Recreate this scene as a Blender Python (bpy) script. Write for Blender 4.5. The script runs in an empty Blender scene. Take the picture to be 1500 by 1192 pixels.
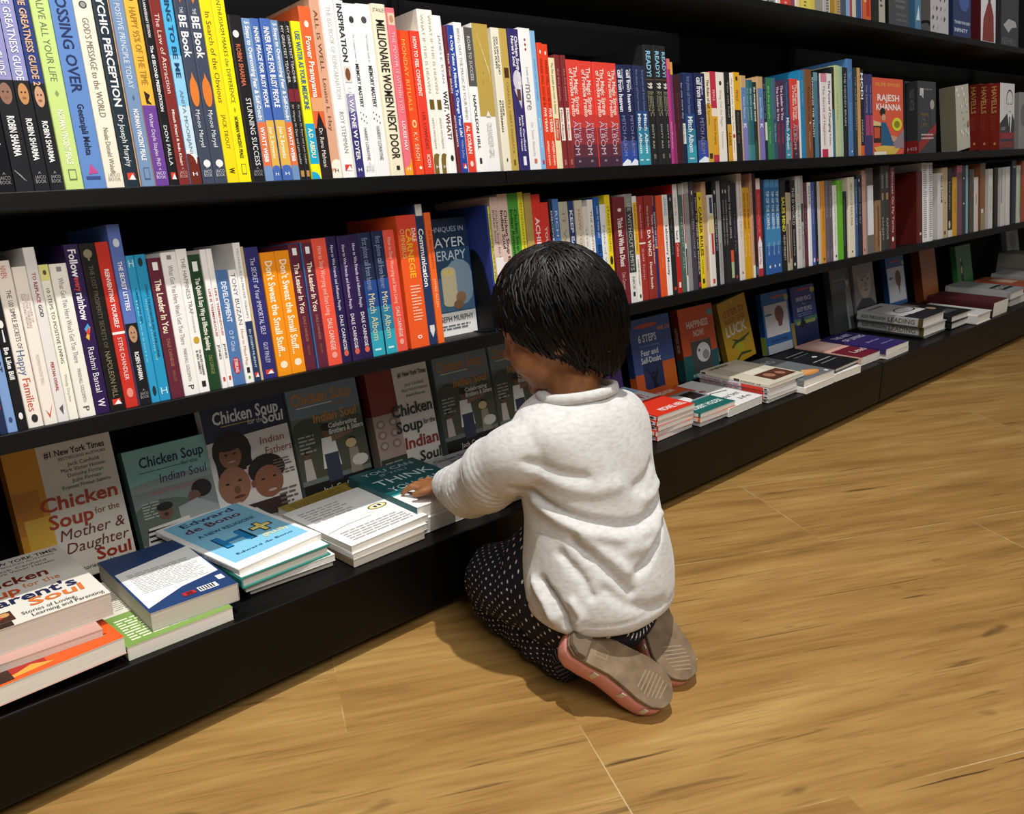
# A child kneeling in front of long black bookshop shelves.
import bpy, bmesh, math, random
from mathutils import Vector, Matrix, Euler
random.seed(7)
S = bpy.context.scene
COL = S.collection
PI = math.pi

# ------------------------------------------------------------------ camera
cam_data = bpy.data.cameras.new('camera')
cam = bpy.data.objects.new('camera', cam_data)
COL.objects.link(cam)
S.camera = cam
cam_data.sensor_fit = 'HORIZONTAL'
cam_data.sensor_width = 36.0
cam_data.lens = 36.0 * 1285.6 / 1500.0
cam_data.clip_start = 0.02
YAW, PITCH, ROLL = 0.764979, 0.293643, 0.012252
fw = Vector((math.sin(YAW)*math.cos(PITCH), math.cos(YAW)*math.cos(PITCH), -math.sin(PITCH)))
rt = Vector((math.cos(YAW), -math.sin(YAW), 0))
dn = fw.cross(rt)
rt2 = math.cos(ROLL)*rt + math.sin(ROLL)*dn
dn2 = -math.sin(ROLL)*rt + math.cos(ROLL)*dn
cm = Matrix((rt2, -dn2, -fw)).transposed().to_4x4()
cm.translation = Vector((0, -0.92, 0.684))
cam.matrix_world = cm

# ------------------------------------------------------------------ light
S.view_settings.view_transform = 'Standard'
S.view_settings.look = 'None'
S.view_settings.gamma = 1.0
S.view_settings.use_curve_mapping = False
S.view_settings.exposure = 0.0
W = bpy.data.worlds.new('room_light')
S.world = W
W.use_nodes = True
bgn = W.node_tree.nodes['Background']
bgn.inputs[0].default_value = (1.0, 0.975, 0.94, 1)
bgn.inputs[1].default_value = 0.19
def spot(x, y, z, tx, ty, tz, power, size, blend, rad, col=(1.0, 0.98, 0.95)):
    d = bpy.data.lights.new('ceiling_spot', 'SPOT')
    d.energy = power; d.spot_size = math.radians(size); d.spot_blend = blend
    d.shadow_soft_size = rad; d.color = col
    o = bpy.data.objects.new('ceiling_spot', d); COL.objects.link(o)
    o.location = (x, y, z)
    o.rotation_euler = (Vector((tx, ty, tz)) - Vector((x, y, z))).to_track_quat('-Z', 'Y').to_euler()
    return o
spot(0.55, -0.52, 2.75, 0.70, -0.1, 0.3, 262, 92, 0.9, 0.025)
spot(0.05, -1.0, 2.75, 0.2, 0.10, 0.7, 46, 40, 1.0, 0.2)
spot(2.55, -0.9, 2.75, 2.9, 0.1, 0.6, 92, 56, 1.0, 0.2)
pan = bpy.data.lights.new('front_fill', 'AREA'); pan.shape = 'RECTANGLE'; pan.size = 1.8; pan.size_y = .9; pan.energy = 60; pan.color = (1.0, .985, .96)  # soft fill added behind the camera to brighten page edges and shaded sides
pano = bpy.data.objects.new('front_fill', pan); COL.objects.link(pano)
pano.location = (-0.3, -2.6, 2.75); pano.rotation_euler = (math.radians(38), 0, math.radians(-18))

# ------------------------------------------------------------------ materials
_m = {}
def lin(h):
    c = [int(h[i:i+2], 16)/255 for i in (0, 2, 4)]
    return [x/12.92 if x <= .04045 else ((x+.055)/1.055)**2.4 for x in c]
def pmat(name, hexc, rough=.5, spec=.5, sheen=0):
    m = bpy.data.materials.new(name); m.use_nodes = True
    b = m.node_tree.nodes['Principled BSDF']
    b.inputs['Base Color'].default_value = (*lin(hexc), 1)
    b.inputs['Roughness'].default_value = rough
    b.inputs['Specular IOR Level'].default_value = spec
    if sheen: b.inputs['Sheen Weight'].default_value = sheen
    return m
def N(m, t, **kw):
    n = m.node_tree.nodes.new(t)
    for k, v in kw.items(): setattr(n, k, v)
    return n
def LK(m, a, b): m.node_tree.links.new(a, b)
def ink(h, gloss=.42):
    """printed paper / card of one colour"""
    k = (h, gloss)
    if k not in _m:
        m = pmat('print_'+h, h, gloss, .4)
        b = m.node_tree.nodes['Principled BSDF']
        n = N(m, 'ShaderNodeTexNoise'); n.inputs['Scale'].default_value = 60
        r = N(m, 'ShaderNodeMapRange')
        r.inputs[3].default_value = gloss-.06; r.inputs[4].default_value = gloss+.06
        LK(m, n.outputs[0], r.inputs[0]); LK(m, r.outputs[0], b.inputs['Roughness'])
        _m[k] = m
    return _m[k]
def math_(m, op, a, b=None, c=None):
    n = N(m, 'ShaderNodeMath', operation=op)
    for i, x in enumerate((a, b, c)):
        if x is None: continue
        if isinstance(x, (int, float)): n.inputs[i].default_value = x
        else: LK(m, x, n.inputs[i])
    return n.outputs[0]
def ramp(m, f, stops):
    n = N(m, 'ShaderNodeValToRGB')
    e = n.color_ramp.elements
    while len(e) < len(stops): e.new(.5)
    for el, (p, c) in zip(e, stops): el.position = p; el.color = (*c, 1)
    LK(m, f, n.inputs[0]); return n.outputs[0]
def page_mat(name, hexc):
    m = pmat(name, hexc, .85, .2)
    b = m.node_tree.nodes['Principled BSDF']
    tc = N(m, 'ShaderNodeTexCoord'); mp = N(m, 'ShaderNodeMapping')
    mp.inputs['Scale'].default_value = (2600, 14, 14)
    LK(m, tc.outputs['Object'], mp.inputs[0])
    n = N(m, 'ShaderNodeTexNoise'); n.inputs['Scale'].default_value = 1.0; n.inputs['Detail'].default_value = 1
    LK(m, mp.outputs[0], n.inputs['Vector'])
    c = lin(hexc)
    LK(m, ramp(m, n.outputs[0], [(.3, [x*.80 for x in c]), (.62, c)]), b.inputs['Base Color'])
    return m
PAGES = [page_mat('pages_white', 'ece6da'), page_mat('pages_cream', 'dfd2ba'), page_mat('pages_grey', 'cfc6b8')]

# ------------------------------------------------------------------ mesh helpers
class MB:
    def __init__(s): s.v = []; s.f = []; s.mi = []; s.ms = []
    def slot(s, m):
        if m not in s.ms: s.ms.append(m)
        return s.ms.index(m)
    def add(s, vs, fs, m):
        o = len(s.v); s.v += [tuple(x) for x in vs]; k = s.slot(m)
        for f in fs: s.f.append([i+o for i in f]); s.mi.append(k)
    def box(s, x0, y0, z0, x1, y1, z1, m, M=None):
        vs = [Vector((x, y, z)) for z in (z0, z1) for y in (y0, y1) for x in (x0, x1)]
        if M: vs = [M @ q for q in vs]
        s.add(vs, [(0, 2, 3, 1), (4, 5, 7, 6), (0, 1, 5, 4), (2, 6, 7, 3), (0, 4, 6, 2), (1, 3, 7, 5)], m)
    def build(s, name, parent=None, smooth=False):
        me = bpy.data.meshes.new(name)
        me.from_pydata(s.v, [], s.f)
        for m in s.ms: me.materials.append(m)
        me.polygons.foreach_set('material_index', s.mi)
        if smooth: me.polygons.foreach_set('use_smooth', [True]*len(s.f))
        me.update()
        o = bpy.data.objects.new(name, me); COL.objects.link(o)
        if parent: o.parent = parent
        return o
def tag(o, label, cat, group=None):
    o['label'] = label; o['category'] = cat
    if group: o['group'] = group
    return o
def empty(name, M, label, cat, group=None):
    o = bpy.data.objects.new(name, None); COL.objects.link(o)
    o.empty_display_size = .02
    o.matrix_world = M
    return tag(o, label, cat, group)
def bevel(o, w, seg=2):
    b = o.modifiers.new('bevel', 'BEVEL'); b.width = w; b.segments = seg; b.limit_method = 'ANGLE'
    return o

# ------------------------------------------------------------------ lettering
_gl = {}
def _conv(txt, bold):
    c = bpy.data.curves.new('lettering', 'FONT')
    c.body = txt; c.size = 1; c.resolution_u = 2; c.dimensions = '2D'; c.fill_mode = 'BOTH'
    c.offset = .022 if bold else 0
    o = bpy.data.objects.new('lettering', c)
    me = o.to_mesh()
    vs = [(p.co.x, p.co.y) for p in me.vertices]; fs = [tuple(p.vertices) for p in me.polygons]
    o.to_mesh_clear(); bpy.data.objects.remove(o); bpy.data.curves.remove(c)
    return vs, fs
def _ext(vs): return max(v[0] for v in vs) if vs else 0
def glyph(ch, bold):
    k = (ch, bold)
    if k not in _gl:
        base = _ext(_conv('HH', bold)[0])
        adv = _ext(_conv('H'+ch+'H', bold)[0]) - base
        vs, fs = ([], []) if ch == ' ' else _conv(ch, bold)
        _gl[k] = (vs, fs, adv)
    return _gl[k]
def text_geo(txt, bold):
    V, F, x = [], [], 0
    for ch in txt:
        vs, fs, a = glyph(ch, bold)
        o = len(V); V += [(p[0]+x, p[1]) for p in vs]; F += [tuple(i+o for i in f) for f in fs]
        x += a
    if V:
        lo = min(p[0] for p in V); hi = max(p[0] for p in V)
    else: lo, hi = 0, 1
    return V, F, lo, max(hi-lo, .01)
CAP = .73
def decor(mb, items, O, U, Vv, Nn):
    """print items on a face: O top-left corner, U full width, Vv full height (downwards), Nn outward normal"""
    for i, it in enumerate(items):
        E = Nn*(.00012 + .00007*i)
        P = lambda u, v: O + U*u + Vv*v + E
        k = it[0]; m = ink(it[1])
        if k == 'r':
            x0, y0, x1, y1 = it[2:6]
            mb.add([P(x0, y0), P(x0, y1), P(x1, y1), P(x1, y0)], [(0, 1, 2, 3)], m)
        elif k == 'e':
            cx, cy, rx, ry = it[2:6]
            n = 16
            pts = []
            for j in range(n):
                a = 2*PI*j/n
                pts.append(P(min(1, max(0, cx+rx*math.cos(a))), min(1, max(0, cy-ry*math.sin(a)))))
            mb.add(pts, [list(range(n))], m)
        elif k == 'p':
            pts = it[2]
            ar = sum(pts[j][0]*pts[(j+1) % len(pts)][1]-pts[(j+1) % len(pts)][0]*pts[j][1] for j in range(len(pts)))
            if ar > 0: pts = pts[::-1]
            mb.add([P(*p) for p in pts], [list(range(len(pts)))], m)
        elif k == 'l':
            x0, y0, x1, y1, n = it[2:7]
            rr = random.Random(n*7+int(x0*100))
            for j in range(n):
                y = y0+(y1-y0)*(j+.25)/n; h = (y1-y0)/n*.42
                w = (x1-x0)*(rr.uniform(.55, 1) if j % 4 == 3 else rr.uniform(.9, 1)); x = x0
                while x < x0+w-.02:
                    d = min(rr.uniform(.05, .16), x0+w-x)
                    mb.add([P(x, y), P(x, y+h), P(x+d, y+h), P(x+d, y)], [(0, 1, 2, 3)], m)
                    x += d+.018
        elif k in 'vt':
            if k == 'v':
                txt, a, b, xc, w = it[2:7]; bold = it[7] if len(it) > 7 else 0
                V, F, lo, ln = text_geo(txt, bold)
                sc = w/CAP; l = (b-a)/ln
                pts = [P(xc-w/2+p[1]*sc, a+(p[0]-lo)*l) for p in V]
            else:
                txt, x0, x1, yc, h = it[2:7]; bold = it[7] if len(it) > 7 else 0
                sk = it[8] if len(it) > 8 else 0
                V, F, lo, ln = text_geo(txt, bold)
                sc = h/CAP; l = (x1-x0)/ln
                pts = [P(x0+(p[0]-lo)*l+sk*p[1]*sc, yc+h/2-p[1]*sc) for p in V]
            if pts: mb.add(pts, F, m)

# ------------------------------------------------------------------ books
def book(M, T, D, H, hexc, label, group, faces, hard=False, page=0, kind='paperback', gloss=.42, cat='book'):
    """local axes: x thickness, y from spine to fore edge, z height; printed faces: spine, front (x=T), back (x=0)"""
    root = empty(kind, M, label, cat, group)
    mb = MB(); m = ink(hexc, gloss)
    t = .0022 if hard else .0006
    if T < .006: t = .0006
    c = min(.0035 if hard else .0014, T*.3)
    prof = [(0, D), (0, c), (c*.3, c*.3), (c, 0), (T-c, 0), (T-c*.3, c*.3), (T, c), (T, D),
            (T-t, D), (T-t, c), (T-c, t), (c, t), (t, c), (t, D)]
    n = len(prof)
    vs = [(x, y, 0) for x, y in prof] + [(x, y, H) for x, y in prof]
    fs = [(i, (i+1) % n, n+(i+1) % n, n+i) for i in range(n)]
    q = [(0, 1, 12, 13), (1, 2, 3, 11, 12), (3, 4, 10, 11), (4, 5, 6, 9, 10), (6, 7, 8, 9)]
    fs += [tuple(reversed(a)) for a in q] + [tuple(i+n for i in a) for a in q]
    if hard: mb.add(vs, fs, m)
    else:                                          # card edges show the white of the paper
        wh = PAGES[page]; eg = [fs[7], fs[13]] + fs[n:]
        mb.add(vs, [f for k, f in enumerate(fs) if k < n and k not in (7, 13)], m); mb.add(vs, eg, wh)
    V3 = Vector
    if faces.get('s'): decor(mb, faces['s'], V3((c*.25, 0, H)), V3((T-c*.5, 0, 0)), V3((0, 0, -H)), V3((0, -1, 0)))
    if faces.get('f'): decor(mb, faces['f'], V3((T, 0, H)), V3((0, D, 0)), V3((0, 0, -H)), V3((1, 0, 0)))
    if faces.get('b'): decor(mb, faces['b'], V3((0, D, H)), V3((0, -D, 0)), V3((0, 0, -H)), V3((-1, 0, 0)))
    mb.build('cover', root)
    pb = MB(); g = .003 if hard else .0004
    pb.box(t+.0001, t+.0004, g, T-t-.0001, D-g, H-g, PAGES[page])
    pb.build('page_block', root)
    return root
# ------------------------------------------------------------------ floor
TILT = 0.126907
def wood_floor():
    m = pmat('oak_plank_floor', 'a98450', .42, .4)
    b = m.node_tree.nodes['Principled BSDF']
    tc = N(m, 'ShaderNodeTexCoord')
    def dot(v):
        n = N(m, 'ShaderNodeVectorMath', operation='DOT_PRODUCT'); n.inputs[1].default_value = v
        LK(m, tc.outputs['Object'], n.inputs[0]); return n.outputs['Value']
    ca, sa = math.cos(.47585), math.sin(.47585)
    Lc = dot((ca, -sa, 0)); Cc = dot((sa, ca, 0))
    c1 = math_(m, 'DIVIDE', math_(m, 'ADD', Cc, .164), .2725)
    row = math_(m, 'FLOOR', c1)
    off = math_(m, 'MULTIPLY', row, math_(m, 'MULTIPLY_ADD', row, -.0198, -.2544))
    l1 = math_(m, 'DIVIDE', math_(m, 'SUBTRACT', math_(m, 'SUBTRACT', Lc, .757), off), 1.18)
    cel = math_(m, 'FLOOR', l1)
    def edge(x, w):
        f = math_(m, 'FRACT', x)
        d = math_(m, 'MINIMUM', f, math_(m, 'SUBTRACT', 1, f))
        return math_(m, 'LESS_THAN', d, w)
    ce = math_(m, 'DIVIDE', math_(m, 'ADD', Cc, .164), .545)
    seam = math_(m, 'MAXIMUM', math_(m, 'MAXIMUM', edge(ce, .0013), math_(m, 'MULTIPLY', edge(c1, .002), .25)), edge(l1, .0007))
    sv = N(m, 'ShaderNodeTexNoise'); sv.inputs['Scale'].default_value = 9; LK(m, tc.outputs['Object'], sv.inputs['Vector']); sv = sv.outputs[0]
    svr = N(m, 'ShaderNodeMapRange'); svr.inputs[1].default_value = .42; svr.inputs[2].default_value = .62; LK(m, sv, svr.inputs[0]); svr = svr.outputs[0]
    seed = math_(m, 'ADD', math_(m, 'MULTIPLY', row, 3.17), math_(m, 'MULTIPLY', cel, 7.31))
    def vec(a, bb, cc):
        n = N(m, 'ShaderNodeCombineXYZ')
        for i, x in enumerate((a, bb, cc)):
            if isinstance(x, (int, float)): n.inputs[i].default_value = x
            else: LK(m, x, n.inputs[i])
        return n.outputs[0]
    def noise(ls, cs, det, rough=.6, dist=0.0, z=seed):
        n = N(m, 'ShaderNodeTexNoise'); n.inputs['Scale'].default_value = 1
        n.inputs['Detail'].default_value = det; n.inputs['Roughness'].default_value = rough
        n.inputs['Distortion'].default_value = dist
        LK(m, vec(math_(m, 'MULTIPLY', Lc, ls), math_(m, 'MULTIPLY', Cc, cs), z), n.inputs['Vector']); return n.outputs[0]
    broad = noise(1.6, 9, 3, .55, .6)
    fine = noise(7, 120, 4, .6, .3)
    streak = noise(4.2, 62, 3, .5, .9)
    mid = noise(3.0, 30, 4, .6, .7)
    mx = N(m, 'ShaderNodeMath', operation='MULTIPLY_ADD')
    LK(m, mid, mx.inputs[0]); mx.inputs[1].default_value = .55
    LK(m, math_(m, 'MULTIPLY', broad, .45), mx.inputs[2])
    col = ramp(m, mx.outputs[0], [(.30, lin('785a2e')), (.43, lin('946f3a')), (.56, lin('a37e46')), (.70, lin('b39256'))])
    def mixc(f, a, bcol, blend='MIX'):
        n = N(m, 'ShaderNodeMix', data_type='RGBA', blend_type=blend)
        if isinstance(f, (int, float)): n.inputs[0].default_value = f
        else: LK(m, f, n.inputs[0])
        LK(m, a, n.inputs[6])
        if isinstance(bcol, tuple): n.inputs[7].default_value = (*bcol, 1)
        else: LK(m, bcol, n.inputs[7])
        return n.outputs[2]
    col = mixc(.5, col, ramp(m, fine, [(.3, (.66, .60, .52)), (.55, (1, 1, 1))]), 'MULTIPLY')
    sk = N(m, 'ShaderNodeMapRange'); sk.inputs[1].default_value = .66; sk.inputs[2].default_value = .76
    LK(m, streak, sk.inputs[0])
    col = mixc(math_(m, 'MULTIPLY', sk.outputs[0], .75), col, tuple(lin('4a2f14')))
    # short dark cracks, gathered in patches
    cr = noise(5.0, 95, 2, .45, .5); pt = noise(2.2, 5, 1, .5, .3)
    ck = N(m, 'ShaderNodeMapRange'); ck.inputs[1].default_value = .66; ck.inputs[2].default_value = .72; LK(m, cr, ck.inputs[0])
    pk = N(m, 'ShaderNodeMapRange'); pk.inputs[1].default_value = .5; pk.inputs[2].default_value = .62; LK(m, pt, pk.inputs[0])
    col = mixc(math_(m, 'MULTIPLY', math_(m, 'MULTIPLY', ck.outputs[0], pk.outputs[0]), .85), col, tuple(lin('3a240f')))
    hairline = noise(9, 210, 2, .5, .2)
    hl = N(m, 'ShaderNodeMapRange'); hl.inputs[1].default_value = .6; hl.inputs[2].default_value = .75; LK(m, hairline, hl.inputs[0])
    col = mixc(math_(m, 'MULTIPLY', hl.outputs[0], .45), col, tuple(lin('6a4a22')))
    kn = noise(9, 26, 2, .5, .2)
    kk = N(m, 'ShaderNodeMapRange'); kk.inputs[1].default_value = .69; kk.inputs[2].default_value = .78
    LK(m, kn, kk.inputs[0])
    col = mixc(math_(m, 'MULTIPLY', kk.outputs[0], .7), col, tuple(lin('3e2812')))
    col = mixc(math_(m, 'MULTIPLY', math_(m, 'MULTIPLY', seam, .5), svr), col, tuple(lin('d8c49a')))
    LK(m, col, b.inputs['Base Color'])
    bp = N(m, 'ShaderNodeBump'); bp.inputs['Strength'].default_value = .12; bp.inputs['Distance'].default_value = .002
    LK(m, fine, bp.inputs['Height']); LK(m, bp.outputs[0], b.inputs['Normal'])
    rr = N(m, 'ShaderNodeMapRange'); rr.inputs[3].default_value = .36; rr.inputs[4].default_value = .55
    LK(m, mid, rr.inputs[0]); LK(m, rr.outputs[0], b.inputs['Roughness'])
    return m
fl = MB(); fl.box(-4, -6, -.05, 14, 1.2, 0, wood_floor())
fo = fl.build('floor'); fo['kind'] = 'structure'
wb = MB(); wb.box(-4, .36, 0, 14, .44, 3.2, pmat('dark_wall_paint', '060606', .85, .1))
wo = wb.build('wall_back'); wo['kind'] = 'structure'

# ------------------------------------------------------------------ bookcases
def black_lam(name, h, rough):
    m = pmat(name, h, rough, .25)
    b = m.node_tree.nodes['Principled BSDF']
    n = N(m, 'ShaderNodeTexNoise'); n.inputs['Scale'].default_value = 25; n.inputs['Detail'].default_value = 4
    r = N(m, 'ShaderNodeMapRange'); r.inputs[3].default_value = rough-.08; r.inputs[4].default_value = rough+.1
    LK(m, n.outputs[0], r.inputs[0]); LK(m, r.outputs[0], b.inputs['Roughness'])
    return m
BLK = black_lam('black_laminate', '050506', .5)
BLKB = black_lam('black_back_panel', '040405', .8)
BLKD = black_lam('black_plinth', '040303', .42)
CHR = pmat('steel_pin', 'c8c8c8', .3); CHR.node_tree.nodes['Principled BSDF'].inputs['Metallic'].default_value = 1
SEAMS = [-.318, .947, 2.2125, 3.478, 4.743]
BAYL = ['black bookcase bay at the left end, behind the left half of the display books',
        'black bookcase bay behind the child, between the two nearest shelf joints',
        'black bookcase bay right of the plinth joint, with the portrait covers',
        'black bookcase bay farthest right, mostly beyond the frame']
SHELVES = [(.08, .3966, .0205), (.08, .641, .0195), (.10, .9446, .0165)]
RX = Matrix.Rotation(-TILT, 4, 'X')
for i in range(4):
    x0, x1 = SEAMS[i]+.0012, SEAMS[i+1]-.0012
    root = empty('bookcase', Matrix.Translation((x0, 0, 0)), BAYL[i], 'bookcase', 'bookcase bays along the wall')
    w = x1-x0
    b = MB(); b.box(0, .335, .0, w, .355, 1.6, BLKB); b.build('back_panel', root)
    for (y, z, t) in SHELVES:
        b = MB(); b.box(0, -.007, -t, w, .205, 0, BLK)
        o = b.build('shelf', root); o.location = (0, y, z); o.rotation_euler = (-TILT, 0, 0); bevel(o, .0012)
    b = MB(); b.box(0, .0, .022, w, .018, .1255, BLKD)
    o = b.build('plinth', root); bevel(o, .002)
    b = MB(); b.box(0, .0185, .104, w, .3345, .1245, BLK)
    o = b.build('display_deck', root)
    b = MB(); b.box(0, .06, 0, w, .075, .1035, BLKB); b.build('kick_board', root)
    for xx in (0.0, w-.012):
        b = MB(); b.box(xx, .322, .125, xx+.012, .3345, 1.6, BLKB); b.build('upright', root)

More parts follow.
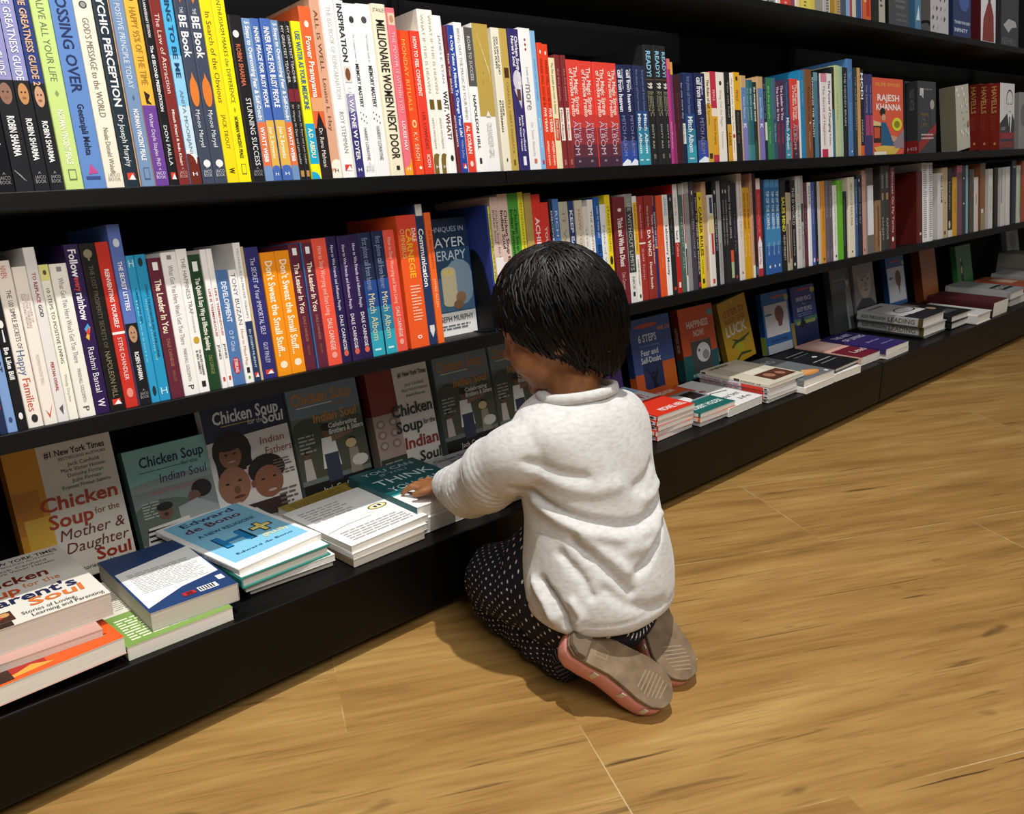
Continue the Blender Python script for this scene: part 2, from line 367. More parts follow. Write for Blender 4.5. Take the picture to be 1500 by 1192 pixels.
# ------------------------------------------------------------------ book data (millimetres)
# x, thickness, height, colour, look, spine print
MID = [
(256.7,15.3,216.5,'17171b','black shrink-wrapped paperback cut by the left edge',[('v','c8c8c8','SHARMA',.62,.8,.5,.4,0),('t','8a8a8a','A',.4,.6,.915,.012),('t','8a8a8a','JAICO',.15,.85,.935,.017),('t','8a8a8a','BOOK',.15,.85,.955,.017)]),
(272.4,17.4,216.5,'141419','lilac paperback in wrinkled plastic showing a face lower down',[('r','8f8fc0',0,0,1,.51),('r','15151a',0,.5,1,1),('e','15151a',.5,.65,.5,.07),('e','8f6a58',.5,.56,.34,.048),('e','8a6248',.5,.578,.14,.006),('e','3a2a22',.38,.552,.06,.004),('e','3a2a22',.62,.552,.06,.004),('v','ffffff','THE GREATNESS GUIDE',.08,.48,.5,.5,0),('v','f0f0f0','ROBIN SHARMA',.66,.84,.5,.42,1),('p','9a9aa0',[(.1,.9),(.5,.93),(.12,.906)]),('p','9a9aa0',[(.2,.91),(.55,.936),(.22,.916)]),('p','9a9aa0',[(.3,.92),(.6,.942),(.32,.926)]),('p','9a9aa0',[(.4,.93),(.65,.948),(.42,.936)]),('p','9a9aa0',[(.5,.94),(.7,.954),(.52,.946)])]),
(290.2,14.9,216.5,'141419','lilac paperback with a bald man pictured and white lettering',[('r','8f90c4',0,0,1,.51),('r','15151a',0,.5,1,1),('e','15151a',.5,.65,.5,.07),('e','c08a55',.5,.56,.34,.048),('e','8a6248',.5,.578,.14,.006),('e','3a2a22',.38,.552,.06,.004),('e','3a2a22',.62,.552,.06,.004),('e','d8d8e4',.5,.06,.28,.02),('v','ffffff','THE GREATNESS GUIDE',.1,.5,.5,.5,0),('v','f0f0f0','ROBIN SHARMA',.67,.86,.5,.42,1),('t','9a9a9a','A',.4,.6,.915,.012),('t','9a9a9a','JAICO',.15,.85,.935,.017),('t','9a9a9a','BOOK',.15,.85,.955,.017)]),
(305.6,13.9,216.5,'12141c','navy paperback with a bald man pictured and tan lettering',[('r','22387c',0,0,1,.52),('r','15151a',0,.51,1,1),('e','15151a',.5,.66,.5,.07),('e','c99a7a',.5,.57,.34,.048),('e','8a6248',.5,.588,.14,.006),('e','3a2a22',.38,.562,.06,.004),('e','3a2a22',.62,.562,.06,.004),('e','dcdce4',.4,.05,.26,.02),('v','d8b08a','THE GREATNESS GUIDE 2',.1,.52,.5,.5,1),('v','f0f0f0','ROBIN SHARMA',.68,.87,.5,.42,1),('t','9a9a9a','A',.4,.6,.915,.012),('t','9a9a9a','JAICO',.15,.85,.935,.017),('t','9a9a9a','BOOK',.15,.85,.955,.017)]),
(319.9,18.5,216.5,'c6dc86','lime green paperback with pale author name',[('v','5f7048','STAY ALIVE ALL YOUR LIFE',.02,.5,.5,.4,0),('p','8aa060',[(.5,.54),(.62,.555),(.5,.57),(.38,.555)]),('v','f4f8e0','NORMAN VINCENT PEALE',.63,.88,.5,.32,1),('r','6a7a50',.28,.905,.72,.955),('r','c6dc86',.33,.911,.67,.949)]),
(338.8,23.1,216.5,'6189c6','broad mid-blue paperback with large dark title',[('v','22305e','CROSSING OVER',.02,.55,.5,.5,1),('v','1c2440','Geetanjali Mehta',.6,.84,.5,.3,1),('p','c04a8c',[(.45,.88),(.3,.93),(.75,.925)]),('r','3a4c8c',.15,.94,.8,.955)]),
(362.3,19.2,216.5,'ece3cf','cream paperback with thin grey lettering and round emblem',[('e','4a4a4a',.5,.14,.22,.018),('e','9a9a9a',.5,.14,.14,.012),('v','7a766a',"GOD'S MESSAGE to the WORLD",.2,.66,.5,.38,0),('v','7a766a','Neale Donald Walsch',.71,.93,.5,.3,0),('t','9a9488','A',.4,.6,.915,.012),('t','9a9488','JAICO',.15,.85,.935,.017),('t','9a9488','BOOK',.15,.85,.955,.017)]),
(381.9,15.2,216.5,'1b2c38','dark teal paperback with large white capitals',[('v','f2f2ee','PSYCHIC PERCEPTION',.05,.61,.5,.55,1),('v','e8e8e4','Dr Joseph Murphy',.65,.9,.5,.42,0),('r','d8402c',.2,.93,.75,.965),('p','f2f2f2',[(.3,.963),(.6,.935),(.8,.965)])]),
(397.5,1.9,216.5,'a06a3a','narrow brown spine squeezed between dark teal and slate books',[('r','d8c8a8',.0,0,.3,1)]),
(399.8,15.3,216.5,'7590b4','slate blue paperback with white author name',[('v','d4dfee','THE POSITIVE PRINCIPLE TODAY',.05,.52,.5,.42,0),('p','4c648a',[(.5,.55),(.6,.565),(.5,.58),(.4,.565)]),('v','f4f6fa','NORMAN VINCENT PEALE',.62,.87,.5,.36,1),('r','4c648a',.28,.905,.72,.965),('r','7590b4',.33,.911,.67,.959)]),
(415.5,15.7,216.5,'e6b440','yellow paperback with a purple lower third',[('r','6a3f94',0,.6,1,1),('e','4a3218',.5,.08,.3,.02),('v','a87a20','HAPPY 95% OF THE TIME',.13,.5,.5,.5,0),('p','2a1c10',[(.3,.53),(.7,.55),(.5,.575),(.75,.595),(.35,.59)]),('v','e4d8f0','Walter Doyle Staples PhD',.64,.9,.5,.3,0),('t','e0d0f0','A',.4,.6,.915,.012),('t','e0d0f0','JAICO',.15,.85,.935,.017),('t','e0d0f0','BOOK',.15,.85,.955,.017)]),
(431.5,10.5,216.5,'121216','black paperback with small white title and red fox mark',[('v','d8d8d8','20TH ANNIVERSARY EDITION',.06,.27,.5,.3,1),('v','f0f0f0','The 45 SECOND PRESENTATION',.31,.63,.5,.36,1),('v','e8e8e8','DON FAILLA',.7,.9,.5,.42,0),('r','d8402c',.2,.935,.75,.97),('p','f2f2f2',[(.3,.968),(.6,.94),(.8,.97)])]),
(442.5,13.3,216.5,'7c2723','brick red paperback with cream slanted title',[('e','d8c0b8',.5,.06,.26,.02),('v','e8d2c4','The Law of Attraction',.15,.54,.5,.42,0),('v','f0e0d8','Mitesh Khatri & Indu Khatri',.62,.9,.5,.24,1),('t','c8a098','A',.4,.6,.915,.012),('t','c8a098','JAICO',.15,.85,.935,.017),('t','c8a098','BOOK',.15,.85,.955,.017)]),
(456.2,13.6,216.5,'4aaede','sky blue paperback fading to white above a brown arch',[('r','8cc8e8',0,.35,1,.6),('r','c4dcea',0,.6,1,.86),('r','6a2418',0,.86,1,1),('e','f4f0ea',.2,.87,.7,.05),('e','6a2418',.1,.9,.7,.06),('v','1c4468','DYING TO BE ME',.0,.46,.5,.45,1),('v','6c8ca4','ANITA MOORJANI',.52,.84,.5,.34,0),('t','ffffff','H',.3,.7,.945,.02)]),
(470.2,14.7,216.5,'3d4557','slate grey paperback with orange feather, left of two alike',[('p','d8762c',[(.3,.03),(.7,.06),(.5,.09)]),('v','dfe2e8','THE',.11,.14,.5,.3,0),('v','f4f4f6','BE Book',.15,.36,.5,.62,1),('e','d97a2e',.5,.53,.36,.075),('p','d97a2e',[(.5,.43),(.8,.5),(.3,.5)]),('v','e4e6ec','Mynoo Maryel',.62,.81,.5,.36,0),('e','e8e8e8',.55,.895,.3,.02),('t','c0c4cc','A',.4,.6,.915,.012),('t','c0c4cc','JAICO',.15,.85,.935,.017),('t','c0c4cc','BOOK',.15,.85,.955,.017)]),
(485.2,15.8,216.5,'3d4557','slate grey paperback with orange feather, right of two alike',[('p','d8762c',[(.3,.03),(.7,.06),(.5,.09)]),('v','dfe2e8','THE',.11,.14,.5,.3,0),('v','f4f4f6','BE Book',.15,.36,.5,.62,1),('e','d97a2e',.5,.53,.36,.075),('p','d97a2e',[(.5,.43),(.8,.5),(.3,.5)]),('v','e4e6ec','Mynoo Maryel',.62,.81,.5,.36,0),('e','e8e8e8',.55,.895,.3,.02),('t','c0c4cc','A',.4,.6,.915,.012),('t','c0c4cc','JAICO',.15,.85,.935,.017),('t','c0c4cc','BOOK',.15,.85,.955,.017)]),
(501.5,14.9,216.5,'f3d80e','bright yellow paperback with dark slanted title and plain base',[('v','4a4420','In Search of the Obvious',.12,.58,.5,.45,0),('v','7a6c20','JACK TROUT',.64,.82,.5,.36,0),('v','2a2610','W',.92,.95,.5,.5,1)]),
(516.8,16.0,216.5,'f2e40c','lemon yellow paperback with thin black capitals beside black book',[('v','4c4a1c','ENTHUSIASM MAKES the DIFFERENCE',.04,.58,.5,.34,0),('p','a8a020',[(.5,.6),(.6,.615),(.5,.63),(.4,.615)]),('v','2a2a10','NORMAN VINCENT PEALE',.65,.87,.5,.3,1),('r','8a8630',.3,.9,.7,.955),('r','f2e40c',.35,.905,.65,.95)]),
(533.2,16.9,189.5,'17161a','black paperback with vertical white title and round emblem',[('e','dcdce0',.4,.11,.24,.022),('v','c8684c','ROBIN SHARMA',.17,.42,.45,.36,1),('v','e8e8ea','STUNNING SUCCESS',.49,.9,.6,.42,0),('t','9a9aa0','A',.4,.6,.915,.012),('t','9a9aa0','JAICO',.15,.85,.935,.017),('t','9a9aa0','BOOK',.15,.85,.955,.017)]),
(550.4,11.6,187.4,'7394be','slate blue and orange paperback, left of its pair',[('r','df6f3e',0,.63,1,1),('e','7394be',.5,1.0,1.1,.1),('v','f4f6fa','5 Steps to Overcoming Fear & Self-Doubt',.02,.62,.5,.5,1),('v','ffffff','WYATT WEBB',.66,.88,.5,.5,1)]),
(562.4,10.9,188.3,'4468b0','royal blue and gold paperback, left of two alike',[('r','dcae48',0,.62,1,1),('e','4468b0',.5,1.0,1.1,.1),('v','f4f6fa','INNER PEACE FOR BUSY PEOPLE',.05,.54,.5,.55,1),('v','fff4d8','Joan Z. Borysenko',.66,.86,.5,.42,1),('t','ffffff','H',.3,.7,.955,.02)]),
(573.7,13.9,188.7,'4468b0','royal blue and gold paperback, right of two alike',[('r','dcae48',0,.62,1,1),('e','4468b0',.5,1.0,1.1,.1),('v','f4f6fa','INNER PEACE FOR BUSY PEOPLE',.05,.54,.5,.55,1),('v','fff4d8','Joan Z. Borysenko',.66,.86,.5,.42,1),('t','ffffff','H',.3,.7,.955,.02)]),
(588.0,10.2,188.0,'6f8fb8','slate blue and orange paperback, right of its pair',[('r','df6f3e',0,.63,1,1),('e','6f8fb8',.5,1.0,1.1,.1),('v','f4f6fa','5 Steps to Overcoming Fear & Self-Doubt',.02,.62,.5,.5,1),('v','ffffff','WYATT WEBB',.66,.88,.5,.5,1)]),
(598.7,8.4,187.9,'19181c','thin black paperback with white capitals, left of two alike',[('r','7a2430',0,.42,1,.5),('v','dcdcdc','MY GREATEST TEACHER',.03,.38,.5,.5,0),('v','c8c4bc','Dr Wayne W. Dyer and Lynn Lauber',.52,.9,.5,.4,0),('r','b88a4a',.2,.94,.8,.98)]),
(607.5,7.5,188.5,'19181c','thin black paperback with white capitals, right of two alike',[('r','7a2430',0,.42,1,.5),('v','dcdcdc','MY GREATEST TEACHER',.03,.38,.5,.5,0),('v','c8c4bc','Dr Wayne W. Dyer and Lynn Lauber',.52,.9,.5,.4,0),('r','b88a4a',.2,.94,.8,.98)]),
(615.4,13.6,188.8,'f3ea14','yellow and cyan paperback with blue vertical title',[('r','18a6cc',0,.64,1,.9),('e','f3ea14',.5,.97,1.2,.07),('e','18a6cc',.1,1.0,.8,.05),('v','3a6a8a','USE WATER AS YOUR MEDICINE',.06,.55,.5,.55,1),('v','f6f4c0','A.D. ABIDU',.67,.86,.5,.5,1)]),
(629.4,17.0,207.7,'de6230','orange paperback with a dark mountain peak below',[('r','e0a070',0,.52,1,.6),('r','241c1c',0,.7,1,1),('p','241c1c',[(0,.74),(.5,.6),(1,.72)]),('e','f4e0d0',.5,.1,.2,.02),('v','fbeee4','Power Pranayama',.17,.52,.5,.5,1),('v','e8e0d8','Dr. Renu Mahtani',.7,.93,.5,.36,0)]),
(646.8,14.2,220.1,'d6a284','tall tan paperback with brown slanted title',[('e','f0ead8',.6,.99,1.0,.1),('e','d6a284',.2,1.0,.8,.06),('e','f0ead8',.55,1.0,.8,.05),('v','6a4632','ALL IS WELL',.07,.4,.5,.42,0),('v','7a543e','Louise L. Hay',.44,.73,.5,.42,0),('t','1a1a1a','H',.3,.7,.955,.02)]),
(661.3,20.8,223.7,'f4f2ee','white hardback with pale grey title and red fox mark',[('v','b4b2ac','THE BIG BOOK OF REINCARNATION',.06,.56,.5,.36,0),('v','8c8a84','ROY STEMMAN',.63,.86,.5,.36,0),('r','d8402c',.2,.925,.75,.96),('p','f2f2f2',[(.3,.958),(.6,.93),(.8,.96)])]),
(682.6,13.7,219.4,'f2f1f0','white book with indigo lower half and small brown hand',[('r','9a96b8',0,.52,1,.62),('r','5a5490',0,.62,1,.72),('r','34306e',0,.72,1,1),('v','2a2a30','INSPIRATION',.02,.34,.5,.62,1),('r','d8d0c8',.1,.365,.9,.455),('e','7a4a2c',.5,.41,.3,.035),('v','f0f0f6','DR WAYNE W DYER',.48,.9,.5,.5,1),('t','ffffff','H',.3,.7,.955,.02)]),
(696.6,19.5,217.1,'f5f4f1','white paperback with dotted emblem, left of its pair',[('e','3a3a3c',.5,.09,.2,.02),('v','8a8a88','The Complete Guide to',.17,.33,.5,.16,0),('v','2c2c2e','MEMORY MASTERY',.34,.59,.5,.3,1),('e','5a5a5c',.3,.62,.05,.004),('e','5a5a5c',.5,.632,.05,.004),('e','5a5a5c',.7,.644,.05,.004),('e','5a5a5c',.3,.656,.05,.004),('e','5a5a5c',.5,.668,.05,.004),('e','5a5a5c',.7,.68,.05,.004),('v','4a4a4c','HARRY LORAYNE',.71,.9,.5,.28,0),('t','b0b0b0','A',.4,.6,.915,.012),('t','b0b0b0','JAICO',.15,.85,.935,.017),('t','b0b0b0','BOOK',.15,.85,.955,.017)]),
(716.5,22.2,218.6,'efeeed','white shrink-wrapped paperback with dotted emblem, right of its pair',[('e','4a4a4c',.45,.09,.2,.02),('v','a0a09e','The Complete Guide to',.17,.33,.5,.16,0),('v','3c3c3e','MEMORY MASTERY',.35,.59,.5,.3,1),('e','6a6a6c',.3,.62,.05,.004),('e','6a6a6c',.5,.632,.05,.004),('e','6a6a6c',.7,.644,.05,.004),('e','6a6a6c',.3,.656,.05,.004),('e','6a6a6c',.5,.668,.05,.004),('e','6a6a6c',.7,.68,.05,.004),('v','5a5a5c','HARRY LORAYNE',.7,.9,.5,.28,0)]),
(739.2,24.0,220.4,'ece2c6','cream hardback with tall narrow black title',[('t','2c2a20','STANLEY',.05,.95,.035,.022),('v','24221c','MILLIONAIRE',.09,.39,.5,.62,1),('v','24221c','WOMEN NEXT DOOR',.4,.9,.5,.62,1),('r','24221c',.4,.94,.65,.965)]),
(763.6,13.8,217.4,'e8707c','pink paperback with a small portrait at its head',[('r','d8c8a8',.1,.03,.9,.1),('e','c08a6a',.5,.065,.26,.022),('r','f0a020',0,.9,1,1),('e','e8707c',.2,.9,.7,.05),('v','f4c8c8','THE POWER IS WITHIN YOU',.14,.62,.5,.42,0),('v','fbe8e8','LOUISE HAY',.67,.85,.5,.42,1),('t','ffffff','H',.3,.7,.96,.02)]),
(777.8,20.2,190.4,'ee4e1e','orange paperback with gold title and ring mark',[('r','d83418',0,.0,.25,1),('v','f8b060','MONDAY RITUALS',.06,.55,.45,.34,0),('e','f8c890',.6,.64,.2,.028),('e','ee4e1e',.6,.64,.1,.015),('v','fbd8b8','K.V. SINGH',.7,.9,.6,.34,0),('e','f4f0e8',.7,.95,.12,.012)]),
(798.3,16.9,190.7,'e63f2c','red paperback with white upper title and dark name',[('v','fbe8e0','HOW TO FEEL CONFIDENT',.04,.45,.4,.4,1),('v','8a1c14','LEIL LOWNDES',.56,.82,.5,.36,0),('v','f4d8d0','ICON',.86,.95,.5,.36,1)]),
(815.6,14.0,220.1,'f1ede2','tall cream paperback with a brown arch, left of its pair',[('e','7a6428',.5,1.0,1.0,.13),('e','f1ede2',.9,.98,.3,.1),('v','b4ae9a','WHAT IF THIS IS HEAVEN',.03,.5,.5,.42,0),('r','6a5418',.3,.54,.9,.6),('v','a49e8c','ANITA MOORJANI',.65,.84,.5,.3,0),('t','ffffff','H',.25,.65,.955,.02)]),
(830.1,13.0,220.4,'f1ede2','tall cream paperback with a brown arch, right of its pair',[('e','7a6428',.5,1.0,1.0,.13),('e','f1ede2',.9,.98,.3,.1),('v','b4ae9a','WHAT IF THIS IS HEAVEN',.03,.5,.5,.42,0),('r','6a5418',.3,.54,.9,.6),('v','a49e8c','ANITA MOORJANI',.65,.84,.5,.3,0),('t','ffffff','H',.25,.65,.955,.02)]),
(843.4,16.4,214.6,'f6f4f0','white hardback with bold black question title',[('v','6a6660','JAMES E. RYAN',.12,.42,.5,.3,0),('v','1c1a1a','WAIT,',.47,.6,.5,.55,1),('v','6a3a30','WHAT?',.61,.78,.5,.55,1),('e','2a2a2a',.5,.9,.2,.02)]),
(860.2,6.1,201.6,'6a2130','narrow maroon paperback with white lettering',[('v','e0c8c8','Train Your BRAIN',.18,.45,.5,.6,1),('v','f0e0e0','ADITYA KABARIYA',.6,.82,.5,.5,1)]),
(866.8,12.8,203.4,'27449c','bright blue paperback with white slanted title',[('v','f4f6fc','It Only Takes A Minute To Change Your Life!',.07,.75,.5,.42,1),('v','a8b8e0','Willie Jolley',.77,.9,.5,.36,0),('r','d8402c',.2,.935,.75,.97),('p','f2f2f2',[(.3,.968),(.6,.94),(.8,.97)])]),
(880.0,15.7,208.3,'f2f0ee','white paperback with a red lower third',[('r','e0402e',0,.66,1,1),('v','8a8684','BRING OUT THE MAGIC IN YOUR MIND',.04,.64,.5,.36,0),('v','fbeee8','AL KORAN',.68,.87,.5,.5,1),('e','f4d8d0',.5,.94,.2,.02)]),
(896.1,16.7,202.2,'f5f3f0','white paperback with a dark grey top panel',[('r','55534f',0,0,1,.4),('v','dcdad4','ROAD TO SUCCESS',.06,.36,.5,.36,0),('v','2c2a28','NAPOLEON HILL',.46,.84,.5,.36,1),('r','3a3836',.35,.9,.65,.94)]),
(913.2,31.1,209.2,'f0efec','broad shrink-wrapped book, gold above and white below',[('r','b89c4a',0,0,1,.62),('p','e8dca4',[(.1,.02),(.16,.03),(.5,.1)]),('p','e8dca4',[(.23,.07),(.29,.08),(.58,.16)]),('p','e8dca4',[(.36,.12),(.42,.13),(.66,.22)]),('p','e8dca4',[(.49,.17),(.55,.18),(.74,.28)]),('p','e8dca4',[(.62,.22),(.68,.23),(.82,.34)]),('p','e8dca4',[(.75,.27),(.81,.28),(.9,.4)]),('p','8a7030',[(.9,.04),(.6,.12),(.86,.05)]),('p','8a7030',[(.8,.11),(.56,.17),(.76,.12)]),('p','8a7030',[(.7,.18),(.52,.22),(.66,.19)]),('p','8a7030',[(.6,.25),(.48,.27),(.56,.26)]),('p','8a7030',[(.5,.32),(.44,.32),(.46,.33)]),('p','8a7030',[(.4,.39),(.4,.37),(.36,.4)]),('p','e4e2de',[(.35,.62),(.5,.58),(.65,.62)]),('v','c8c6c0','OLEANDER GIRL',.66,.9,.5,.36,0)]),
(951.9,16.4,206.2,'e9e2cc','cream paperback with small black title beside the shelf joint',[('v','3a3830','SEX DRUGS AND',.06,.32,.62,.24,1),('v','3a3830','COCOA PUFFS',.06,.28,.3,.24,1),('v','3a3830','CHUCK',.5,.61,.62,.24,1),('v','3a3830','KLOSTERMAN',.5,.72,.3,.24,1),('e','3a3830',.5,.92,.1,.012)]),
(968.6,16.3,206.5,'bfa350','mustard gold paperback with a small brown picture',[('r','4a3014',.2,.27,.8,.34),('v','8a7430','CHARLES J. OBERT-MARRACK',.37,.88,.5,.3,0),('r','7a6428',.35,.92,.65,.96)]),
(985.4,22.1,207.1,'322a68','indigo paperback with a white-clad figure on its spine',[('e','d0ccd8',.5,.36,.42,.075),('p','c4c0cc',[(.1,.42),(.9,.4),(.7,.56)]),('r','5a3a34',.35,.42,.7,.5),('v','f4f2fa','Chicken Soup for the',.05,.42,.7,.3,1),('v','f4f2fa',"Nurse's Soul",.05,.26,.35,.3,1),('v','e0dcee','Jack Canfield',.6,.86,.65,.18,1),('v','e0dcee','Mark Victor Hansen',.62,.86,.35,.18,1),('r','e8e8f0',.35,.9,.65,.965)]),
(1007.8,25.7,210.0,'efeeec','white paperback with a large pale grey word',[('e','9a3a3a',.5,.08,.08,.009),('e','9a3a3a',.5,.113,.08,.009),('e','9a3a3a',.5,.146,.08,.009),('v','a8a6a4','Love and',.27,.38,.5,.24,0),('v','8c8a88','more',.39,.57,.5,.62,0),('v','c8c6c4','Dr. Susan Shumsky',.66,.9,.5,.26,0),('r','c87068',.4,.92,.65,.95)]),
(1033.9,11.3,207.8,'82b4dc','light blue paperback with fine lettering',[('v','4c88b8','Awaken your inner healer',.2,.5,.5,.36,0),('v','eef4fa','Joe Vitale',.62,.84,.5,.3,0),('r','b83a4c',.3,.93,.7,.96)]),
(1045.6,11.4,190.6,'e2401e','tall red-orange paperback, left of two alike',[('e','f4e8e0',.5,.07,.15,.015),('v','a8280e','WHERE WILL YOU BE IN',.12,.5,.5,.5,1),('v','fbeee4','FIVE YEARS',.51,.7,.5,.5,1),('v','f4ded0','AFREEN KHAN',.77,.97,.5,.4,1)]),
(1057.4,12.4,189.4,'e2401e','tall red-orange paperback, right of two alike',[('e','f4e8e0',.5,.07,.15,.015),('v','a8280e','WHERE WILL YOU BE IN',.12,.5,.5,.5,1),('v','fbeee4','FIVE YEARS',.51,.7,.5,.5,1),('v','f4ded0','AFREEN KHAN',.77,.97,.5,.4,1)]),
(1070.2,14.2,169.9,'ece0b4','pale yellow paperback with a red label',[('r','c8503c',.12,.54,.88,.74),('v','6a6040','The five people you meet in heaven',.04,.5,.5,.4,0),('v','fbe4d8','Mitch Albom',.56,.72,.5,.42,0)]),
(1084.8,12.7,175.7,'7c2a2c','maroon paperback with a white label, left of its pair',[('r','ece0d0',.15,.46,.9,.75),('v','c89890','the five people',.12,.4,.5,.3,0),('v','4a2020','Mitch Albom',.48,.73,.5,.4,0),('r','a86860',.3,.92,.7,.97)]),
(1097.9,11.2,175.3,'7c2a2c','maroon paperback with a white label, right of its pair',[('r','ece0d0',.15,.46,.9,.75),('v','c89890','the five people',.12,.4,.5,.3,0),('v','4a2020','Mitch Albom',.48,.73,.5,.4,0),('r','a86860',.3,.92,.7,.97)]),
(1109.5,30.0,169.5,'dd4034','red paperback fading to plum, first of four alike',[('r','c23a34',0,.5,1,.62),('r','8f3038',0,.62,1,.78),('r','5c2c3a',0,.78,1,.9),('r','43283a',0,.9,1,1),('v','f4d4c8','The Magic Strings',.06,.5,.7,.32,1),('v','f4d4c8','of Frankie Presto',.08,.52,.35,.32,1),('v','c8b0c0','Mitch',.58,.76,.72,.25,0),('v','c8b0c0','ALBOM',.56,.88,.4,.4,0),('v','d8c8d0','ABACUS',.93,.95,.5,.2,0)]),
(1139.9,32.6,169.1,'dd4034','red paperback fading to plum, second of four alike',[('r','c23a34',0,.5,1,.62),('r','8f3038',0,.62,1,.78),('r','5c2c3a',0,.78,1,.9),('r','43283a',0,.9,1,1),('v','f4d4c8','The Magic Strings',.06,.5,.7,.32,1),('v','f4d4c8','of Frankie Presto',.08,.52,.35,.32,1),('v','c8b0c0','Mitch',.58,.76,.72,.25,0),('v','c8b0c0','ALBOM',.56,.88,.4,.4,0),('v','d8c8d0','ABACUS',.93,.95,.5,.2,0)]),
(1172.9,31.8,168.5,'dd4034','red paperback fading to plum, third of four alike',[('r','c23a34',0,.5,1,.62),('r','8f3038',0,.62,1,.78),('r','5c2c3a',0,.78,1,.9),('r','43283a',0,.9,1,1),('v','f4d4c8','The Magic Strings',.06,.5,.7,.32,1),('v','f4d4c8','of Frankie Presto',.08,.52,.35,.32,1),('v','c8b0c0','Mitch',.58,.76,.72,.25,0),('v','c8b0c0','ALBOM',.56,.88,.4,.4,0),('v','d8c8d0','ABACUS',.93,.95,.5,.2,0)]),
(1205.2,29.0,168.8,'dd4034','red paperback fading to plum, last of four alike',[('r','c23a34',0,.5,1,.62),('r','8f3038',0,.62,1,.78),('r','5c2c3a',0,.78,1,.9),('r','43283a',0,.9,1,1),('v','f4d4c8','The Magic Strings',.06,.5,.7,.32,1),('v','f4d4c8','of Frankie Presto',.08,.52,.35,.32,1),('v','c8b0c0','Mitch',.58,.76,.72,.25,0),('v','c8b0c0','ALBOM',.56,.88,.4,.4,0),('v','d8c8d0','ABACUS',.93,.95,.5,.2,0)]),
(1234.6,24.1,167.7,'20264c','navy paperback with white title and pale foot, left of its pair',[('r','3a4a8a',0,.75,1,.9),('r','2c4aa0',0,.85,1,1),('p','e8eef8',[(0,.98),(.6,.93),(1,.95),(1,1),(0,1)]),('v','e8ecf8','the next person you meet',.04,.24,.7,.22,0),('v','e8ecf8','call from heaven',.05,.46,.4,.5,1),('v','8a8ab8','MITCH ALBOM',.5,.9,.5,.4,0)]),
(1259.1,20.7,168.7,'1e244a','navy paperback with white title and pale foot, right of its pair',[('r','3a4a8a',0,.75,1,.9),('r','2c4aa0',0,.85,1,1),('p','e8eef8',[(0,.98),(.6,.93),(1,.95),(1,1),(0,1)]),('v','e8ecf8','the next person you meet',.04,.24,.7,.22,0),('v','e8ecf8','call from heaven',.05,.46,.4,.5,1),('v','8a8ab8','MITCH ALBOM',.5,.9,.5,.4,0)]),
(1280.2,17.2,168.4,'232c50','navy paperback turning teal below, left of the tall black trio',[('r','22477c',0,.45,1,.62),('r','2c7896',0,.62,1,.8),('r','3a98ac',0,.8,1,1),('v','7c8cb4','first phone call from heaven',.04,.45,.5,.36,0),('v','dceaf0','Mitch Albom',.48,.88,.5,.5,1),('r','cfe4ea',.2,.94,.7,.955)]),
(1297.8,17.4,168.1,'232c50','navy paperback turning teal below, touching the tall black trio',[('r','22477c',0,.45,1,.62),('r','2c7896',0,.62,1,.8),('r','3a98ac',0,.8,1,1),('v','7c8cb4','first phone call from heaven',.04,.45,.5,.36,0),('v','dceaf0','Mitch Albom',.48,.88,.5,.5,1),('r','cfe4ea',.2,.94,.7,.955)]),
(1315.7,23.8,204.7,'1e1e20','tall black hardback with blue capitals, left of three',[('v','8cc0dc','READY!',.05,.26,.5,.6,1),('r','8a5a3c',0,.283,1,.287),('v','e4e4d8','99',.31,.36,.5,.62,1),('v','c4c49a','the questions to ask',.38,.59,.8,.13,0),('v','c4c49a','the questions to ask',.38,.569,.6,.13,0),('v','c4c49a','the questions to ask',.38,.59,.4,.13,0),('v','c4c49a','the questions to ask',.38,.548,.2,.13,0),('v','b8b8b0','DOTY RAI',.66,.86,.5,.26,0),('r','6a6a64',.4,.91,.7,.95)]),
(1339.9,21.2,204.9,'1e1e20','tall black hardback with blue capitals, middle of three',[('v','8cc0dc','READY!',.05,.26,.5,.6,1),('r','8a5a3c',0,.283,1,.287),('v','e4e4d8','99',.31,.36,.5,.62,1),('v','c4c49a','the questions to ask',.38,.59,.8,.13,0),('v','c4c49a','the questions to ask',.38,.569,.6,.13,0),('v','c4c49a','the questions to ask',.38,.59,.4,.13,0),('v','c4c49a','the questions to ask',.38,.548,.2,.13,0),('v','b8b8b0','DOTY RAI',.66,.86,.5,.26,0),('r','6a6a64',.4,.91,.7,.95)]),
(1361.5,17.4,204.8,'1e1e20','tall black hardback with blue capitals, right of three',[('v','8cc0dc','READY!',.05,.26,.5,.6,1),('r','8a5a3c',0,.283,1,.287),('v','e4e4d8','99',.31,.36,.5,.62,1),('v','c4c49a','the questions to ask',.38,.59,.8,.13,0),('v','c4c49a','the questions to ask',.38,.569,.6,.13,0),('v','c4c49a','the questions to ask',.38,.59,.4,.13,0),('v','c4c49a','the questions to ask',.38,.548,.2,.13,0),('v','b8b8b0','DOTY RAI',.66,.86,.5,.26,0),('r','6a6a64',.4,.91,.7,.95)]),
(1379.2,10.2,184.4,'b0327c','narrow magenta paperback beside the tall black hardbacks',[('r','d87068',0,.0,1,.1),('v','f0c8e0','mindfulness',.6,.85,.5,.4,0)]),
(1389.8,8.1,178.9,'6c3468','narrow purple paperback with an orange head',[('r','d8a040',0,0,1,.12),('r','8a3060',0,.6,1,1)]),
(1398.3,14.7,157.1,'40161c','dark maroon paperback beside the narrow purple one',[('v','7a3a3c','for one more day',.2,.6,.5,.36,0)]),
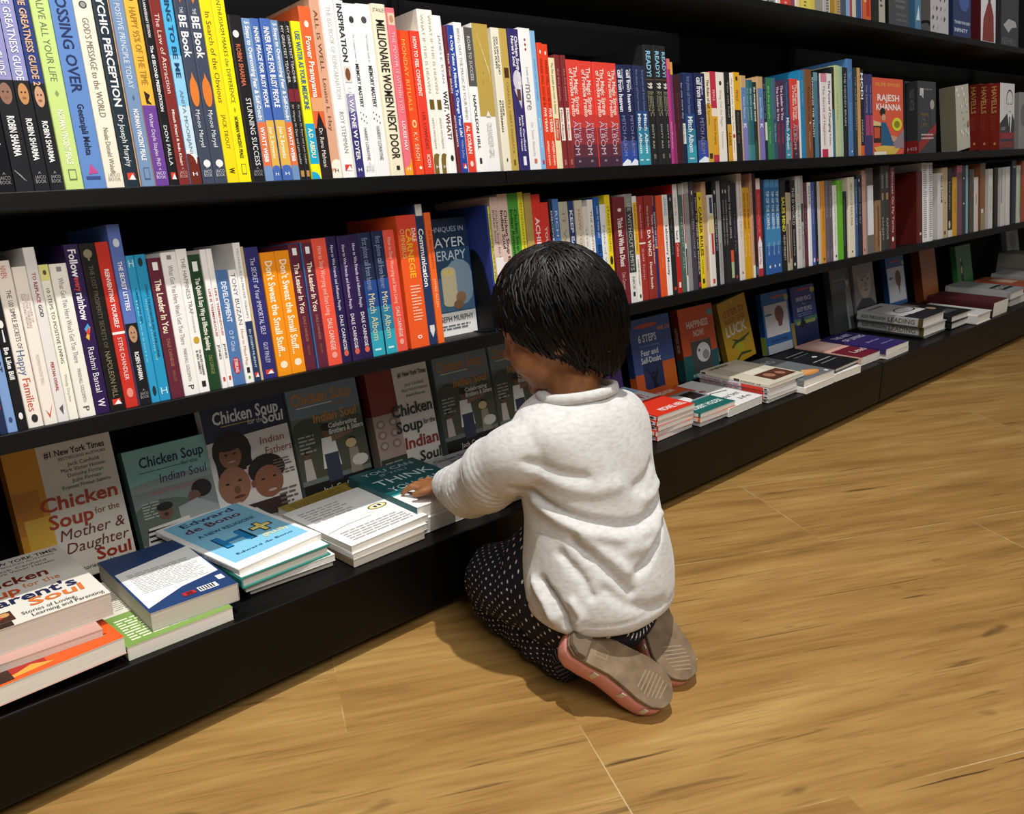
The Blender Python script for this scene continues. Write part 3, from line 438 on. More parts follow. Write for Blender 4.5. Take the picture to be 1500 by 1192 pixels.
(1413.4,14.9,160.1,'1d2340','dark navy paperback with a white name label',[('r','dcdcd4',.3,.55,.9,.78),('v','b8bccc','for one more day',.1,.5,.5,.36,0),('v','3a3a44','Mitch Albom',.57,.76,.5,.3,0)]),
(1428.7,30.7,162.6,'1c2c5c','navy paperback turning teal, alone between dark navy books',[('r','22477c',0,.45,1,.62),('r','2c7896',0,.62,1,.8),('r','3a98ac',0,.8,1,1),('v','7c8cb4','first phone call from heaven',.04,.45,.5,.36,0),('v','dceaf0','Mitch Albom',.48,.88,.5,.5,1),('r','cfe4ea',.2,.94,.7,.955)]),
(1461.8,34.0,163.4,'1c2146','navy paperback with white slanted title beside a cream book',[('r','3a4a8a',0,.75,1,.9),('r','2c4aa0',0,.85,1,1),('p','e8eef8',[(0,.98),(.6,.93),(1,.95),(1,1),(0,1)]),('v','e8ecf8','the next person you meet',.04,.24,.7,.22,0),('v','e8ecf8','call from heaven',.05,.46,.4,.5,1),('v','8a8ab8','MITCH ALBOM',.5,.9,.5,.4,0)]),
(1496.2,18.2,166.0,'e6dcc0','cream paperback with a gold lower half',[('r','d2a434',0,.35,1,1),('v','3a3420','The Rules of Self',.08,.4,.5,.45,1),('v','5a4a18','System',.42,.58,.5,.4,0),('r','3a2c10',.2,.9,.8,.96)]),
(1514.9,20.9,168.2,'b82a44','crimson paperback with a gold lower half',[('r','e8dcc8',0,.4,1,.49),('r','d8a02c',0,.49,1,.92),('v','f0d0d4','PEALE',.2,.32,.5,.36,0),('v','6a4a10','Positive Imaging',.52,.8,.5,.36,0)]),
(1536.2,28.6,168.1,'e9e5da','white paperback with a small black emblem',[('e','3a3a38',.5,.12,.16,.025),('v','a8a498','Bring Out the Magic',.2,.6,.5,.3,0),('v','b8b4a8','Norman',.66,.85,.5,.26,0)]),
(1565.1,16.8,168.8,'1c1c1e','black paperback with a gold lower half',[('r','d49c24',0,.58,1,1),('v','a8a8a4','You can heal',.1,.5,.5,.36,0),('v','6a4a10','LIVES',.68,.82,.5,.5,1)]),
(1582.3,14.5,168.2,'efe9dc','thin white paperback with orange dot near the gold one',[('v','8a7a58','the good life change lives',.06,.65,.5,.4,0),('e','a83a24',.5,.71,.32,.025),('v','7a7060','Mostert',.76,.9,.5,.36,0)]),
(1597.2,22.3,170.4,'dca822','golden yellow paperback with a black lower half',[('r','1c1c1e',0,.42,1,1),('e','3a2c10',.5,.07,.2,.025),('v','8a641c','PEALE',.2,.32,.5,.42,0),('v','6a6a66','Beyond the',.45,.8,.5,.36,0)]),
(1619.9,18.8,164.7,'c4a070','tan and lavender paperback, left of its pair',[('r','5c84b4',0,.14,1,.55),('r','7c7cb8',0,.55,1,1),('v','dce4ec','Eleven Minutes',.25,.5,.5,.36,0),('v','e4e4f4','K',.56,.62,.5,.6,1)]),
(1639.1,11.3,157.3,'3c7078','narrow grey teal paperback, first of three teal spines',[('v','a8c8c8','the seven powers',.1,.5,.5,.5,0),('r','4a8a90',0,.8,1,1)]),
(1650.8,15.3,157.8,'22626c','narrow deep teal paperback, second of three teal spines',[('v','c8e0dc','the seven powers',.1,.5,.5,.5,0),('r','3a7c84',0,.8,1,1)]),
(1666.5,15.5,154.4,'1c2c2c','narrow black-green paperback, last of three teal spines',[('v','e0e8e0','the strangest secret',.06,.5,.5,.5,1),('r','2c4438',0,.75,1,1)]),
(1682.3,21.1,165.2,'c4a070','tan and lavender paperback, right of its pair',[('r','5c84b4',0,.14,1,.5),('r','7c74b4',0,.5,1,1),('v','dce4ec','Eleven Minutes',.25,.5,.5,.36,0),('v','e4e4f4','K',.56,.62,.5,.6,1)]),
(1703.8,13.2,164.4,'1b2038','thin dark navy paperback with a white tag next to green',[('r','dcdcc8',.3,.54,.95,.76),('v','8a94ac','for one more day',.08,.5,.5,.4,0)]),
(1717.4,21.6,164.5,'2c7c4c','green paperback with a pale vertical title',[('v','a8d0b0','the five people',.1,.5,.5,.36,0),('v','8cc09c','in Heaven',.6,.8,.5,.36,0)]),
(1739.4,13.5,164.4,'42647c','slate paperback right of the green one',[('r','2c5468',0,.5,1,1),('v','b0c4d4','Mitch Albom',.56,.78,.5,.5,0)]),
(1753.3,16.5,157.5,'52294a','plum paperback with white title, left of its pair',[('v','f0dcec','The Leader In You',.06,.5,.5,.5,1),('v','b85048','Dale Carnegie',.55,.8,.5,.4,0)]),
(1770.3,19.6,160.9,'46284c','plum paperback with white title, right of its pair',[('v','f0dcec','The Leader In You',.06,.5,.5,.5,1),('v','b85048','Dale Carnegie',.55,.8,.5,.4,0)]),
(1790.2,24.3,164.6,'2c3c5c','navy and teal paperback left of a lone red one',[('r','22477c',0,.45,1,.62),('r','2c7896',0,.62,1,.8),('r','3a98ac',0,.8,1,1),('v','7c8cb4','first phone call from heaven',.04,.45,.5,.36,0),('v','dceaf0','Mitch Albom',.48,.88,.5,.5,1),('r','cfe4ea',.2,.94,.7,.955)]),
(1814.9,30.7,165.7,'dc4034','lone red paperback fading to plum near a white spine',[('r','c23a34',0,.5,1,.62),('r','8f3038',0,.62,1,.78),('r','5c2c3a',0,.78,1,.9),('r','43283a',0,.9,1,1),('v','f4d4c8','The Magic Strings',.06,.5,.7,.32,1),('v','f4d4c8','of Frankie Presto',.08,.52,.35,.32,1),('v','c8b0c0','Mitch',.58,.76,.72,.25,0),('v','c8b0c0','ALBOM',.56,.88,.4,.4,0),('v','d8c8d0','ABACUS',.93,.95,.5,.2,0)]),
(1845.9,11.6,163.3,'e4e4e2','thin white spine between red and bright blue books',[]),
(1858.0,20.9,185.3,'2082b4','tall bright blue paperback beside the brown one',[('v','7cbcdc','GOOD NIGHT',.1,.4,.5,.3,0)]),
(1879.2,27.4,187.9,'80502c','tall brown paperback with tiny pale lettering',[('v','4a2c14','Breaking the habit',.2,.6,.5,.36,0),('e','e8dcc8',.6,.6,.12,.012),('v','c8a884','Abracadabra',.7,.9,.5,.3,0)]),
(1907.0,10.5,182.7,'1c1a1a','narrow black paperback with white capitals right of brown',[('v','e8e4dc','KNOWING THE TRUTH',.06,.75,.5,.6,1)]),
(1917.9,18.6,183.5,'4c7c94','narrow steel blue paperback',[('r','6c9cac',0,0,1,.1)]),
(1936.9,10.8,182.5,'252c44','narrow midnight blue paperback left of pink and white',[('v','8490a8','tomorrow',.3,.6,.5,.4,0)]),
(1948.1,28.7,182.2,'ece4e4','white paperback with a pink head and crimson foot',[('r','d88ca0',0,0,1,.1),('r','c02850',0,.9,1,1),('v','7a7074','The Secret of Happiness',.14,.85,.5,.36,0)]),
(1977.2,25.9,183.3,'f0eeec','white paperback with black vertical title near pale greens',[('v','3a3a3c','The Power of Changing',.08,.7,.5,.42,1),('v','5a5a5c','Robbins',.72,.86,.5,.36,0)]),
(2003.5,12.9,198.6,'1c1e20','narrow black spine with a blue lower half',[('r','3c7088',0,.47,1,1)]),
(2016.9,19.8,202.5,'c0cc98','pale green paperback, left of its pair',[('v','8a9c5c','Self Help',.3,.6,.5,.36,0)]),
(2037.1,16.7,201.0,'a8c4a4','mint paperback right of the pale green',[]),
(2054.2,27.3,200.0,'17181a','tall black paperback left of the tallest blue book',[('v','b8bcc0','THE HIDDEN BRAIN',.06,.65,.5,.36,0)]),
(2081.9,27.8,220.2,'4c7cb4','tallest blue hardback on the second shelf',[('v','9cbcdc','Neuro',.14,.2,.5,.4,0),('v','84acd8','Linguistic',.45,.75,.5,.36,0),('e','e8f0f8',.6,.95,.1,.012)]),
(2110.1,17.5,201.3,'2c343c','slate black paperback right of the tallest blue',[('v','a0a8ac','THE ALEX EMIGRANTS',.1,.7,.5,.36,0)]),
(2128.0,17.7,202.1,'d0a060','narrow tan spine beside bold white capitals',[]),
(2146.1,17.9,199.1,'1e1c1c','black paperback with bold white capitals and orange foot',[('r','dc5c24',0,.88,1,1),('v','f4f4f0','MODI',.04,.34,.5,.72,1),('v','c8c4bc','MARINO',.58,.84,.5,.4,0)]),
(2164.3,25.6,189.2,'363468','purple paperback with a red middle, left of its pair',[('r','b03c64',.2,.5,.95,.75),('v','a8a4d0','my journey',.14,.48,.5,.4,0)]),
(2190.3,18.4,190.0,'363468','purple paperback with a red middle, right of its pair',[('r','b03c64',.2,.5,.95,.75),('v','a8a4d0','my journey',.14,.48,.5,.4,0)]),
]
LOW = [
(217.7,7.2,188.0,'1f2c50','dark navy paperback with a red patch at the left edge',[('r','c02830',.2,.8,.8,.86)]),
(225.3,9.9,188.0,'7d9fd2','light blue paperback cut by the left edge',[('v','2c2c34','NOT',.55,.66,.5,.6,1),('e','3a4c7c',.5,.93,.2,.016)]),
(235.7,9.8,188.0,'141416','black paperback with a white stick figure',[('e','e8e8e8',.5,.4,.25,.022),('v','f4f4f4','Be Like Bill',.53,.71,.5,.52,1),('p','e8e8e8',[(.45,.43),(.55,.43),(.6,.5),(.4,.5)]),('e','e8e8e8',.5,.92,.22,.02)]),
(245.9,15.2,177.0,'eee6da','off-white paperback with red and blue lower words',[('v','d05040','NIVEN',.03,.1,.5,.42,0),('v','4a4a4c','THE 100 SIMPLE SECRETS OF',.17,.52,.55,.34,0),('v','4a6a94','Happy',.53,.68,.5,.55,0),('v','c85038','Families',.7,.9,.5,.55,0),('e','2a2a2a',.5,.945,.22,.025)]),
(261.5,13.5,169.5,'f0e8dc','off-white paperback with pale type above an orange tick',[('v','b09c94','THE POWER OF',.17,.35,.72,.2,0),('v','b09c94','POSITIVE THINKING',.17,.38,.5,.2,0),('v','b09c94','FOR YOUNG PEOPLE',.17,.38,.28,.2,0),('v','c8c0b8','NORMAN VINCENT PEALE',.55,.74,.5,.28,0),('p','d85030',[(.25,.9),(.5,.96),(.85,.87),(.5,.935)])]),
(275.4,11.6,188.3,'e6e2de','tall greyish white paperback with red and black capitals',[('v','9c3a44','TO REPLACE',.14,.31,.5,.34,1),('v','3a3438','GOD',.32,.39,.5,.34,1),('v','a83c40','PERTAN OSWAL',.65,.82,.5,.3,1),('p','5a5a5c',[(.3,.92),(.7,.9),(.6,.96)])]),
(287.4,9.6,169.2,'f2efdf','white paperback with a pale yellow head',[('r','e4e08c',0,0,1,.1),('e','5a5a30',.5,.05,.2,.016),('v','5a584c','10 STEPS TO POSITIVE LIVING',.15,.63,.5,.42,0),('v','b0ae9c','Windy Dryden',.7,.88,.5,.34,0)]),
(297.5,17.5,168.8,'f0ece2','cream paperback with one long grey title line by the purple',[('r','8a8a88',.35,.02,.65,.05),('v','8a8884',"What Got You Here Won't Get You There",.09,.64,.5,.34,0),('v','8a8884','MARSHALL GOLDSMITH',.68,.9,.5,.24,0),('v','3a3a3c','P',.93,.96,.5,.4,0)]),
(315.4,15.7,187.9,'2c164c','deep purple paperback with white and orange handwriting',[('v','f4f0fa','Follow',.03,.19,.5,.55,1),('v','d84c3c','every',.19,.27,.5,.42,1),('v','f4f0fa','rainbow',.28,.44,.5,.55,1),('p','e8b040',[(.3,.54),(.6,.49),(.75,.48),(.5,.56)]),('p','4aa0d8',[(.3,.49),(.6,.46),(.7,.48),(.4,.51)]),('p','d83c34',[(.35,.51),(.7,.48),(.6,.53)]),('v','e8e4f0','Rashmi Bansal',.6,.87,.5,.46,0),('v','e8e4f0','W',.91,.96,.5,.5,1)]),
(331.5,17.2,187.5,'151312','black paperback with faint gold title and tree emblem',[('e','8c8468',.45,.06,.28,.026),('r','8c8468',.4,.08,.52,.1),('v','6a6048','THE LOST PROSPERITY SECRETS OF',.13,.62,.5,.3,0),('v','8c8264','NAPOLEON HILL',.64,.92,.5,.36,0),('r','d8402c',.2,.93,.75,.965),('p','f2f2f2',[(.3,.963),(.6,.935),(.8,.965)])]),
(349.1,14.5,187.7,'c93024','red paperback with white title and white bar',[('v','f8e8e0','REINVENTING YOURSELF',.16,.51,.5,.36,1),('r','f4f0ec',0,.535,1,.55),('v','f8e0d8','STEVE CHANDLER',.57,.83,.5,.36,0),('e','e89080',.5,.91,.26,.03)]),
(363.9,14.3,205.8,'5b74ba','tallest periwinkle paperback with a man in black below',[('r','15151a',0,.54,1,1),('e','15151a',.5,.69,.5,.07),('e','b88c6c',.5,.6,.34,.048),('e','8a6248',.5,.618,.14,.006),('e','3a2a22',.38,.592,.06,.004),('e','3a2a22',.62,.592,.06,.004),('e','d4dcf0',.5,.1,.26,.024),('v','f0f2fa','THE SECRET LETTERS',.2,.47,.5,.36,1),('v','f0f0f0','ROBIN SHARMA',.7,.86,.5,.36,1),('t','9a9a9a','A',.4,.6,.915,.012),('t','9a9a9a','JAICO',.15,.85,.935,.017),('t','9a9a9a','BOOK',.15,.85,.955,.017)]),
(378.7,9.7,170.0,'2c9ac6','sky blue paperback with pale H mark at its head',[('t','c8e8f0','H',.2,.8,.05,.05),('v','1c4c68','UMEEDIN SEI',.22,.45,.55,.26,1),('v','9cd4e8','life lessons',.3,.72,.35,.22,0),('e','1c3040',.5,.92,.24,.035)]),
(388.8,12.8,170.3,'2496c4','sky blue paperback with dark figure at its head',[('e','1c3040',.45,.05,.22,.03),('v','1c4c68','CHARITA THE ENCHANTER AND THE PHILOSOPHER',.2,.7,.6,.24,1),('v','9cd4e8','inspiring stories of',.3,.72,.35,.2,0),('t','c8e8f0','H',.2,.8,.93,.05)]),
(401.9,16.0,164.8,'612334','maroon paperback with cream title next to sky blue pair',[('r','f0f0f0',.3,.03,.7,.085),('v','f0e0c8','The Leader In You',.15,.53,.5,.5,1),('v','b87a58','DALE CARNEGIE',.57,.77,.5,.26,0),('v','a06a50','LEVINE & CROM',.8,.88,.5,.22,0)]),
(418.4,18.8,169.8,'f1eeea','white paperback with one long grey title line by maroon',[('r','8a8a88',.35,.02,.65,.05),('v','8a8884',"What Got You Here Won't Get You There",.09,.64,.5,.34,0),('v','8a8884','MARSHALL GOLDSMITH',.67,.9,.5,.24,0),('v','3a3a3c','P',.93,.96,.5,.4,0)]),
(437.5,13.2,172.1,'f4f2ee','white paperback with a small gold disc',[('v','6a5a58','THE HAPPINESS TRAP',.06,.45,.5,.4,0),('v','8a8680','POCKETBOOK',.46,.58,.5,.2,0),('e','c8a030',.5,.63,.3,.025),('v','4a4a4a','Dr RUSS HARRIS',.7,.88,.65,.22,1),('v','4a4a4a','& BEV AISBETT',.7,.87,.35,.22,1),('r','2a2a2a',.3,.92,.7,.96)]),
(451.1,14.7,164.3,'1c4024','dark green paperback with a white fox square',[('r','f0f0f0',.25,.05,.7,.12),('v','f0f0e0','The Quick & Easy Way to Effective Speaking',.17,.7,.5,.42,1),('v','8a9a50','DALE CARNEGIE',.74,.88,.5,.34,0)]),
(466.2,7.7,169.2,'f3f0ed','thin white paperback with red capitals, left of its pair',[('v','a83440','LIFE IS TREMENDOUS!',.28,.62,.5,.42,1),('v','4a4a4c','JONES',.68,.79,.5,.42,1),('r','c83c30',.3,.92,.7,.95)]),
(474.4,7.3,169.4,'f3f0ed','thin white paperback with red capitals, right of its pair',[('v','a83440','LIFE IS TREMENDOUS!',.28,.62,.5,.42,1),('v','4a4a4c','JONES',.68,.79,.5,.42,1),('r','c83c30',.3,.92,.7,.95)]),
(482.1,15.3,142.7,'4e76ac','short denim blue paperback with a red oval',[('v','e4ecf6','DEVELOPMENT',.1,.45,.55,.46,1),('v','c8d8ec','O P Ghai',.52,.7,.5,.4,0),('e','b83040',.5,.83,.36,.075),('v','f4e0e0','STERLING',.77,.89,.5,.3,1)]),
(497.8,10.9,141.6,'f3f1ee','short white paperback with large grey author name',[('v','6a6a6c','TONY BUZAN',.03,.48,.5,.56,0),('v','c08a40','How to Mind Map',.52,.84,.5,.4,0),('r','2a2a2a',.3,.86,.7,.91),('e','5aa040',.5,.95,.16,.014)]),
(509.1,10.1,173.5,'f1efec','tall white paperback with a navy lower half',[('r','22385c',0,.56,1,1),('v','8a8a8c','TECHNIQUES IN PRAYER THERAPY',.04,.54,.5,.3,0),('v','dce4ee','Dr JOSEPH MURPHY',.62,.9,.5,.32,0),('r','d8402c',.2,.935,.75,.97),('p','f2f2f2',[(.3,.968),(.6,.94),(.8,.97)])]),
(519.6,3.4,168.2,'d0b88c','thin tan spine pressed against the wide indigo paperback',[]),
(523.4,19.6,166.5,'2d2d6e','wide indigo paperback with pale spaced title',[('v','d4d4ee','The SECRET of Your IMMORTAL SELF',.08,.66,.5,.36,0),('v','c8c8e8','GUY FINLEY',.72,.88,.5,.34,0),('r','d8402c',.2,.93,.75,.965),('p','f2f2f2',[(.3,.963),(.6,.935),(.8,.965)])]),
(543.4,20.5,158.2,'f29312','bright orange paperback with white bubble title, left of two',[('v','fdf2d8',"Don't Sweat the Small Stuff...",.07,.84,.5,.5,1),('e','fbe8c8',.5,.91,.26,.03)]),
(564.3,20.5,158.5,'f29312','bright orange paperback with white bubble title, right of two',[('v','fdf2d8',"Don't Sweat the Small Stuff...",.07,.84,.5,.5,1),('e','fbe8c8',.5,.91,.26,.03)]),
(585.3,16.1,164.9,'5f2236','maroon paperback with cream title touching bright orange',[('r','f0f0f0',.3,.03,.7,.085),('v','f0e0c8','The Leader In You',.15,.54,.5,.5,1),('v','b87a58','DALE CARNEGIE',.57,.77,.5,.26,0),('v','a06a50','LEVINE & CROM',.8,.88,.5,.22,0)]),
(601.8,1.9,166.4,'3a6aa4','thin blue cover edge between two maroon paperbacks',[]),
(604.1,15.6,165.1,'5f2236','maroon paperback with cream title touching coral',[('r','f0f0f0',.3,.03,.7,.085),('v','f0e0c8','The Leader In You',.15,.54,.5,.5,1),('v','b87a58','DALE CARNEGIE',.57,.77,.5,.26,0),('v','a06a50','LEVINE & CROM',.8,.88,.5,.22,0)]),
(620.1,22.0,169.5,'ea5640','coral paperback with pale italic title, left of the purples',[('v','f8c8b8','How to Stop Worrying and Start Living',.06,.6,.5,.34,0),('v','fbe0d4','DALE CARNEGIE',.63,.88,.5,.36,0),('e','f0a090',.5,.92,.2,.025)]),
(642.5,15.6,170.5,'261d4c','dark purple paperback with pale italic title, first of three',[('v','e4dcf0','How to Win Friends and Influence People',.07,.58,.5,.32,0),('v','f4f0f8','DALE CARNEGIE',.62,.9,.5,.36,0),('e','d86050',.5,.925,.24,.025)]),
(658.6,16.6,169.6,'301c4e','dark purple paperback with pale italic title, second of three',[('v','e4dcf0','How to Win Friends and Influence People',.07,.58,.5,.32,0),('v','f4f0f8','DALE CARNEGIE',.62,.9,.5,.36,0),('e','d86050',.5,.925,.24,.025)]),
(675.6,16.9,170.0,'281a48','dark purple paperback with pale italic title, last of three',[('v','e4dcf0','How to Win Friends and Influence People',.07,.58,.5,.32,0),('v','f4f0f8','DALE CARNEGIE',.62,.9,.5,.36,0),('e','d86050',.5,.925,.24,.025)]),
(692.9,21.4,171.1,'1d2745','navy to teal paperback with gold author name, left of two',[('r','23488a',0,.38,1,.6),('r','2a7ca0',0,.6,1,.8),('r','2fa4b8',0,.8,1,1),('v','8c94b4','first phone call from heaven',.04,.46,.5,.5,0),('v','d8d0a0','Mitch Albom',.49,.87,.5,.55,0),('r','d4eef0',.2,.94,.7,.955)]),
(714.7,19.5,172.0,'1d2745','navy to teal paperback with gold author name, right of two',[('r','23488a',0,.38,1,.6),('r','2a7ca0',0,.6,1,.8),('r','2fa4b8',0,.8,1,1),('v','8c94b4','first phone call from heaven',.04,.46,.5,.5,0),('v','d8d0a0','Mitch Albom',.49,.87,.5,.55,0),('r','d4eef0',.2,.94,.7,.955)]),
(734.6,19.3,171.9,'e85442','coral paperback left of the broad orange omnibus',[('v','f8c8b8','How to Stop Worrying and Start Living',.06,.6,.5,.34,0),('v','fbe0d4','DALE CARNEGIE',.63,.88,.5,.36,0),('e','f0a090',.5,.92,.2,.025)]),
(761.1,34.0,190.2,'ee5a24','broad orange omnibus with gold capitals',[('r','dc4430',0,0,1,.15),('v','f8e0d0','DALE',.1,.2,.84,.22,1),('v','f4b428','CARNEGIE',.1,.47,.55,.32,1),('v','f8c078','OMNIBUS',.1,.32,.22,.24,0),('l','f8c8a8',.3,.52,.85,.8,12),('e','fbf0e4',.5,.92,.12,.014),('e','ee5a24',.5,.92,.07,.008)]),
(795.5,15.3,204.1,'22345c','tall navy paperback with bold white title',[('r','d8d8d4',.1,0,.9,.08),('v','f4f4f0','Communication',.17,.58,.5,.62,1),('p','dcdcd8',[(.2,.86),(.8,.86),(.8,.9),(.5,.95),(.2,.9)])]),
(811.2,11.7,191.4,'f06a28','slim orange paperback beside the candle cover',[('v','c83c1c','AS A MAN THINKETH',.13,.42,.5,.4,1),('v','f8d0a8','JAMES ALLEN',.5,.72,.5,.36,0)]),
(933.0,4.1,195.8,'2c3c88','tall navy book whose back cover faces the bookend',[]),
(937.4,4.1,193.4,'dadc24','slim acid yellow paperback with black italics',[('v','3a3a10','HOW TO PLAN A HOUSE',.06,.7,.5,.5,1)]),
(941.9,17.0,207.1,'d8bcae','pinkish white paperback with grey title, left of its pair',[('v','3a3434','Chicken Soup for the',.1,.5,.65,.3,0),('v','3a3434','Indian Soul',.1,.34,.3,.3,0),('r','efe8e4',0,.45,1,1)]),
(959.3,21.1,210.6,'dcc0b2','pinkish white paperback with black title, right of its pair',[('r','f0e8e4',0,.5,1,1),('v','2a2424','Chicken Soup for the',.12,.62,.66,.32,1),('v','2a2424','Indian Soul',.12,.4,.28,.32,1)]),
(980.8,23.2,210.7,'4a9a34',"bright green paperback behind the child's head",[('v','1c3c14','Chicken Soup for the',.12,.6,.66,.3,1),('v','1c3c14','Indian Romantic Soul',.12,.62,.28,.3,1)]),
(1004.4,12.4,211.7,'e8de34','lemon paperback right of bright green',[('v','6a6420','ENTHUSIASM MAKES THE',.08,.6,.5,.36,0)]),
(1017.2,15.8,209.3,'b49a58','gold paperback with a small brown picture behind the head',[('r','4a3018',.2,.45,.8,.53)]),
(1033.3,21.0,206.7,'dc3424','red paperback with bold white word behind the head',[('v','f8e8e4','ACHIEVEMENT',.18,.7,.5,.5,1)]),
(1054.7,18.0,192.6,'d8392c','shorter red paperback behind the head',[('v','f8d8d0','YOU ALTIMATE',.2,.7,.5,.36,1)]),
(1073.2,8.1,197.7,'1d2238','narrow black navy paperback left of a pale blue',[('v','dcdce4','DISCOVERING',.1,.5,.5,.5,1)]),
(1081.7,15.0,196.9,'4474b8','cornflower paperback behind the top of the head',[('v','dce8f4','RICH WITHIN',.1,.7,.5,.42,0)]),
(1097.1,22.3,191.3,'b8b4a0','beige paperback behind the crown of the head',[('v','8a8674','IT WORKS',.1,.7,.5,.4,0)]),
(1119.8,15.6,191.6,'22386c','dark blue paperback right of beige',[('v','e4e8f0','KEEP EARNING',.08,.7,.5,.5,1)]),
(1135.7,19.4,191.7,'cfc6b4','cream paperback with tan letters behind the crown',[('v','a8785c','HOW TO FORGIVE',.08,.7,.5,.36,0)]),
(1155.6,14.2,180.5,'e0ddd4','short white paperback behind the crown',[('v','9a9890','the mind',.2,.7,.5,.36,0)]),
(1170.2,14.4,191.3,'eceae6','white paperback with small black capitals behind the crown',[('v','4a4a4c','THE CORPORATE GURU',.1,.75,.5,.36,0)]),
(1185.0,14.6,194.5,'2058a4','strong blue paperback with dark blue capitals',[('v','dce4f4','HOW TO THINK LIKE',.08,.36,.5,.36,0),('v','0c2450','BILL GATES',.42,.8,.5,.7,1)]),
(1200.0,15.8,181.5,'e6e8ea','white paperback with script letters right of strong blue',[('v','8a9098','Paths of Wisdom',.2,.8,.5,.36,0)]),
(1216.2,14.0,197.2,'ecd620','yellow paperback with a cyan lower part',[('r','3a9cb8',0,.7,1,1),('v','6a6420','STAND STRONG',.1,.5,.5,.42,0),('e','2a2a20',.5,.58,.3,.04)]),
]
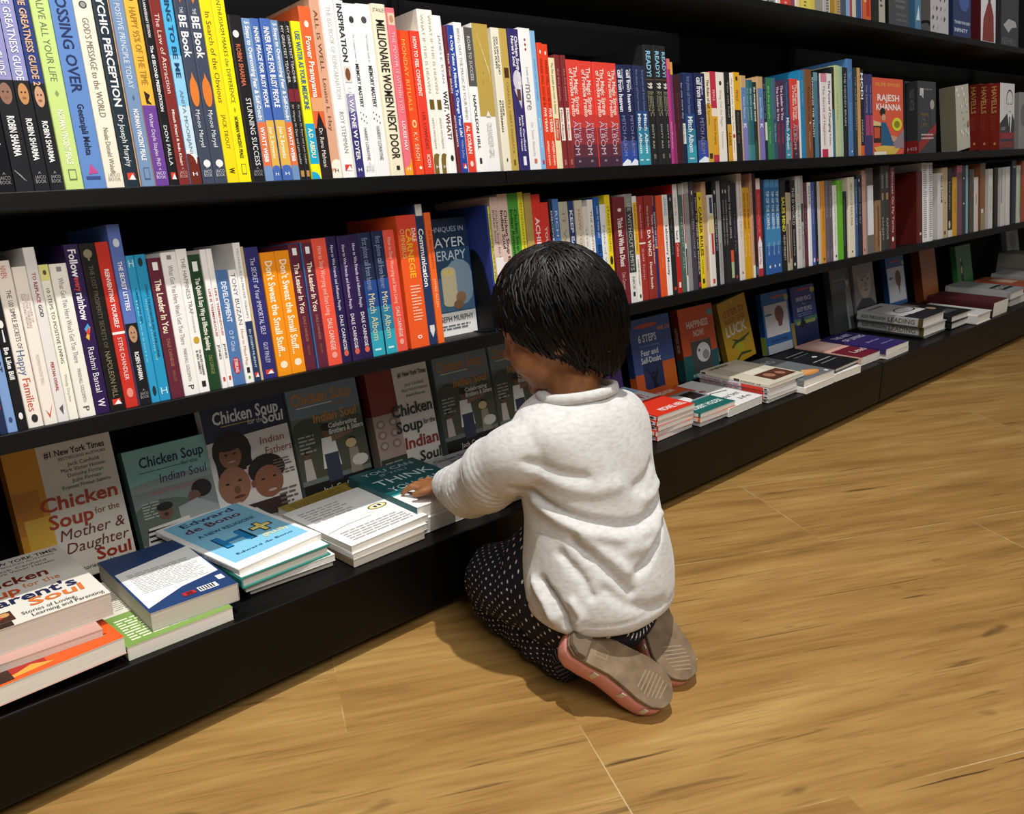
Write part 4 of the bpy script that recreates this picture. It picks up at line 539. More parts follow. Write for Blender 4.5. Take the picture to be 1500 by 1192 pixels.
LOW2 = [
(1235.5,34.0,192.1,'70222a','wine red paperback with white bold words',[('e','e8d8d0',.5,.12,.16,.016),('v','f4e8e4','Think and Win like Dhoni',.19,.64,.5,.42,1),('v','d8a8a0','Dale Carnegie',.7,.86,.5,.3,0)]),
(1269.9,21.0,196.0,'dcdcd8','paperback dark grey above and white below, wide capitals',[('r','3a3c3c',0,.12,1,.72),('r','8a8c8a',0,.0,1,.12),('v','b8bcb8','LIFE WITHOUT LIMITS',.05,.7,.5,.5,0),('v','4a4a4a','NICK',.76,.88,.5,.34,0),('r','2a2a2a',.3,.9,.6,.94)]),
(1291.3,13.7,191.2,'eae8e0','white paperback with a tall yellow panel',[('r','e0b028',.1,.06,.95,.55),('v','6a4a10','THE SECRET OF THE MIND',.08,.52,.5,.36,0),('v','4a4a4a','LYNNE MCTAGGART',.6,.85,.5,.36,0),('e','3a3a3a',.5,.95,.2,.02)]),
(1305.5,19.3,190.2,'9c2e28','brick red paperback with a white cross line',[('r','e4d4cc',0,.44,1,.455),('v','e0c0b8','Who moved my cheese',.08,.4,.5,.3,0),('v','d0a8a0','Self help',.5,.8,.5,.3,0)]),
(1325.2,17.7,190.6,'8f2c26','brick red paperback with bold white capitals',[('v','f4ece4','DA VINCI',.33,.58,.5,.55,1),('v','e0c8c0','How to think like',.1,.3,.5,.34,0),('v','f0e0d8','Daniel Smith',.64,.9,.5,.4,1)]),
(1343.3,7.9,190.2,'83302c','narrow brick paperback touching the purple and orange one',[('v','f4dcd4','Think and Win like Dhoni',.18,.66,.5,.5,1)]),
(1351.6,9.3,189.7,'2e2858','narrow purple paperback with white letters',[('r','d8622c',.0,0,.3,.1),('v','c8c8e4','SECRETS OF LEAD',.16,.5,.5,.5,1),('r','d8a050',0,.5,1,.515)]),
(1361.3,19.1,188.8,'dc5424','plain orange paperback with a dark edge',[('v','e88a58','BUSINESS',.5,.72,.5,.3,0)]),
(1380.8,17.2,189.2,'ebebea','white paperback with blue head and black side title',[('v','4c88b8','LEARNING',.02,.2,.5,.55,0),('v','2a3a4a','Laboratory Money',.3,.8,.5,.4,1)]),
(1398.4,17.5,189.6,'1d2224','black paperback right of the blue-headed white one',[('e','8a9494',.5,.05,.16,.02),('v','6a7474','The magic of thinking',.15,.6,.5,.3,0),('r','c03a34',.3,.93,.7,.96)]),
(1416.3,15.4,207.3,'b8221c','tall white and red paperback with black figure',[('r','ecebe8',0,0,1,.53),('v','6a6a68','SEND IN',.12,.28,.5,.36,0),('v','3a3a3a','Send',.42,.5,.5,.45,1),('v','f0d0cc','Cakes',.54,.66,.5,.42,0),('r','e8e8e4',.3,.9,.7,.95)]),
(1432.1,13.3,207.5,'4a6058','grey green paperback right of white and red',[('r','a8a8a4',0,0,1,.1),('v','9cb0a4','NEVER FAIL',.3,.8,.5,.42,0)]),
(1445.8,6.5,208.5,'d4d0cc','thin white and red striped spine',[('r','a83434',.2,.1,.8,.55),('r','3a4444',.2,.6,.9,.85)]),
(1452.7,15.9,209.8,'8a8c8c','mid grey paperback left of the mauve one',[('r','a8aaaa',0,0,1,.1)]),
(1469.0,13.7,209.9,'453d48','dark mauve paperback with a white dot',[('e','dcdcdc',.5,.1,.16,.02),('v','a89ca8','with this mind of',.18,.7,.5,.36,0)]),
(1483.1,11.5,188.5,'1e1b22','black paperback with a magenta foot',[('r','b82c4c',.2,.93,.8,.98),('v','b8b8b4','HOW TO THINK LIKE MANDELA',.05,.85,.5,.42,1)]),
(1495.0,17.6,189.0,'e0c81c','vivid yellow paperback with black capitals',[('p','3a3410',[(.2,.03),(.5,.06),(.8,.03),(.5,.09)]),('v','2a2608','CAREER RULES',.15,.66,.5,.58,1),('v','7a6c18','Sonal Agrawal',.7,.85,.5,.3,0),('r','2a2608',.3,.9,.7,.95)]),
(1513.0,15.4,208.2,'c4a078','tall tan paperback right of vivid yellow',[('v','8a5a3c','JOHN GRINDER',.6,.85,.5,.3,0)]),
(1528.9,19.3,182.0,'dedbd4','white paperback with navy tag and cream middle',[('r','2c3a6c',.3,.03,.8,.2),('r','d8c898',0,.22,1,.42),('r','b83830',.4,.42,.8,.65),('r','c84034',.3,.92,.7,.97)]),
(1548.6,14.6,206.8,'19191b','black paperback with pale capitals, left of the light grey',[('e','c8c8c8',.5,.1,.16,.02),('v','b8b8b8','AWAKEN THE LEADER IN YOU',.2,.66,.5,.36,0)]),
(1563.6,14.8,208.0,'9c9e9e','light grey paperback amid black ones',[('v','5a5c5c','KNOW YOUR WORTH',.6,.88,.5,.36,0)]),
(1578.7,9.8,207.2,'1b1b1d','black paperback with pale capitals right of light grey',[('e','c8c8c8',.5,.1,.16,.02),('v','b8b8b8','AWAKEN THE LEADER IN YOU',.18,.62,.5,.4,0)]),
(1588.9,12.5,206.7,'222224','black paperback with pale capitals, second right of light grey',[('e','c8c8c8',.5,.1,.16,.02),('v','b0b0b0','AWAKEN THE LEADER IN YOU',.18,.62,.5,.4,0)]),
(1601.8,15.2,205.5,'1e1c1c','black paperback with orange and green labels',[('r','d0582c',.3,.68,1,.8),('r','a8b88c',.3,.8,1,.96),('v','c8c8c4','STEALING THE CORNER OFFICE',.04,.56,.5,.42,0)]),
(1617.3,20.6,201.2,'1c1d26','black navy paperback left of the tall white',[('v','6a6c78','Thinking Fast',.3,.7,.5,.3,0),('r','c03a40',.3,.94,.6,.97)]),
(1638.4,18.3,219.9,'d8d0cc','tall pinkish white paperback left of the gold pair',[('v','a09894','LEARNING TO TRUST',.06,.6,.5,.3,0),('r','b83c38',.3,.92,.6,.94)]),
(1657.1,15.8,190.8,'cf9a10','gold paperback with red title, left of two',[('v','8a2c10','HOW TO BE BRILLIANT',.06,.45,.5,.4,1),('v','f0e0a0','at anything',.5,.75,.5,.36,0)]),
(1673.3,13.3,190.2,'cf9a10','gold paperback with red title, right of two',[('v','8a2c10','HOW TO BE BRILLIANT',.06,.45,.5,.4,1),('v','f0e0a0','at anything',.5,.75,.5,.36,0)]),
(1686.9,9.8,218.6,'c09478','tall salmon tan paperback right of the gold pair',[('v','7a5440','ALL IS WELL',.1,.4,.5,.42,0),('r','e8e4c8',0,.88,1,1)]),
(1697.1,13.5,218.2,'201e20','tall black paperback between salmon tan and red',[('r','2a6a90',.3,.9,.9,.98)]),
(1711.0,20.1,207.6,'b83038','red paperback with white head and white tag',[('r','e4e2e0',.1,0,.9,.11),('r','e8e6e8',.1,.66,.9,.92),('p','e8e6e8',[(.1,.66),(.5,.58),(.9,.66)]),('v','e89088','You Can Heal Your Life',.16,.55,.5,.4,0),('v','4a4a4c','Louise Hay',.7,.88,.5,.4,0)]),
(1731.5,12.4,204.2,'1c2434','narrow dark paperback between red and the blue trio',[]),
(1744.3,24.1,203.8,'2e6ca4','bright blue paperback, first of three alike',[('r','4a8cc0',.1,.0,.9,.08),('r','3c84b8',0,.5,1,.7),('r','2c5ca0',0,.7,1,1),('v','d0e4f0','TIP OF THE ICEBERG',.12,.52,.5,.5,1),('v','a8d0e8','Ogrin Logia',.66,.8,.5,.36,0),('e','d0e4f4',.5,.92,.16,.016)]),
(1768.8,20.1,203.0,'2e6ca4','bright blue paperback, second of three alike',[('r','4a8cc0',.1,.0,.9,.08),('r','3c84b8',0,.5,1,.7),('r','2c5ca0',0,.7,1,1),('v','d0e4f0','TIP OF THE ICEBERG',.12,.52,.5,.5,1),('v','a8d0e8','Ogrin Logia',.66,.8,.5,.36,0),('e','d0e4f4',.5,.92,.16,.016)]),
(1789.2,20.4,202.3,'2e6ca4','bright blue paperback, last of three alike',[('r','4a8cc0',.1,.0,.9,.08),('r','3c84b8',0,.5,1,.7),('r','2c5ca0',0,.7,1,1),('v','d0e4f0','TIP OF THE ICEBERG',.12,.52,.5,.5,1),('v','a8d0e8','Ogrin Logia',.66,.8,.5,.36,0),('e','d0e4f4',.5,.92,.16,.016)]),
(1810.0,22.8,199.5,'1a1918','black paperback with yellow capitals',[('v','e0d040','SALES MIND',.18,.56,.5,.6,1),('v','d8d4c8','HELEN KENSETT',.6,.88,.5,.36,0)]),
(1833.2,12.7,172.7,'b4a890','short beige paperback with mottled lower half',[('r','6a5a48',.2,.4,.8,.9)]),
(1846.3,11.9,171.7,'ac9f8a','short stone paperback with mottled lower half',[('r','5a4c40',.2,.35,.8,.85)]),
(1858.5,21.3,198.4,'191919','black paperback with large pale capitals',[('v','c8c8c4','THE D WORLD',.08,.5,.5,.5,0),('v','a8a8a4','Demanded Minds',.55,.85,.5,.34,0),('r','d8d8d4',.3,.93,.6,.96)]),
(1880.3,18.5,206.6,'c8c8c4','tall pale grey paperback, left of its pair',[('v','6a6a68','HOW TO TALK TO ANYONE',.05,.8,.5,.4,0)]),
(1899.2,14.6,207.1,'a8aaa4','tall mid grey paperback, right of its pair',[('r','3a3c3c',.2,.3,.8,.5),('v','4a4c4c','DR. BRIAN WEISS',.55,.9,.5,.36,0)]),
(1914.1,18.6,191.2,'582438','deep plum paperback left of a narrow white one',[('v','a87888','the leader',.1,.6,.5,.3,0)]),
(1933.1,13.9,190.7,'e8e8e6','narrow white paperback with black head letters',[('v','3a4048','GOLD RULES',.04,.26,.5,.5,1)]),
(1947.4,18.0,190.6,'4458a0','medium blue paperback with white oval',[('e','d8e0f0',.5,.94,.24,.03),('v','98a8d4','the greatness',.1,.5,.5,.36,0)]),
(1965.8,14.2,190.9,'18181c','narrow black paperback right of medium blue',[('r','b83c48',.3,.93,.7,.96)]),
(1980.4,14.7,191.0,'c4c2be','narrow light grey spine left of amber',[]),
(1995.5,18.2,191.2,'d08c24','amber paperback',[('v','8a5410','GUARANTEED',.3,.6,.5,.36,0),('e','4a3010',.5,.95,.2,.016)]),
(2014.2,20.2,191.4,'675b66','grey mauve paperback, left of its pair',[('v','b4a8b0','We the Children of India',.05,.45,.5,.36,0),('v','a89ca8','Seth',.85,.95,.5,.3,0)]),
(2034.7,19.4,190.7,'5f5460','grey mauve paperback, right of its pair',[('v','b4a8b0','We the Children of India',.05,.45,.5,.36,0),('v','a89ca8','Seth',.85,.95,.5,.3,0)]),
(2054.5,18.2,179.4,'e4e2de','white paperback touching bright lime',[('v','8a9a70','the happiness advantage',.1,.8,.5,.36,0),('e','4a2a2a',.5,.94,.2,.02)]),
(2073.2,31.7,189.4,'62b022','bright lime green paperback',[('r','7cc040',.2,0,.5,.3),('v','8ccc58','Life code',.3,.6,.5,.3,0)]),
(2105.3,21.4,162.5,'1c1e1e','short black paperback right of bright lime',[('r','6a7070',.3,.1,.4,.8)]),
(2137.2,34.0,195.2,'e4dcc6','wide cream paperback with black title',[('v','4a4638','NEW VOICE OF RURAL INDIA',.08,.6,.5,.3,0),('e','6a3a20',.5,.93,.1,.016)]),
(2171.6,10.9,189.8,'3a5c8c','narrow denim spine right of wide cream',[('v','b8c8dc','stories of',.1,.6,.5,.5,0)]),
(2182.9,28.2,198.8,'1c2134','midnight paperback with tiny white marks',[('v','8a90a4','DEFEND YOUR SELF',.15,.6,.5,.36,0),('r','d0d4dc',.3,.05,.5,.08)]),
(2211.5,20.9,209.8,'c4968a','dusty pink paperback',[('r','b8342c',.3,.93,.6,.96)]),
(2232.7,37.0,213.8,'8a8682','grey paperback with a long white label',[('r','5c5450',0,0,1,.2),('r','dcdee0',.1,.2,1,.78),('r','6a6662',0,.78,1,1)]),
(2282.1,34.0,131.4,'8a6a4c','short mottled brown paperback',[('r','5a4030',.4,.1,.6,.9),('r','a8845c',.1,.2,.25,.7),('r','b89468',.7,.6,.9,1)]),
(2316.5,24.3,217.7,'3a3838','charcoal paperback with gold ornament, left of its pair',[('r','a88850',.3,.32,.7,.4),('v','c4c0b8','LAINE BUDDHI',.1,.26,.5,.4,0),('v','b4b0a8','SANJEEV',.6,.88,.5,.4,0)]),
(2341.2,31.8,217.9,'343232','charcoal paperback with gold ornament, right of its pair',[('r','a88850',.3,.32,.7,.4),('v','c4c0b8','LAINE BUDDHI',.08,.26,.5,.4,0),('v','b4b0a8','KAPOOR',.62,.88,.5,.4,0)]),
(2373.4,28.5,213.6,'6a1f22','oxblood paperback with white italics',[('v','e4d0c8','Lifescapes On My Terms',.02,.8,.5,.45,0),('e','f0ece8',.4,.88,.2,.03)]),
(2549.7,34.0,197.6,'5a1a16','oxblood hardback showing its whole side cover',[('e','d8d0c8',.5,.87,.2,.02)]),
(2584.1,34.0,219.0,'e2e2e4','tall white hardback with letter columns, left of its pair',[('l','8a8c94',.15,.03,.9,.95,34)]),
(2618.6,33.7,218.1,'e0e0e2','tall white hardback with letter columns, right of its pair',[('l','8a8c94',.15,.03,.9,.95,34)]),
(2691.4,34.0,187.6,'d8d6d2','white paperback with black letters past the dark gap',[('v','2a2a2a','PEACE TALK',.04,.4,.75,.36,1),('r','4a4a4a',.6,.4,.9,.45)]),
(2725.8,37.7,201.9,'c4ae88','sand paperback right of a white one',[('e','5a4a34',.5,.5,.1,.012),('r','4a3c2c',.3,.9,.6,.95)]),
(2766.3,34.0,198.9,'201f1d','black paperback with a white dancing figure',[('e','d8d0c0',.4,.82,.2,.06),('r','dcd8cc',0,.9,1,1),('v','b8b4a4','Love always',.2,.6,.5,.36,0)]),
(2800.7,31.7,172.3,'cc9c24','short golden paperback beside mauve',[('v','8a6a18','THE GIFT',.2,.6,.5,.36,0)]),
(2833.7,40.0,204.9,'74485a','tall mauve paperback',[('r','b85a6c',0,.0,1,.1)]),
(2874.1,32.3,202.8,'2a3438','tall teal-black paperback with white specks',[('e','d8dcdc',.5,.18,.14,.014),('e','d8dcdc',.5,.55,.14,.014)]),
(2906.9,13.6,203.7,'8aa8b4','very thin pale blue spine',[]),
(2937.8,34.0,190.1,'4c4a44','olive grey paperback',[('r','6a6860',.6,.0,.9,.2)]),
(2976.2,34.0,166.2,'d4ccc4','short white paperback with red specks',[('r','b8605c',.4,.3,.55,.5)]),
(3032.3,40.0,206.8,'8a5a3a','tall terracotta paperback with white tag',[('r','6a5c44',0,0,1,.14),('r','dcd8d0',.1,.68,.6,.74),('r','9a8a6c',0,.74,1,1)]),
(3099.7,34.0,187.5,'d8d6d0','white paperback right of tall terracotta',[('v','8a8884','THE MONK WHO',.3,.7,.5,.3,0)]),
(3150.1,34.0,190.4,'18191a','black paperback between two white ones',[]),
(3214.8,34.0,188.6,'d4d2cc','white paperback right of black, third from the frame edge group',[('r','9a9a98',.0,.0,.3,.6)]),
(3261.3,34.0,189.5,'dcdad4','white paperback left of the dark navy at far right',[('r','b4b2ac',.8,.1,.9,.9)]),
(3316.5,40.0,208.0,'242a3c','dark navy paperback near the right frame edge',[('e','d0d4dc',.4,.1,.12,.012),('e','d0d4dc',.7,.1,.12,.012)]),
(3371.3,34.0,191.1,'c8d0bc','white and pale green paperback near the right frame edge',[('r','7a9a78',.7,.1,.9,.9)]),
(3422.3,40.0,205.6,'a8522c','rust orange paperback cut by the right frame edge',[('e','e8dcc8',.6,.4,.1,.02)]),
]
TOP = [
(1620.2,29.9,200.0,'6c6862','speckled grey spine at the left end',[('l','1c1a1a',.1,.0,.9,1,40)]),
(1650.5,27.4,212.0,'d4d0cc','white spine with black speckles beside speckled grey',[('l','2a2828',.1,.4,.9,1,30)]),
(1678.3,33.2,224.0,'5a5856','charcoal and white mottled spine',[('l','d8d4d0',.2,.5,.8,1,18)]),
(1711.9,26.0,236.0,'9a9896','pale grey mottled spine left of white',[('l','4a4846',.2,.5,.8,1,18)]),
(1738.3,14.9,200.0,'eceae6','plain white spine left of red',[]),
(1755.2,40.0,212.0,'d84030','wide red spine with pale mark',[('e','f0b0a0',.5,.97,.14,.01)]),
(1795.6,19.2,224.0,'8c4a54','dusky mauve spine right of red',[]),
(1815.2,22.4,236.0,'e6dcc0','cream and yellow spine right of mauve',[('r','e8c83c',.6,.6,1,1)]),
(1838.4,40.0,200.0,'e8d864','wide butter yellow spine with black marks',[('l','4a4420',.3,.7,.6,.98,8)]),
(1878.8,20.4,212.0,'e0cc50','narrow butter yellow spine',[]),
(1899.7,36.1,224.0,'9c9a90','stone grey spine right of butter yellow',[]),
(1936.1,24.4,236.0,'b8b4b4','grey spine with black scribbles',[('l','3a3838',.5,.5,.95,1,20)]),
(1961.0,28.1,200.0,'b48820','mustard spine with a white edge',[('r','ece4d0',0,0,.15,1)]),
(1989.4,28.6,212.0,'c8a860','tan and grey patterned spine',[('l','6a7488',.4,.5,.95,1,20)]),
(2018.4,22.6,224.0,'48586c','slate blue spine right of patterned tan',[]),
(2041.4,19.6,236.0,'8cb4d8','sky blue spine',[]),
(2061.4,13.1,200.0,'b83c4c','narrow rose red spine',[]),
(2074.8,20.0,212.0,'d8d8b8','narrow pale green spine',[]),
(2095.3,16.8,224.0,'34588c','narrow blue spine right of pale green',[]),
(2112.5,13.5,236.0,'54487c','narrow violet spine',[('r','d8d4e0',.4,.6,.6,1)]),
(2130.4,40.0,200.0,'d8642c','orange and yellow patterned spine',[('r','e8c060',.1,.5,.4,.8),('r','c03428',.4,.7,.8,.95)]),
(2170.8,37.9,212.0,'1a1918','wide black spine right of orange',[]),
(2209.0,35.0,224.0,'b4b2a4','grey green spine with a black scribble',[('l','2a2a28',.2,.6,.6,.85,5)]),
]
FACEOUT = [
(2215.7,83.0,641.0,.016,.1743,.1839,0,'d9593c','red-orange cover with white title and seated man in blue',{'f':[('t','e8b03c','FILIPE SIMOES',.1,.9,.08,.045,0,0),('t','f4ece8','RAJESH',.14,.86,.25,.085,1,0),('t','f4ece8','KHANNA',.1,.92,.37,.085,1,0),('p','d8c48c',[(0,.55),(.25,.58),(.3,.62),(0,.64)]),('r','2a1c1c',0,.62,.24,.84),('r','c8502c',.02,.64,.2,.78),('e','1a1212',.3,.44,.09,.055),('e','c89a80',.33,.51,.07,.045),('p','1c5a80',[(.24,.57),(.4,.58),(.66,.84),(.6,.9),(.25,.88)]),('p','c89a80',[(.55,.74),(.85,.78),(.84,.84),(.62,.83)]),('e','d4d82c',.77,.6,.17,.09),('e','8a8414',.77,.6,.1,.05),('p','d8b44c',[(0,.9),(.3,.88),(.9,.9),(.7,1),(.1,1)]),('p','8c7a84',[(.62,.86),(1,.66),(1,.92),(.7,.92)]),('r','ece4d8',0,.96,.4,1)]},0),
(2483.7,83.0,641.0,.032,.118,.1855,0,'34373b','dark charcoal cover with red slanted band, before its copy',{'s':[('v','6a6c70','TABLE WITLER',.1,.4,.5,.4,1),('r','8c2020',0,.82,1,1),('t','c8b0b0','HIS',.1,.9,.93,.05,0,0)],'f':[('r','c8c8c8',.1,.1,.3,.2),('t','b0b2b4','THE UNTOLD STORY',.3,.8,.11,.02,0,0),('p','a8a8a8',[(.1,.1),(.25,.18),(.32,.24),(.2,.22)]),('e','a89c94',.78,.32,.12,.07),('p','3a3c40',[(.66,.4),(.95,.4),(.95,.62),(.72,.62)]),('t','8a6a34','MEIN',.15,.55,.46,.05,0,0),('t','8a8a8c','THE',.2,.35,.53,.03,0,0),('t','8a6a34','LIFE',.15,.5,.6,.05,0,0),('p','8c2424',[(0,.86),(1,.58),(1,.72),(0,1)]),('l','c8b4b4',.15,.72,.85,.82,2)]},0),
(2483.7,117.0,641.0,.032,.118,.1855,0,'303337','dark charcoal book behind its copy, only spine with red foot visible',{'s':[('v','6a6c70','TABLE WITLER',.1,.4,.5,.4,1),('r','8c2020',0,.82,1,1),('t','c8b0b0','HIS',.1,.9,.93,.05,0,0)]},0),
(2666.0,155.0,641.0,.03,.09,.1739,0,'1d1d1f','black book between charcoal and silver ones with a pale letter',{'s':[('t','a8a8a8','H',.2,.8,.6,.06,0,0)],'f':[('t','a8a8a8','H',.04,.12,.5,.06,0,0)]},0),
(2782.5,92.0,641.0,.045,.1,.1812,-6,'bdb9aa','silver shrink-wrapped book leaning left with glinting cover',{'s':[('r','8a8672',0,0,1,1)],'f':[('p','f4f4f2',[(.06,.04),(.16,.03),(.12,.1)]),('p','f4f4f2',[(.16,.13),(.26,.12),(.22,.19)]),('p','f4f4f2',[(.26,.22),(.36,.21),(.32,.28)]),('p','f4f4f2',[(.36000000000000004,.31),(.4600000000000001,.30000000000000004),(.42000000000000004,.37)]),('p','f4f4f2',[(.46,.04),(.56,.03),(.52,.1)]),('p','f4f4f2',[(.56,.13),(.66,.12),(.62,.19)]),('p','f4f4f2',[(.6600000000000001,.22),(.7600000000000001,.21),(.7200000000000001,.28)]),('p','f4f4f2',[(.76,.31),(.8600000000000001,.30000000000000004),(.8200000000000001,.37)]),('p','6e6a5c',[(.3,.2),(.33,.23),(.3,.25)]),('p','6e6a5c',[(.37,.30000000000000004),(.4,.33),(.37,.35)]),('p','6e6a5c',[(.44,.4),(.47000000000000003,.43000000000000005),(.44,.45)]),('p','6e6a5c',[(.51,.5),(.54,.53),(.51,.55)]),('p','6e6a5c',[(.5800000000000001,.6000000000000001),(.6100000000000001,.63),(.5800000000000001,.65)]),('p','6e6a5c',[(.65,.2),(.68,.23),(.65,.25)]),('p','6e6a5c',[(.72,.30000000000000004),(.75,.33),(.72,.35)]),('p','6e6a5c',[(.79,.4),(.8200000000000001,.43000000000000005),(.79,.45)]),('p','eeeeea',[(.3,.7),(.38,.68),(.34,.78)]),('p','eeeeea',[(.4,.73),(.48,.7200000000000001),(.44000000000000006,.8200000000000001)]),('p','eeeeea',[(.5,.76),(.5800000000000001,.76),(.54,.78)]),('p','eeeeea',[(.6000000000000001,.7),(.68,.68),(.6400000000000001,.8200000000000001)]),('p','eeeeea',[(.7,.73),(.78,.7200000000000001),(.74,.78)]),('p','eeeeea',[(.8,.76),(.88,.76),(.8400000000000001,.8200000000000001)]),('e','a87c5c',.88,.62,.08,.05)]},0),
(3105.5,83.0,641.0,.03,.13,.2015,0,'d9d7d4','front of three red-spined books, its white cover showing a drawn man',{'s':[('r','8c2a1e',0,0,1,1),('v','d0a068','HAVELLS',.04,.44,.42,.5,1),('v','a8483c','STORY',.48,.7,.3,.5),('e','d8a060',.5,.9,.12,.02)],'f':[('e','2a2a2c',.66,.24,.24,.15),('e','d8d6d2',.66,.255,.215,.14),('r','d8d6d2',.48,.25,.84,.42),('p','2e3236',[(0,.6),(.46,.46),(.86,.46),(1,.56),(1,1),(0,1)]),('p','e4e4e2',[(.5,.46),(.82,.46),(.72,.82)]),('p','2a2e34',[(.62,.5),(.7,.5),(.7,.78),(.62,.7)]),('r','3a3a3c',.52,.3,.62,.315),('r','3a3a3c',.7,.3,.8,.315),('r','5a5a5c',.58,.42,.76,.425),('r','8a2420',0,.74,1,.84),('r','7a2420',0,.88,1,.97),('t','c8c8c8','ILLUSORY',.06,.36,.68,.05,0,0)]},0),
(3105.5,113.5,641.0,.03,.13,.2015,0,'8a2a1c','middle of three red-spined books, only its spine showing',{'s':[('r','8c2a1e',0,0,1,1),('v','d0a068','HAVELLS',.04,.44,.42,.5,1),('v','a8483c','STORY',.48,.7,.3,.5),('e','d8a060',.5,.9,.12,.02)],'f':[]},0),
(3105.5,144.0,641.0,.03,.13,.2015,0,'8a2a1c','rear of three red-spined books, only its spine showing',{'s':[('r','8c2a1e',0,0,1,1),('v','d0a068','HAVELLS',.04,.44,.42,.5,1),('v','a8483c','STORY',.48,.7,.3,.5),('e','d8a060',.5,.9,.12,.02)],'f':[]},0),
(3284.9,83.0,641.0,.02,.13,.1781,0,'8c8c8a','grey photo cover cut off by the right frame edge',{'f':[('e','6a6a68',.3,.4,.2,.2)]},0),
(2268.9,103.0,944.6,.022,.115,.2,0,'46494e','dark grey cover with white handwritten signature',{'f':[('p','e8e8ea',[(.2,.62),(.26,.5),(.3,.62),(.42,.58),(.5,.6),(.62,.54),(.66,.6),(.9,.57),(.9,.585),(.64,.62),(.5,.62),(.3,.65)]),('t','9a9ca0','COMPLETE GHAZALS',.3,.85,.7,.035,0,0),('t','9a9ca0','SELECTED POETRY',.35,.8,.77,.035,0,0),('t','8a8c90','THE LIFE LESSONS',.35,.85,.86,.03,0,0),('t','8a8c90','The Spiritual Master',.35,.85,.92,.03,0,0)],'s':[('r','1c1c1e',0,0,1,1)]},0),
(2425.6,103.0,944.6,.02,.033,.2,0,'4a7c9c','steel blue spine with a pale triangle',{'f':[('p','c8d8e0',[(.1,.88),(.8,.88),(.6,.7)])]},0),
(2520.8,103.0,944.6,.045,.12,.2,0,'b7b5b6','silvery cover scattered with small dark marks',{'f':[('p','38363a',[(.08,.05),(.16,.08),(.1,.12)]),('p','38363a',[(.33999999999999997,.05),(.37,.08),(.31,.12)]),('p','38363a',[(.6,.05),(.58,.08),(.52,.12)]),('p','38363a',[(.71,.05),(.79,.08),(.73,.12)]),('p','38363a',[(.13,.16999999999999998),(.16,.2),(.1,.24)]),('p','38363a',[(.39,.16999999999999998),(.37,.2),(.31,.24)]),('p','38363a',[(.5,.16999999999999998),(.58,.2),(.52,.24)]),('p','38363a',[(.76,.16999999999999998),(.79,.2),(.73,.24)]),('p','38363a',[(.18,.29),(.16,.32),(.1,.36)]),('p','38363a',[(.29,.29),(.37,.32),(.31,.36)]),('p','38363a',[(.55,.29),(.58,.32),(.52,.36)]),('p','38363a',[(.8099999999999999,.29),(.79,.32),(.73,.36)]),('p','38363a',[(.08,.41),(.16,.44),(.1,.48)]),('p','38363a',[(.33999999999999997,.41),(.37,.44),(.31,.48)]),('p','38363a',[(.6,.41),(.58,.44),(.52,.48)]),('p','38363a',[(.71,.41),(.79,.44),(.73,.48)]),('p','38363a',[(.13,.53),(.16,.5599999999999999),(.1,.6)]),('p','38363a',[(.39,.53),(.37,.5599999999999999),(.31,.6)]),('p','38363a',[(.5,.53),(.58,.5599999999999999),(.52,.6)]),('p','38363a',[(.76,.53),(.79,.5599999999999999),(.73,.6)]),('p','38363a',[(.18,.65),(.16,.6799999999999999),(.1,.72)]),('p','38363a',[(.29,.65),(.37,.6799999999999999),(.31,.72)]),('p','38363a',[(.55,.65),(.58,.6799999999999999),(.52,.72)]),('p','38363a',[(.8099999999999999,.65),(.79,.6799999999999999),(.73,.72)]),('p','38363a',[(.08,.77),(.16,.7999999999999999),(.1,.84)]),('p','38363a',[(.33999999999999997,.77),(.37,.7999999999999999),(.31,.84)]),('p','38363a',[(.6,.77),(.58,.7999999999999999),(.52,.84)]),('p','38363a',[(.71,.77),(.79,.7999999999999999),(.73,.84)]),('p','38363a',[(.13,.89),(.16,.9199999999999999),(.1,.96)]),('p','38363a',[(.39,.89),(.37,.9199999999999999),(.31,.96)])],'s':[('r','7c7a7a',0,0,1,1),('e','2a2a2c',.6,.88,.4,.05),('e','7c7a7a',.6,.9,.3,.035)]},0),
(2676.7,103.0,944.6,.02,.126,.2,0,'223560','deep blue cover with white capitals',{'f':[('e','34508c',.4,.3,.4,.2),('e','3c5898',.6,.5,.3,.15),('t','c8d0e0','THE MAN WHO KNEW',.05,.95,.8,.04,1,0),('t','c8d0e0','INFINITY',.05,.8,.9,.05,1,0)]},0),
(2882.2,103.0,944.6,.03,.118,.2,0,'d6d4d2','white cover with a dark red standing silhouette',{'f':[('p','7c2a26',[(.45,.45),(.68,.45),(.86,.62),(.9,.98),(.1,.98),(.16,.68)]),('r','5a3a34',.47,.2,.65,.47),('e','3a2420',.56,.15,.14,.08)],'s':[('r','5a1820',0,0,1,1)]},0),
(3052.2,103.0,944.6,.025,.15,.2,0,'34363a','charcoal cover with pale hands at the right frame edge',{'f':[('p','a8a8a8',[(.1,.7),(.4,.6),(.8,.62),(.9,.7),(.6,.72),(.4,.8)]),('t','6a6c70','NEHRU',.04,.8,.92,.1,0,0)]},0),
]
